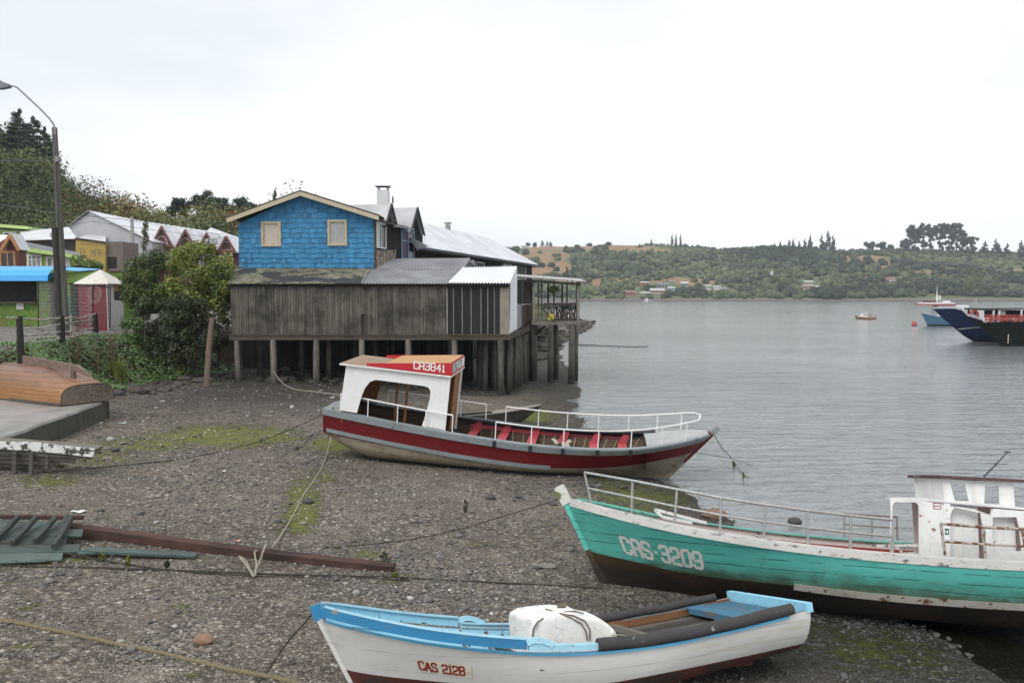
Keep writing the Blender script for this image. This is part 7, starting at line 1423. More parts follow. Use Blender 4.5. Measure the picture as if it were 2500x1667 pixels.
def stalls():
    Y = 48.0; rt = thing('market_stall', 'green painted market stall with curved bright blue roof and dark serving hatch', 'stall', tuple(atY(40,798,Y))); z0 = atY(40,797,Y).z
    gm = mural('stall_mural', [(.03,.07,.035), (.06,.15,.03), (.15,.26,.04), (.10,.17,.04), (.20,.17,.04), (.03,.10,.07)], .8); lg = plain('lime_wall', (.21,.33,.08), .65, 0, .2, 2); bt = mural('bottle_mural', [(.12,.25,.08), (.02,.14,.10), (.03,.20,.15), (.06,.25,.06), (.28,.34,.22)], 1.3)
    L = lambda px, py, y=Y: atY(px, py, y)
    mb = MB(); mb.box((L(-120,0).x,Y,z0), (L(65,0).x,Y+.1,L(0,738).z)); mb.box((L(65,0).x,Y,z0), (L(98,0).x,Y+.1,L(0,686).z)); mb.box((L(-120,0).x,Y+4,z0), (L(230,0).x,Y+4.1,L(0,662).z)); part(mb, 'front_wall', gm, rt)
    mb = MB(); mb.box((L(-120,0).x,Y+1.2,L(0,738).z), (L(65,0).x,Y+1.3,L(0,684).z)); part(mb, 'hatch_interior', plain('dark_interior', (.035,.032,.03), .8), rt)
    mb = MB(); mb.box((L(-120,0).x,Y-.25,L(0,740).z), (L(65,0).x,Y+.1,L(0,737).z)); part(mb, 'counter', plain('counter_dark', (.08,.07,.05), .6), rt)
    mb = MB(); mb.box((L(-120,0).x,Y-.06,z0-.5), (L(98,0).x,Y+.02,z0)); part(mb, 'plinth', plain('brown_plinth', (.09,.055,.045), .8), rt)
    mb = MB(); mb.box((L(98,0).x,Y-.04,z0-.4), (L(104,0).x,Y+.1,L(0,688).z)); part(mb, 'corner_post', plain('corner_maroon', (.11,.06,.05), .7), rt)
    Y2 = Y+.5; mb = MB(); mb.box((L(104,0).x,Y2,z0-.4), (L(135,0).x,Y2+.1,L(0,688,Y2).z)); mb.box((L(100,0).x,Y2+.02,L(0,690,Y2).z), (L(232,0).x,Y2+.12,L(0,664,Y2).z)); mb.box((L(172,0).x,Y2,z0-.4), (L(232,0).x,Y2+.1,L(0,690,Y2).z)); part(mb, 'side_wall', lg, rt)
    mb = MB(); mb.box((L(104,0).x,Y2-.02,z0-.4), (L(137,0).x,Y2-.006,L(0,722,Y2).z)); part(mb, 'bottle_mural', bt, rt); mb = MB(); mb.box((L(172,0).x,Y2-.02,z0-.4), (L(180,0).x,Y2-.006,L(0,700,Y2).z)); part(mb, 'bottle_mural', bt, rt)
    mb = MB(); mb.box((L(135,0).x,Y2+.5,z0-.4), (L(172,0).x,Y2+.55,L(0,690,Y2).z)); part(mb, 'doorway', plain('door_dark', (.03,.03,.032), .7), rt)
    mb = MB(); x0, x1 = L(120,0,Y2).x, L(140,0,Y2).x; zz0, zz1 = L(0,717,Y2).z, L(0,688,Y2).z; mb.box((x0,Y2-.03,zz0), (x1,Y2-.022,zz1), 1)
    for i in range(6): x = x0+(x1-x0)*i/5; mb.box((x-.012,Y2-.05,zz0), (x+.012,Y2-.035,zz1))
    for i in range(5): z = zz0+(zz1-zz0)*i/4; mb.box((x0,Y2-.06,z-.012), (x1,Y2-.051,z+.012))
    part(mb, 'window_grille', [plain('grille_white', (.6,.6,.58), .5), plain('dark_pane', (.02,.022,.025), .2)], rt)
    bl = plain('blue_roof_sheet', srgb(82,168,232), .4, 0, .12, 2); prof = [(-.55,-.42),(-.5,-.12),(-.1,.22),(.6,.42),(2.2,.52),(4.4,.45)]
    zr = L(0,668).z; mb = MB(); xa, xb = L(-130,0).x, L(106,0).x
    for (a, b), (c, d) in zip(prof, prof[1:]): mb.face([(xa,Y+a,zr+b),(xb,Y+a,zr+b),(xb,Y+c,zr+d),(xa,Y+c,zr+d)]); mb.face([(xa,Y+a,zr+b-.03),(xa,Y+c,zr+d-.03),(xb,Y+c,zr+d-.03),(xb,Y+a,zr+b-.03)])
    part(mb, 'roof', bl, rt, 60); mb = MB(); E = [L(106,692,Y-.45), L(112,682,Y-.3), L(126,668,Y-.1), L(143,658,Y), L(190,662,Y+.3), L(232,659,Y+.5)]; T = [L(106,680,Y-.2), L(118,668,Y), L(135,657,Y+.2), L(146,653,Y+.3), L(190,656,Y+.6), L(228,658,Y+.8)]
    T = [t+Vector((0,.9,.06)) for t in T]; mb.add(E+T, [(i,i+1,i+7,i+6) for i in range(5)]); mb.add([p-Vector((0,0,.02)) for p in E+T], [(i,i+6,i+7,i+1) for i in range(5)]); part(mb, 'side_roof', bl, rt, 60)
    mb = MB(); mb.box((L(13,0).x,Y-.03,L(0,735).z-.5), (L(31,0).x,Y-.012,L(0,724).z-.32)); part(mb, 'notice', [plain('notice_grey', (.55,.56,.55), .5)], rt)
    # red and white kiosk
    Yk = 43.6; K0 = atY(265,798,Yk); Kl = atY(194,798,Yk+.9); Kr = atY(303,798,Yk+1.7); z0 = lh(K0.x, K0.y)-.1; K3 = Kl+(Kr-K0); top = lambda p, py, y: atY(0,py,y).z
    rt = thing('kiosk', 'small kiosk with red front, white side and pale pyramid roof', 'kiosk', (K0.x, K0.y, z0)); zt = atY(265,691,Yk).z; F = lambda p, z: Vector((p.x, p.y, z))
    red = paint('kiosk_red', (.21,.02,.03), (.4,.3,.28), .01, .2, rough=.5); wh = paint('kiosk_white', (.66,.66,.63), (.3,.3,.27), .02, .25)
    def wallp(a, b, m, nm, th=.06): n = (b-a).cross(Vector((0,0,1))).normalized(); mb = MB(); mb.prism([F(a,z0),F(b,z0),F(b,zt),F(a,zt)], -n*th); return part(mb, nm, m, rt)
    wallp(Kl, K0, red, 'red_wall'); w = wallp(K0, Kr, wh, 'white_wall'); wallp(Kr, K3, wh, 'white_wall'); wallp(K3, Kl, wh, 'white_wall')
    mb = MB(); e = .18; c = (Kl+K0+Kr+K3)/4; ap = atY(257,658,Yk+1.2); ap = Vector((c.x,c.y,ap.z)); R4 = [F(p+(p-c).normalized()*e*1.4, zt-.02) for p in (Kl,K0,Kr,K3)]; mb.add(R4+[ap]+[p-Vector((0,0,.05)) for p in R4], [(0,1,4),(1,2,4),(2,3,4),(3,0,4),(8,7,6,5),(0,5,6,1),(1,6,7,2),(2,7,8,3),(3,8,5,0)]); part(mb, 'roof', paint('cream_roof', (.66,.62,.55), (.4,.37,.3), .02, .2), rt)
    d = (Kr-K0).normalized(); n = d.cross(Vector((0,0,1))).normalized(); Q = lambda u, z, k: F(K0+(Kr-K0)*u+n*k, z); mb = MB(); za, zb = atY(280,733,Yk+.8).z, atY(280,697,Yk+.8).z
    mb.face([Q(.40,za,.012),Q(.95,za,.012),Q(.95,zb,.012),Q(.40,zb,.012)]); wd = part(mb, 'hatch', plain('hatch_dark', (.02,.02,.022), .5), rt); mb = MB(); mb.face([Q(.38,za+.5,.03),Q(.66,za+.5,.03),Q(.66,za+1.0,.03),Q(.38,za+1.0,.03)]); part_into(mb, 'hatch_lamp', plain('hatch_amber', (.4,.2,.06), .6), wd, rt)
    d = (K0-Kl).normalized(); n = d.cross(Vector((0,0,1))).normalized(); W = (K0-Kl).length; S = lambda u, v, k=0: Kl+d*u+n*(.012+.002*k)+Vector((0,0,z0-Kl.z+v)); cream = plain('faded_cream_letters', (.36,.25,.20), .6, 0, .4, 9); mb = MB(); hgt = zt-z0
    cc = (W*.56, hgt*.78); rr = .52
    for k, r_ in enumerate((rr, rr*.78)):
        pts = [(cc[0]+r_*math.cos(a), cc[1]+r_*math.sin(a)) for a in np.linspace(0, 2*math.pi, 29)]; vs = []
        for (x, y), a in zip(pts, np.linspace(0, 2*math.pi, 29)): vs += [S(x+.03*math.cos(a), y+.03*math.sin(a), k), S(x-.03*math.cos(a), y-.03*math.sin(a), k)]
        mb.add(vs, [(2*i,2*i+1,2*i+3,2*i+2) for i in range(28)])
    random.seed(2)
    for i in range(9): x = cc[0]-.3+.07*i; mb.face([S(x,cc[1]-.25,2),S(x+.03,cc[1]-.25,2),S(x+.06,cc[1]+.22-.04*(i%3),2),S(x+.03,cc[1]+.22-.04*(i%3),2)])
    for i in range(11): z = .35+.13*i; x = W*.30+.06*(i%2); mb.face([S(x,z,2),S(x+.32-.08*(i%3),z+.08,2),S(x+.32-.08*(i%3),z+.13,2),S(x,z+.05,2)])
    part(mb, 'faded_emblem', cream, rt)
stalls()
def town():
    # lime green house
    Y = 62.0; A = lambda px, py, y=Y: atY(px, py, y); lime = paint('lime_green_wall', (.26,.43,.075), (.4,.5,.2), .01, .12, lines=(2,.2)); limet = plain('pale_lime_trim', (.50,.66,.25), .6); dkr = metal('dark_grey_roof', (.17,.175,.19), .5, .05, .25)
    rt = thing('green_house', 'lime green house with white windows and dark grey roof behind the stall', 'house', (A(110,0).x, Y, gz(110,Y)))
    mb = MB(); a, b = A(45,680), A(183,612); mb.prism([(a.x,Y,2.8),(b.x,Y,2.8),(b.x,Y,A(0,626).z),(a.x,Y,A(0,600).z)], (0,.8,0)); part(mb, 'wall', lime, rt)
    mb = MB(); mb.prism([A(62,612,Y-.5),A(198,627,Y-.5),A(192,618,Y+5),A(40,588,Y+5)], (0,0,.06)); part(mb, 'roof', dkr, rt)
    mb = MB(); mb.prism([A(68,615,Y-.55),A(198,632,Y-.55),A(198,624,Y-.55),A(68,607,Y-.55)], (0,.06,0)); part(mb, 'eaves_board', limet, rt)
    for x0, y0, x1, y1, nv in ((68,621,102,660,2),(114,626,131,660,0),(162,630,171,660,0)): window(rt, x0, y0, x1, y1, Y, WHITEF, nv, 1 if nv else 0, .13, NETGLASS)
    # small brown gable house
    Y = 58.0; rt = thing('brown_house', 'small red-brown gabled house with orange framed window above the blue roof', 'house', (A(20,0,Y).x, Y, gz(20,Y))); br = paint('red_brown_wall', (.16,.06,.045), None, 0, .15, lines=(2,.2))
    mb = MB(); mb.prism([A(-40,690,Y),A(44,690,Y),A(44,610,Y),A(24,576,Y),A(-40,616,Y)], (0,1.0,0)); part(mb, 'wall', br, rt); mb = MB(); mb.prism([A(25,572,Y-.4),A(6,605,Y-.4),A(6,605,Y-.4)+Vector((0,1.4,0)),A(25,572,Y-.4)+Vector((0,1.4,0))], (0,0,.05)); part(mb, 'roof', ROOFZINC, rt)
    mb = MB(); mb.prism([A(-60,574,Y+1),A(24,574,Y+1),A(5,603,Y+.2),A(-60,603,Y+.2)], (0,.05,.02)); part(mb, 'roof', ROOFZINC, rt)
    mb = MB(); mb.prism([A(25,571,Y-.4),A(46,610,Y-.4),A(46,610,Y-.4)+Vector((0,1.4,0)),A(25,571,Y-.4)+Vector((0,1.4,0))], (0,0,.05)); part(mb, 'roof', ROOFZINC, rt)
    tn = plain('orange_trim', (.40,.20,.08), .6); mb = MB(); mb.beam(A(24,574,Y-.45), A(47,612,Y-.45), .08, .22); mb.beam(A(24,574,Y-.45), A(2,611,Y-.45), .078, .22); part(mb, 'barge_board', tn, rt); window(rt, 1, 613, 38, 655, Y, tn, 1, 0, .14)
    # upper green house
    Y = 80.0; rt = thing('upper_green_house', 'pale green house with lime eaves higher up behind the brown gable', 'house', (A(20,0,Y).x, Y, gz(20,Y))); mb = MB(); mb.prism([A(-60,640,Y),A(50,640,Y),A(50,562,Y),A(-60,556,Y)], (0,6,0)); part(mb, 'wall', plain('pale_green_wall', (.25,.36,.13), .7), rt)
    mb = MB(); mb.prism([A(-70,550,Y-.6),A(68,560,Y-.6),A(68,553,Y-.6),A(-70,541,Y-.6)], (0,7,0)); part(mb, 'roof', limet, rt); window(rt, 8, 566, 40, 582, Y, WHITEF, 1, 0, .14)
    # long low shed with white roof and a dish
    Y = 74.0; rt = thing('white_roof_shed', 'long low shed with bright white metal roof and dark wall', 'shed', (A(115,0,Y).x, Y, gz(115,Y))); mb = MB(); mb.prism([A(50,660,Y),A(186,660,Y),A(186,584,Y),A(50,584,Y)], (0,6,0)); part(mb, 'wall', wood('dark_plank_wall', (.10,.088,.082), (.05,.045,.045), (.5,5,7), 1, .85, .3), rt)
    mb = MB(); mb.prism([A(48,588,Y-.5),A(188,583,Y-.5),A(168,556,Y+6),A(50,566,Y+6)], (0,0,.06)); part(mb, 'roof', ROOFZINC, rt); mb = MB(); c = A(132,574,Y-1.0); mb.tube([c+Vector((0,.02,0)), c-Vector((0,.05,0))], [.32,.36], 14); mb.tube([c, c-Vector((0,0,.7))], .03, 5); part(mb, 'satellite_dish', plain('dish_grey', (.33,.33,.33), .5), rt, 40)
    # yellow painted wall
    Y = 72.0; rt = thing('yellow_hall', 'yellow painted wooden wall with faded lettering below the grey gable', 'building', (A(220,0,Y).x, Y, gz(220,Y))); mb = MB(); mb.prism([A(185,662,Y),A(257,662,Y),A(257,592,Y),A(228,588,Y),A(185,582,Y)], (0,4,0)); part(mb, 'wall', paint('old_yellow', (.45,.315,.085), (.5,.4,.2), .02, .2, lines=(2,.25)), rt)
    lt = plain('faded_grey_letters', (.24,.20,.11), .7); mb = MB(); d = Vector((1,0,-.04)); o = A(196,624,Y); lettering(mb, 'EL MAR', lambda u, v, k: o+d*u+Vector((0,-.012-.002*k,v)), .62, .26, .12, .07); o2 = A(199,599,Y)
    for i in range(11):
        x = o2+d*(.22*i); mb.face([x+Vector((0,-.012,0)), x+d*.10+Vector((0,-.012,0)), x+d*.10+Vector((0,-.012,.25)), x+Vector((0,-.012,.25))])
    part(mb, 'faded_letters', lt, rt); mb = MB(); mb.prism([A(183,584,Y-.1),A(258,594,Y-.1),A(258,590,Y-.1),A(183,580,Y-.1)], (0,.1,0)); part(mb, 'eaves_board', DARKWOOD, rt)
    mb = MB(); mb.prism([A(257,662,Y+.3),A(300,662,Y+.3),A(300,590,Y+.3),A(257,590,Y+.3)], (0,3,0)); part(mb, 'grey_wall', wood('grey_brown_wall', (.22,.18,.16), (.13,.11,.10), (6,6,.5), 1, .85, .25), rt)
    mb = MB(); mb.face([A(263,655,Y+.28),A(285,655,Y+.28),A(285,627,Y+.28),A(263,627,Y+.28)]); part(mb, 'doorway', plain('door_black', (.025,.022,.022), .7), rt)
    # grey metal gable hall
    Y = 84.0; rt = thing('grey_metal_hall', 'large pale grey metal hall with plain gable end facing the shore', 'hall', (A(230,0,Y).x, Y, gz(230,Y))); gm = metal('pale_grey_cladding', (.50,.50,.52), .5, .04, .15); ap, l, r = A(222,517,Y), A(112,577,Y), A(372,592,Y)
    mb = MB(); mb.prism([A(112,650,Y),A(372,650,Y),r,ap,A(165,556,Y),l], (0,9,0)); part(mb, 'gable_wall', gm, rt); mb = MB(); mb.prism([ap+Vector((-.2,-.3,.06)), A(163,554,Y-.3), A(163,554,Y-.3)+Vector((0,10,0)), ap+Vector((-.2,10,.06))], (0,0,.05)); mb.prism([A(163,554,Y-.3), A(108,578,Y-.3), A(108,578,Y-.3)+Vector((0,10,0)), A(163,554,Y-.3)+Vector((0,10,0))], (0,0,.05)); part(mb, 'roof', gm, rt)
    mb = MB(); mb.prism([ap+Vector((-.1,-.3,.05)), r+Vector((.2,-.3,.03)), r+Vector((.2,10,.03)), ap+Vector((-.1,10,.05))], (0,0,.05)); part(mb, 'roof', ROOFZINC, rt)
    mb = MB(); mb.prism([A(190,582,Y-1.5),A(258,592,Y-1.5),A(258,577,Y),A(205,575,Y)], (0,.05,.03)); part(mb, 'porch_roof', ROOFZINC, rt); mb = MB(); c = A(323,570,Y-2); mb.box((c.x-.12,c.y-.12,3), (c.x+.12,c.y+.12,A(323,530,Y-2).z)); o = mb.build('concrete_post', plain('post_grey', (.33,.33,.32), .7)); tag(o, 'grey concrete utility post in front of the metal hall', 'post')
    # motel
    Y = 88.0; rt = thing('motel', 'long red-brown motel with four steep red gables and HOTEL sign', 'motel', (A(460,0,Y).x, Y, gz(460,Y))); rw = paint('motel_red', (.19,.075,.07), None, 0, .15, lines=(2,.25)); red = plain('motel_gable_red', (.20,.085,.08), .6); pal = plain('pale_stucco', (.50,.45,.45), .7)
    eL = lambda px: 594+(px-350)*.085
    mb = MB(); mb.prism([A(345,690,Y),A(620,690,Y),A(620,eL(620)+2,Y),A(345,eL(345)+2,Y)], (0,8,0)); part(mb, 'wall', rw, rt)
    mb = MB(); e0, e1 = A(340,eL(340),Y-.8), A(622,eL(622),Y-.8); r0, r1 = A(248,525,Y+7), A(505,563,Y+7); r2 = A(622,588,Y+7); corr(mb, e0, e1, A(560,572,Y+7), r0, .5, .03); part(mb, 'roof', ROOFZINC, rt, 60)
    mb = MB(); mb.prism([A(505,564,Y+4),A(512,557,Y+6),A(585,583,Y+6),A(600,592,Y+3)], (0,.5,.1)); part(mb, 'roof_hip', ROOFZINC, rt)
    for k, (px, py, w) in enumerate(((394,553,25),(452,561,23),(504,569,21),(552,577,20))):
        ap = A(px, py, Y-1.6); l, r = A(px-w, eL(px)+2, Y-1.6), A(px+w+4, eL(px)+6, Y-1.6); bk = Vector((0,5,.0)); mb = MB(); mb.prism([l, ap, ap+bk, l+bk], (0,0,.08)); mb.prism([ap, r, r+bk, ap+bk], (0,0,.081)); g = part(mb, 'gable_roof', ROOFZINC, rt)
        mb = MB(); mb.prism([A(px-w+3,eL(px)+2,Y-1.2),A(px+w-1,eL(px)+5,Y-1.2),A(px,py+5,Y-1.2)], (0,.1,0)); part(mb, 'gable_wall', plain('gable_brown', (.15,.09,.08), .8), rt); mb = MB(); mb.beam(l, ap, .12, .20); mb.beam(r, ap, .121, .20); part(mb, 'barge_board', red, rt)
        mb = MB(); c = A(px+1, eL(px)-1, Y-1.26); pts = [c+Vector((.62*math.cos(a),0,.9*math.sin(a))) for a in np.linspace(0, math.pi, 13)]; mb.tube(pts, .07, 5); mb.beam(c-Vector((.7,0,0)), c+Vector((.7,0,0)), .1, .12); part(mb, 'arched_window', pal, rt)
        mb = MB(); mb.box((A(px-w,0,Y).x,Y-1.5,A(0,eL(px)+8,Y).z), (A(px+w,0,Y).x,Y-.01,A(0,eL(px)+1,Y).z)); part(mb, 'gable_beam', rw, rt)
        window(rt, px-w+3, eL(px)+10, px+w-3, eL(px)+46, Y, WHITEF, 2, 1, .16, NETGLASS)
    mb = MB(); a, b = A(502,600,Y-2.6), A(536,583,Y-2.6); mb.box((a.x,a.y,a.z), (b.x,a.y+.2,b.z)); sg = part(mb, 'hotel_sign', plain('sign_pale', (.62,.60,.60), .5), rt); mb = MB(); w = b.x-a.x; lettering(mb, 'HOTEL', lambda u, v, k: Vector((a.x+.12+u, a.y-.01-.003*k, a.z+.18+v)), .50, .19, .075, .06); part_into(mb, 'letters', plain('sign_ink', (.05,.07,.10), .5), sg, rt)
    mb = MB(); mb.beam(Vector((b.x-.1,a.y+.1,b.z)), A(536,575,Y), .05, .05); part(mb, 'sign_bracket', DARKWOOD, rt)
town()
# ------------------------------------------------------------------ trees on the left hill
BARK = wood('tree_bark', (.13,.105,.08), (.06,.05,.04), (4,4,1), 1, .9, .3)
PINE_LEAF = leafmat('pine_needles', [(0, (.022,.036,.028)), (.4, (.048,.070,.052)), (.75, (.085,.11,.072)), (1, (.13,.15,.09))], .8, .15)
def conifer(name, label, base, h, w, mat, nl=60, size=.35, levels=14, group=None, bare=.08, tint=.45, cone=1.0, trunk=.02):
    rt = thing(name, label, 'tree', tuple(base), group=group); C = []; Rd = []
    for i in range(levels):
        f = bare+(1-bare)*i/(levels-1); rr = w/2*((1-f)**(.75*cone)+.04)*random.uniform(.8,1.15); k = max(1, int(2+4*(1-f)))
        for j in range(k): a = random.uniform(0, 6.28); q = rr*random.uniform(.35,.75) if k > 1 else 0; C.append((base[0]+q*math.cos(a), base[1]+q*math.sin(a), base[2]+h*f)); Rd.append((rr*.6+.1*w*.3, rr*.6+.1*w*.3, h/levels*.85))
    V, F, t = crown_cloud(np.array(C), np.array(Rd), nl, size, np.clip(RNG.normal(tint,.13,len(C)),0,1), up=.4, jn=.5, core=.55); bulk('crown', [mat], V-np.array(base), F, t, rt)
    mb = MB(); mb.tube([Vector(base)-Vector((0,0,.5)), Vector(base)+Vector((0,0,h*.5)), Vector(base)+Vector((0,0,h*.97))], [h*trunk,h*trunk*.6,.02], 6); part(mb, 'trunk', BARK, rt); return rt
def round_tree(name, label, base, h, w, mat, nl=70, size=.35, n=22, group=None, tint=.5, bare=.3, trunk=.025):
    rt = thing(name, label, 'tree', tuple(base), group=group); C = []; Rd = []
    for i in range(n):
        d = RNG.normal(size=3); d /= np.linalg.norm(d); r = random.random()**.5; C.append((base[0]+d[0]*r*w*.36, base[1]+d[1]*r*w*.36, base[2]+h*(bare+(1-bare)/2)+d[2]*r*h*(1-bare)*.38)); s = w*random.uniform(.14,.22); Rd.append((s,s,s*.85))
    V, F, t = crown_cloud(np.array(C), np.array(Rd), nl, size, np.clip(RNG.normal(tint,.14,n),0,1), up=.5, jn=.45, core=.6); bulk('crown', [mat], V-np.array(base), F, t, rt)
    mb = MB(); b = Vector(base); mb.tube([b-Vector((0,0,.5)), b+Vector((.02*h,0,h*.35)), b+Vector((0,0,h*.7))], [h*trunk,h*trunk*.7,h*trunk*.3], 6)
    for k in range(3): a = 2.1*k; mb.tube([b+Vector((.02*h,0,h*.33)), b+Vector((w*.25*math.cos(a),w*.25*math.sin(a),h*.62))], [h*trunk*.45,h*trunk*.15], 5)
    part(mb, 'trunk', BARK, rt); return rt
def hill_at(px, py, d=135):
    P = atY(px, py, d); return Vector((P.x, d, float(left_h(np.array([P.x]), np.array([d]))[0])))
def left_trees():
    random.seed(51)
    for px, top, w, lab in ((52,272,7.5,'tallest dark conifer on the hill behind the lamp pole'),(84,290,6.5,'second dark conifer on the hill, just left of the lamp pole'),(30,322,5,'short dark conifer left of the tallest one on the hill'),(112,316,5,'ragged dark conifer beside the lamp pole, right of the pair'),(4,315,3.2,'dark tree at the far left edge of the hilltop'),(66,325,7,'low dense conifer between the two tall hilltop conifers')):
        b = hill_at(px, 400, 134); h_ = atY(px, top, 134).z-b.z; conifer('conifer', lab, b, h_, w, PINE_LEAF, 110, .26, 16, None, .05, .5, .7)
    for px, top, w, lab in ((436,482,5.0,'small dark round tree left on the ridge behind the motel'),(480,471,4.2,'dark round tree on the ridge, left of the taller pair'),(512,460,5.2,'tallest round tree on the ridge behind the motel'),(540,468,4.6,'dark round tree on the ridge, right of the tallest'),(590,478,6.5,'broad dark tree on the ridge touching the blue house roof'),(160,438,4.0,'small dark bush tree on the slope just right of the lamp pole')):
        b = hill_at(px, 510, 138); h_ = atY(px, top, 138).z-b.z; round_tree('ridge_tree', lab, b, max(h_, 2.5), w, PINE_LEAF, 110, .30, 20, None, .35, .15)
    b = hill_at(672, 510, 139); h_ = atY(672, 466, 139).z-b.z; conifer('conifer', 'lone thin conifer tip showing above the blue house roof', b, h_, 2.2, PINE_LEAF, 60, .2, 14, None, .3, .3)
left_trees()
# ================================================================== ACROSS THE WATER: trees, houses, boats
FARPINE = leafmat('far_pine_needles', [(0, (.022,.036,.030)), (.5, (.038,.056,.044)), (1, (.07,.09,.062))], .8, .1); POPLAR = leafmat('poplar_leaf', [(0, (.09,.12,.05)), (.5, (.16,.185,.075)), (1, (.23,.235,.11))], .8, .1)
def far_trees():
    random.seed(61)
    def top_h(b, px, py): return atY(px, py, b.y).z-b.z
    # umbrella pines of the clump on the far ridge
    for px, top, base, w, lab in ((2210,583,628,12,'leftmost and lowest pine of the dark clump on the far ridge'),(2232,548,628,15,'second pine from the left in the dark ridge clump'),(2252,543,628,13,'third pine from the left in the dark ridge clump, flat topped'),(2270,541,628,12,'fourth pine in the ridge clump, left of the bright gap'),(2292,541,628,13,'tall pine just right of the gap in the ridge clump'),(2314,540,628,15,'tallest central pine of the dark ridge clump'),(2335,543,628,13,'pine right of the tallest one in the ridge clump'),(2350,562,628,11,'sloping right-hand pine of the dark ridge clump'),(2372,578,628,13,'rightmost low pine of the dark ridge clump')):
        b = atY(px, base, 950); b.z = float(far_h(np.array([b.x]), np.array([950.]))[0]); b.z = min(b.z, atY(px,base,950).z); h_ = top_h(b, px, top); rt = thing('far_pine', lab, 'tree', tuple(b)); C = []; Rd = []
        for i in range(36): f = random.uniform(-.05, .72) if i > 14 else random.uniform(.68, .97); q = w*.40*(1 if f > .6 or f < .2 else .72); C.append((b.x+random.uniform(-q,q), b.y+random.uniform(-q,q), b.z+h_*f*.97)); s = w*random.uniform(.18,.30)*(1 if f > .6 else .85); Rd.append((s, s, s*.9))
        V, F, t = crown_cloud(np.array(C), np.array(Rd), 60, 1.3, np.clip(RNG.normal(.4,.2,36),0,1), up=.4, jn=.4, core=.7); bulk('crown', [FARPINE], V-np.array(b), F, t, rt)
        mb = MB(); mb.tube([b-Vector((0,0,1)), b+Vector((random.uniform(-1,1),0,h_*.5)), b+Vector((random.uniform(-1,1),0,h_*.9))], [.8,.6,.25], 6); part(mb, 'trunk', BARK, rt)
    # conifers
    for px, top, base, w, d, lab in ((2005,576,620,9,930,'left spire of the conifer group right of the plantation'),(2020,566,620,12,940,'tallest pointed conifer on the far ridge, left of the pine clump'),(2033,577,622,9,930,'right spire of the pointed conifer group on the far ridge'),(1641,573,598,5,985,'left of three slim dark cypresses on the far ridge'),(1650,572,598,5,985,'middle of three slim dark cypresses on the far ridge'),(1661,574,598,5,985,'right of three slim dark cypresses on the far ridge'),
            (2404,590,622,13,950,'small conifer right of the dark pine clump'),(2430,586,626,13,945,'conifer beyond the clump, halfway to the right edge'),(2438,598,632,12,930,'lower conifer just right of the halfway one'),(2458,596,632,13,930,'bushy conifer near the right end of the far ridge'),(2492,590,640,15,920,'dark conifer at the right edge of the far ridge'),(1324,587,600,6,1000,'pointed tree beside the far houses at the left of the ridge'),(1336,590,600,5,1000,'narrow tree right of the pointed one by the ridge houses'),(1344,590,600,5,1000,'small tree end of the row by the ridge houses'),(1590,585,598,4,1000,'tiny tree tip on the bare far ridge'),
            (1978,577,612,9,925,'pale-topped conifer at the right of the plantation'),(1936,586,622,8,915,'dark plantation conifer, middle of the far slope top'),(1926,588,624,8,915,'plantation conifer left of the darkest one'),(1905,592,626,8,910,'plantation conifer at the left part of the far slope top'),(1890,596,628,7,910,'leftmost plantation conifer on the far slope top'),(1950,590,624,8,915,'plantation conifer right of the darkest one'),(1964,586,620,8,920,'slim plantation conifer beside the pale-topped one')):
        b = atY(px, base, d); zt = float(far_h(np.array([b.x]), np.array([float(d)]))[0]); b.z = min(b.z, zt); conifer('far_conifer', lab, b, top_h(b, px, top), w, FARPINE, 28, 1.1 if w > 6 else .7, 10, None, .06, .45, .8, .012)
    # round crowns on the ridge
    for px, top, base, w, lab in ((2122,590,612,22,'left round bush tree on the far skyline left of the pines'),(2150,589,613,18,'right round bush tree on the far skyline left of the pines'),(2175,594,613,11,'small round tree on the far skyline next to the pines'),(2215,606,640,26,'dark undergrowth tree at the left foot of the pine clump'),(2250,610,640,24,'dark undergrowth tree under the second and third clump pines'),(2285,608,640,26,'dark undergrowth tree below the gap in the pine clump'),(2320,608,640,26,'dark undergrowth tree below the tallest clump pine'),(2356,606,640,24,'dark undergrowth tree at the right foot of the pine clump'),(1290,592,602,9,'round dark tree on the ridge by the leftmost far houses'),(1306,592,602,10,'broad tree on the ridge right of the round dark one'),(1440,594,602,11,'dark low tree on the ridge above the brown field'),(1484,592,600,11,'round tree alone on the bare ridge above the field'),(1615,594,600,5,'tiny bush on the ridge left of the cypresses'),(1672,595,603,8,'low bush tree right of the three cypresses'),(1410,598,606,11,'low scrub tree among the ridge houses')):
        dd = 985. if base < 630 else 935.; b = atY(px, base, dd); zt = float(far_h(np.array([b.x]), np.array([dd]))[0]); b.z = min(b.z, zt); round_tree('far_tree', lab, b, top_h(b, px, top), w, FARPINE, 34, 1.2 if w > 9 else .8, 16, None, .4, .1)
    # poplars
    for px, top, base, w, d, lab in ((2208,610,640,5,820,'pale slim poplar in front of the pine clump'),(2222,660,710,9,690,'lone yellow-green poplar above the shore'),(2357,655,722,12,660,'left yellow-green poplar of the big group by the trawlers'),(2374,656,722,12,660,'middle yellow-green poplar of the big group by the trawlers'),(2391,657,722,12,660,'right yellow-green poplar of the big group by the trawlers'),(2432,660,718,11,670,'single pale poplar right of the big poplar group'),(1352,650,700,6,700,'poplar showing left of the terrace roof end'),(1384,650,700,7,700,'dark poplar just right of the terrace roof'),(1398,645,700,7,705,'taller poplar right of the terrace roof'),(1416,655,706,7,690,'pale poplar farther right of the terrace'),(1736,610,660,7,800,'slim poplar in the middle of the far wood'),(1930,655,700,12,680,'bright green tree by the cream far house')):
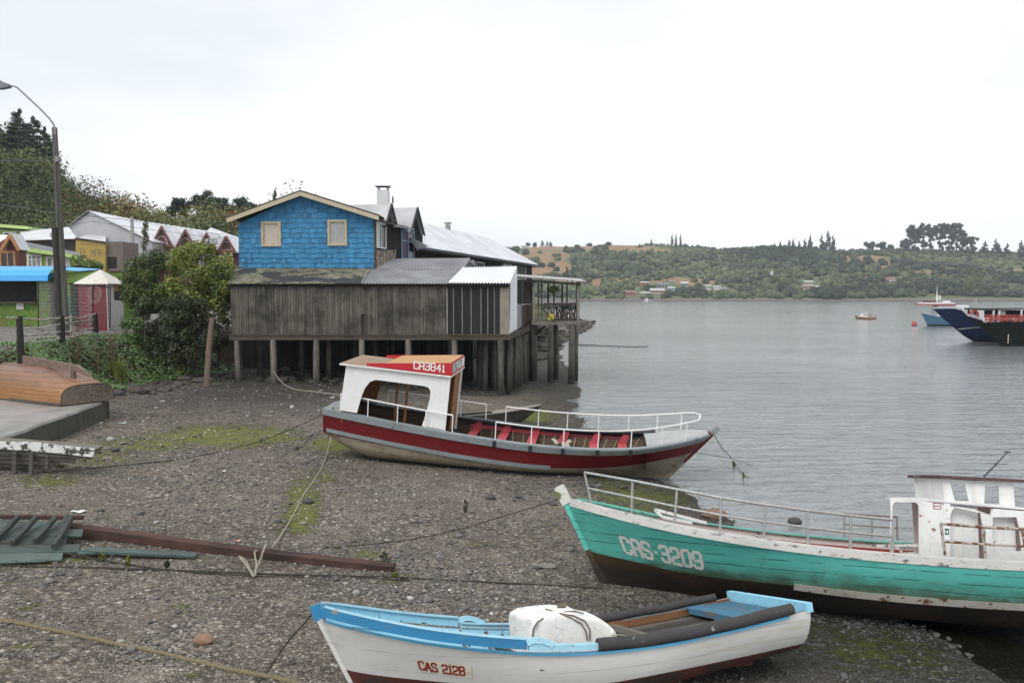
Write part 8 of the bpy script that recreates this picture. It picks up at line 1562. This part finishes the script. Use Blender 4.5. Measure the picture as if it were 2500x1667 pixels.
        b = hit_far(px, base); d = b.y; h_ = top_h(b, px, top); rt = thing('poplar', lab, 'tree', tuple(b)); n = 14; C = np.array([(b.x+random.uniform(-.12,.12)*w*d/700, b.y, b.z+h_*(.10+.86*i/(n-1))) for i in range(n)]); Rd = np.array([(w*d/1944*.5*(.45+.55*math.sin(math.pi*min(1,(i+2)/n)))*1.0,)*2+(h_/n*1.1,) for i in range(n)])
        V, F, t = crown_cloud(C, Rd, 55, 1.0, np.clip(RNG.normal(.55 if px != 1384 else .1,.15,n),0,1), up=.3, jn=.4); bulk('crown', [POPLAR if px not in (1384,1398,1736) else FAR_LEAF], V-np.array(b), F, t, rt); mb = MB(); mb.tube([b-Vector((0,0,1)), b+Vector((0,0,h_*.6))], [.4,.15], 5); part(mb, 'trunk', BARK, rt)
def far_house(label, px0, px1, base, wall, eave, ridge, wc, rc, wins=2, name='far_house'):
    b0, b1 = hit_far(px0, base), hit_far(px1, base); Y = min(b0.y, b1.y)-6; A = lambda px, py: atY(px, py, Y); rt = thing(name, label, 'house', tuple(A((px0+px1)/2, base))); d = min(abs(A(px1,base).x-A(px0,base).x), 7)
    w = plain('wall_'+label[:18].replace(' ','_'), wc, .7, 0, .12); r = plain('roof_'+label[:18].replace(' ','_'), rc, .6, 0, .12)
    mb = MB(); a, b = A(px0,base+3), A(px1,eave); mb.box((a.x,Y,a.z-1.5), (b.x,Y+d,b.z)); part(mb, 'wall', w, rt)
    mb = MB(); e = .5; z0, z1 = b.z, A(px0,ridge).z; mb.add([(a.x-e,Y-e,z0),(b.x+e,Y-e,z0),(b.x+e,Y+d+e,z0),(a.x-e,Y+d+e,z0),(a.x-e,Y+d/2,z1),(b.x+e,Y+d/2,z1)], [(0,1,5,4),(2,3,4,5),(0,4,3),(1,2,5),(3,2,1,0)]); part(mb, 'roof', r, rt)
    for i in range(wins): x = a.x+(b.x-a.x)*(i+.6)/(wins+.2); hh = (b.z-a.z); mb = MB(); mb.box((x-.5,Y-.05,a.z+hh*.45), (x+.5,Y+.02,a.z+hh*.85)); part(mb, 'window', GLASS, rt)
    return rt
def far_houses():
    W, RD, GY = (.62,.60,.57), (.34,.10,.07), (.33,.33,.34)
    for a in (('orange far house high left of the village, white roof edge',1562,1584,695,0,690,687,(.42,.12,.06),(.50,.48,.46)),('dark grey two-storey far house above the orange brick one',1606,1632,704,0,695,690,(.26,.26,.27),(.20,.20,.21),3),('wide white and brick far house in the village centre',1590,1622,716,0,709,704,(.46,.33,.27),(.50,.49,.48),4),('pale blue far house right of the grey house',1633,1647,708,0,703,700,(.40,.58,.62),(.55,.56,.57)),
              ('red and white far house close to the shore',1529,1551,720,0,714,711,(.40,.15,.14),(.36,.13,.12),3),('grey far house with tilted pale roof, upper right of the village',1664,1680,698,0,692,688,(.28,.27,.26),(.56,.56,.56)),('low long far shed with red roof above the village',1634,1650,684,0,682,680,(.5,.48,.45),(.36,.12,.10),1),('flat white far shed roof beside the shore boats',1566,1586,717,0,715,713,(.30,.29,.27),(.72,.71,.68),1),
              ('white far house left of the long white shed',1724,1736,705,0,698,695,W,(.5,.5,.5)),('long white far shed among trees',1744,1760,704,0,700,698,(.70,.69,.66),(.66,.66,.66),2),('small white far hut right of the long shed',1764,1774,708,0,704,702,W,GY,1),('cream two-storey far house by the water',1966,1986,696,0,688,685,(.52,.43,.36),(.60,.58,.55),3),('peach far house below the cream one',1960,1984,704,0,698,696,(.50,.36,.28),(.52,.40,.33),3),('small white far house right of the peach one',1988,2002,706,0,700,697,(.55,.47,.40),(.52,.50,.46),2),
              ('white and red far house half hidden in mid-slope trees',2166,2186,687,0,681,677,W,(.34,.12,.11)),('low white far wall shed below the red-roofed far house',2158,2178,695,0,693,692,(.55,.53,.5),(.5,.48,.45),1),('white far house on the ridge, leftmost of the row',1272,1290,604,0,601,599,W,(.5,.5,.5),1),('pale far house on the ridge by the pointed trees',1318,1340,603,0,600,598,(.55,.54,.52),(.56,.56,.55),2),('small white far house on the ridge, right of the row',1431,1440,606,0,603,601,W,GY,1),('tiny far house near the cypresses on the ridge',1594,1606,597,0,595,593,W,(.5,.5,.5),1)):
        far_house(a[0], a[1], a[2], a[3], a[4], a[5], a[6], a[7], a[8], a[9] if len(a) > 9 else 2)
def small_boat(rt, x, y, L, B, yaw, hcol, cab=None, trim=None, z=0.0, zh=.9, low=None):
    h = Hull(L, L*.12, (zh*.95,zh*.85,zh*.82,zh*.9,zh*1.05,zh*1.3), (B*.40,B*.48,B*.5,B*.42,B*.26), full=(.6,1.3)); rt.location = (x, y, z-.3*zh); rt.rotation_euler = (0,0,yaw)
    hm = plain('hull_'+rt['label'][:16].replace(' ','_'), hcol, .5, 0, .15); lm = plain('lowhull_'+rt['label'][:16].replace(' ','_'), low or (.10,.04,.03), .6)
    h.shell([lambda t: .42*zh], [lm, hm], 'hull', rt, n=20, per=3); h.transom([lambda t: .42*zh], [lm, hm], rt); h.floor(lambda t: zh*.62, plain('deck_'+rt['label'][:16].replace(' ','_'), trim or (.4,.38,.35), .7), rt, planks=4, name='deck')
    for sd in (1,-1): h.cap(0, .99, .14, .05, plain('rail_'+rt['label'][:16].replace(' ','_'), trim or (.6,.58,.55), .6), rt, sd, 'gunwale')
    return h
def water_things():
    # little motor boat in mid channel, bow left
    rt = thing('motor_boat', 'small wooden motor boat with white cabin moored alone in mid channel', 'boat'); p0, p1 = gnd(2090,779), gnd(2137,779); Y = p0.y; L = (p1-p0).length*1.06; small_boat(rt, p1.x, Y, L, L*.32, math.pi-.08, (.42,.25,.14), trim=(.55,.42,.30), zh=L*.17)
    wh = plain('motor_boat_white', (.78,.77,.75), .45); z = L*.12; mb = MB(); mb.prism([(L*.85,-L*.10,z),(L*.38,-L*.11,z),(L*.38,-L*.11,L*.32),(L*.62,-L*.10,L*.32),(L*.68,-L*.09,L*.22),(L*.84,-L*.07,L*.20)], (0,L*.2,0)); mb.build('cabin', wh, rt); mb = MB()
    for i in range(3): x = L*(.43+.07*i); mb.box((x,L*.101,L*.24), (x+L*.045,L*.112,L*.29)); mb.box((x,-L*.122,L*.24), (x+L*.045,-L*.111,L*.29))
    mb.build('cabin_window', GLASS, rt); tb = plain('tan_shelter', (.38,.27,.17), .7); mb = MB(); mb.box((L*.18,-L*.11,L*.31), (L*.38,L*.11,L*.335)); mb.box((L*.18,-L*.105,z), (L*.20,-L*.08,L*.31)); mb.box((L*.18,L*.08,z), (L*.20,L*.105,L*.31)); mb.box((L*.36,-L*.10,z), (L*.379,L*.10,L*.31)); mb.build('shelter', tb, rt); mb = MB(); mb.tube([(L*.45,0,L*.32),(L*.45,0,L*.46)], L*.006, 5); mb.build('mast', wh, rt)
    # buoy
    p = gnd(2232,795); rt = thing('buoy', 'square faded red buoy floating between the motor boat and the trawlers', 'buoy', (p.x, p.y, 0)); k = p.y/1944; mb = MB(); mb.tube([(0,0,-2*k),(0,0,2*k),(0,0,9*k),(0,0,11*k)], [5.2*k,5.8*k,5.8*k,4.6*k], 10); mb.build('float', [paint('buoy_red', (.52,.13,.11), (.3,.2,.18), .02, .2)], rt, 40); mb = MB(); mb.tube([(0,0,-2*k),(0,0,1.8*k)], 5.9*k, 10); mb.build('weed_band', plain('buoy_weed', (.12,.03,.03), .8), rt)
    # light blue boat behind
    rt = thing('blue_trawler', 'light blue and white trawler with mast and yellow liferaft behind the navy boat', 'boat'); p = gnd(2303,799); Y = p.y; k = Y/1944; X0 = (2303-1250)*k
    h = small_boat(rt, X0+170*k, Y+6, 176*k, 48*k, math.pi, (.10,.24,.36), trim=(.6,.62,.62), zh=32*k, low=(.05,.03,.03)); wh = plain('trawler_white', (.74,.73,.72), .5, 0, .1); rd = plain('trawler_red', (.42,.07,.06), .5); bx = lambda mb, a, b, c, d, y0=-14, y1=14, m=0: mb.box((170*k-(b-2303)*k, y0*k, (799-d)*k+9.6*k), (170*k-(a-2303)*k, y1*k, (799-c)*k+9.6*k), m)
    mb = MB(); bx(mb,2332,2410,746,776); part_b = mb.build('deckhouse', wh, rt); mb = MB(); bx(mb,2296,2372,739,744,-18,18); mb.build('bridge_deck', wh, rt); mb = MB(); bx(mb,2290,2375,743,746,-19,19); mb.build('red_edge', rd, rt); mb = MB(); bx(mb,2305,2330,735,739,-10,10); mb.build('awning', plain('maroon_awning', (.12,.04,.045), .6), rt)
    mb = MB(); x = 170*k-(2335-2303)*k; zz = lambda py: (799-py)*k+9.6*k; mb.tube([(x,0,zz(744)),(x,0,zz(718)),(x-1*k,0,zz(697))], [1.6*k,1.1*k,.4*k], 6); mb.beam((x+8*k,0,zz(727)), (x-6*k,0,zz(727)), 1*k, 1*k); mb.beam((x-3*k,0,zz(733)), (x-9*k,0,zz(720)), 1*k, 1*k); mb.beam((x-9*k,0,zz(722)), (x-9*k,0,zz(735)), 2*k, 2*k); mb.beam((x,0,zz(744)), (x-2*k,0,zz(720)), 3*k, 2*k); mb.build('mast', wh, rt)
    mb = MB(); c = (170*k-(2354-2303)*k, -14*k, zz(745)); mb.tube([(c[0]+11*k,c[1],c[2]),(c[0]+9*k,c[1],c[2]),(c[0]-9*k,c[1],c[2]),(c[0]-11*k,c[1],c[2])], [2*k,5.5*k,5.5*k,2*k], 10); mb.build('liferaft', plain('liferaft_yellow', (.65,.42,.03), .5), rt, 40); mb = MB(); bx(mb,2354,2368,735,746,-8,4); mb.build('white_locker', wh, rt)
    mb = MB()
    for a in (2332,2352,2372,2392): bx(mb, a, a+7, 754, 766, -15, -14.2)
    mb.build('porthole_row', GLASS, rt)
    # navy trawler, bow left, huge flared bow
    Y = gnd(2415,838).y+1.5; k = Y/1944; A = lambda px, py, dy=0: atY(px, py, Y+dy); rt = thing('navy_trawler', 'navy blue trawler with high raked bow and red railings at the right edge', 'boat', tuple(A(2460,838)))
    nv = paint('navy_hull', (.013,.036,.125), (.07,.05,.045), .02, .35, (.05,.03,.03), rough=.38, scale=.6, stretch=(.5,1,1), streak=.3, lines=(2,.55)); rb = paint('rusty_boot', (.07,.022,.016), (.03,.025,.02), .1, .4)
    sh = [(2301,754),(2330,753),(2344,753),(2358,770),(2385,781),(2420,789),(2470,800),(2640,806)]; st = [(2301,754),(2322,775),(2350,798),(2378,822),(2400,835),(2418,842)]
    mb = MB(); n = 22; vs = []; rows = 9
    for side in (-1, 1):
        vs = []
        for i in range(n+1):
            u = i/n; px = 2301+(2640-2301)*u; ty = np.interp(px, [p[0] for p in sh], [p[1] for p in sh]); w = 3.6*(1-(1-u)**2.4)
            for j in range(rows+1):
                v = j/rows; py = ty+(846-ty)*v; sx = np.interp(py, [p[1] for p in st], [p[0] for p in st]); x = max(px, sx+ (px-2301)*.25*(1-v)) if px < sx else px; q = A(max(px, sx), py); f = min(1, max(0, (max(px,sx)-sx)/130)); ww = 3.6*(1-(1-f)**2)*(1-.35*v); q.y = Y+2+side*ww; vs.append(q)
        mb.add(vs, [((i*(rows+1)+j), (i+1)*(rows+1)+j, (i+1)*(rows+1)+j+1, i*(rows+1)+j+1)[::(1 if side > 0 else -1)] for i in range(n) for j in range(rows)], [1 if j >= rows-2 else 0 for i in range(n) for j in range(rows)])
    part(mb, 'hull', [nv, rb], rt, 40); sh3 = [A(px,py) for px,py in sh]
    mb = MB(); P = []
    for px, py in sh: f = min(1, (px-2301)/130); q = A(px,py-1); q.y = Y+2-3.6*(1-(1-f)**2); P.append(q)
    mb.tube(P, .09, 6); part(mb, 'gunwale', plain('pale_gunwale', (.45,.46,.5), .5), rt)
    mb = MB(); mb.prism([A(2344,790,2),A(2640,812,2),A(2640,818,2),A(2344,796,2)], (0,1.5,0)); part(mb, 'deck', DARKWOOD, rt)
    mb = MB()
    for a, b, c, d in ((2362,2408,757,795),(2408,2432,752,795)): p, q = A(a,d,2), A(b,c,2); mb.box((p.x,Y+2,p.z), (q.x,Y+4,q.z))
    dh = part(mb, 'deckhouse', wh, rt)
    for px in (2362, 2378): mb = MB(); p, q = A(px,768,1.97), A(px+6,756,1.97); mb.box((p.x,p.y,p.z), (q.x,p.y+.05,q.z)); part_into(mb, 'porthole', GLASS, dh, rt)
    mb = MB(); c = A(2378,768,1.7); mb.tube([c+Vector((.45*math.cos(a),0,.45*math.sin(a))) for a in np.linspace(0,2*math.pi,13)], .12, 6); part(mb, 'lifebuoy', rd, rt)
    for a in ((2376,768,2378,735),(2383,770,2383,728),(2425,775,2445,750)): mb = MB(); mb.tube([A(a[0],a[1],2), A(a[2],a[3],2)], .05, 5); part(mb, 'stay', plain('stay_grey', (.45,.45,.45), .5), rt)
    # black hulled boat at the very edge, nearer
    Y2 = Y-8; B = lambda px, py, dy=0: atY(px, py, Y2+dy); rt = thing('black_boat', 'black hulled workboat with dark canopy and red railings cut by the right edge', 'boat', tuple(B(2560,850))); bh = paint('black_hull', (.016,.020,.017), (.07,.03,.025), .03, .3, rough=.5, lines=(2,.3)); n = 18; mb = MB()
    for side in (-1, 1):
        vs = []
        for i in range(n+1):
            u = i/n; px = 2404+(2760-2404)*u
            for j in range(8):
                v = j/7; ty = 785+3*u; sx = 2404+95*v**.8; pxx = max(px, sx); q = B(pxx, ty+(866-ty)*v); f = min(1, (pxx-sx)/180); q.y = Y2+2.5+side*2.6*(1-(1-f)**2)*(1-.25*v); vs.append(q)
        mb.add(vs, [(i*8+j, (i+1)*8+j, (i+1)*8+j+1, i*8+j+1)[::(1 if side > 0 else -1)] for i in range(n) for j in range(7)])
    part(mb, 'hull', bh, rt, 40); mb = MB(); mb.prism([B(2415,785,1.5),B(2760,788,0),B(2760,788,5),B(2415,785,3.5)], (0,0,-.1)); part(mb, 'deck', plain('pale_deck', (.42,.40,.37), .7), rt)
    mb = MB(); mb.prism([B(2404,758,.6),B(2520,754,.6),B(2760,756,.6),B(2760,752,.6),B(2404,753,.6)], (0,3.6,0)); part(mb, 'canopy', plain('dark_canopy', (.06,.062,.06), .7), rt)
    mb = MB(); mb.prism([B(2404,775,3.8),B(2760,778,3.8),B(2760,756,3.8),B(2404,757,3.8)], (0,.1,0)); part(mb, 'screen', plain('navy_screen', (.02,.025,.045), .5), rt)
    mb = MB(); p, q = B(2442,771,1.5), B(2455,759,1.5); mb.box((p.x,p.y,p.z), (q.x,p.y+.5,q.z)); part(mb, 'white_cabinet', wh, rt)
    for px in (2424,2438,2492): mb = MB(); mb.beam(B(px,786,.7), B(px+2,757,.7), .13, .13); part(mb, 'canopy_post', wh, rt)
    mb = MB(); random.seed(7)
    for z in (769,774,779): mb.tube([B(2404,z,.5), B(2450,z+1,.5), B(2520,z+2,.5), B(2700,z+2,.5)], .055, 5)
    for i in range(16): px = 2406+9*i; mb.tube([B(px,786,.5), B(px+random.uniform(-4,4),768,.5)], .05, 5)
    part(mb, 'red_railing', rd, rt); mb = MB()
    for i in range(9): c = B(2408+11*i+random.uniform(-3,3), 782, 1.4); mb.blob(c, (.3,.25,.25), i % 3, .5, 7, .2)
    part(mb, 'deck_gear', [wh, plain('orange_gear', (.45,.13,.05), .6), plain('blue_gear', (.05,.15,.3), .6)], rt)
    mb = MB(); p = [gnd(2150,820,.02), A(2345,800,-2), A(2425,796,-1.5)]; q0 = A(2355,802,-3); mb.tube([gnd(2300,808,.4), A(2355,802,-3), A(2425,796,-1.6)], .05, 5); o = mb.build('mooring_line', plain('white_line', (.5,.5,.5), .7)); tag(o, 'pale mooring line crossing the navy bow', 'rope')
    mb = MB(); mb.tube([B(2462,816,-.8), B(2461,838,-1)], .05, 5); o = mb.build('hanging_rope', plain('tan_line', (.4,.36,.28), .8)); tag(o, 'pale rope hanging straight down from the black boat bow', 'rope')
    # boats on the far beach
    for px, w, py, hc, cab, lab in ((1455,14,732,(.42,.27,.16),None,'orange-brown boat at the left end of the far beach'),(1477,16,731,(.18,.19,.21),(.5,.5,.5),'grey far boat with cabin second from the left'),(1494,20,732,(.45,.45,.47),(.6,.6,.6),'pale grey far boat with white cabin, third from the left'),(1523,20,732,(.12,.24,.17),(.5,.55,.5),'green and white far boat in the middle of the far beach'),(1580,22,735,(.75,.75,.76),(.8,.8,.8),'white fishing boat lying at the far water edge'),(1600,9,733,(.10,.10,.11),None,'small dark boat right of the white far boat')):
        p = gnd(px, py+1, .1); L = w*p.y/1944; rt = thing('far_boat', lab, 'boat'); h = small_boat(rt, p.x-L/2, p.y-3, L, L*.3, .05*(px % 3), hc, trim=(.5,.5,.48), zh=L*.2)
        if cab: mb = MB(); mb.box((L*.25,-L*.1,L*.1), (L*.5,L*.1,L*.38)); mb.box((L*.22,-L*.12,L*.38), (L*.53,L*.12,L*.41)); mb.build('cabin', plain('cab_%d' % px, cab, .5), rt); mb = MB(); mb.tube([(L*.4,0,L*.4),(L*.4,0,L*.7)], L*.012, 5); mb.build('mast', plain('mast_%d' % px, cab, .5), rt)
    p = hit_far(1884, 675); mb = MB(); mb.blob(p+Vector((0,0,2)), (1.6,.8,3.2), n=8, jit=.2); tag(mb.build('tarpaulin', plain('pale_tarp', (.55,.58,.66), .6), None, 60), 'small pale blue-white tarpaulin spot in the far wood', 'tarpaulin')
far_trees(); far_houses(); water_things()
# ================================================================== AIR between the shore and the far hills
def haze():
    mb = MB(); mb.box((-1900,-60,-9), (2600,1700,150)); m = bpy.data.materials.new('haze_air'); m.use_nodes = True; nt = m.node_tree; nt.nodes.clear(); o = nt.nodes.new('ShaderNodeOutputMaterial'); v = nt.nodes.new('ShaderNodeVolumePrincipled')
    v.inputs['Color'].default_value = (.86,.92,1.0,1); v.inputs['Density'].default_value = HAZE; v.inputs['Anisotropy'].default_value = .2; nt.links.new(v.outputs[0], o.inputs['Volume']); tag(mb.build('haze', m), kind='stuff')
HAZE = .00022
haze()

GROUPS = {'rope': 'ropes lying on the beach', 'ground_rope': 'ropes lying on the beach', 'far_pine': 'pines of the dark clump on the far ridge', 'far_conifer': 'conifers along the far ridge', 'far_tree': 'round trees along the far skyline', 'poplar': 'poplars along the far shore', 'far_house': 'houses across the channel', 'far_boat': 'boats on the far beach', 'conifer': 'conifers on the hill behind the town', 'ridge_tree': 'round trees on the ridge behind the motel', 'stone': 'stones on the beach', 'litter_scrap': 'litter on the beach', 'seaweed_tuft': 'weed clumps on the ropes', 'dead_weed': 'dead weeds in the ivy', 'tall_shrub': 'shrubs on the bank', 'dark_shrub': 'shrubs on the bank', 'power_cable': 'power cables', 'stern_rope': 'mooring ropes of the red boat', 'bow_rope': 'mooring ropes of the red boat', 'bow_line': 'thin bow lines'}
for o in scene.objects:
    if o.parent is None:
        k = o.name.split('.')[0]
        if k in GROUPS and 'group' not in o: o['group'] = GROUPS[k]
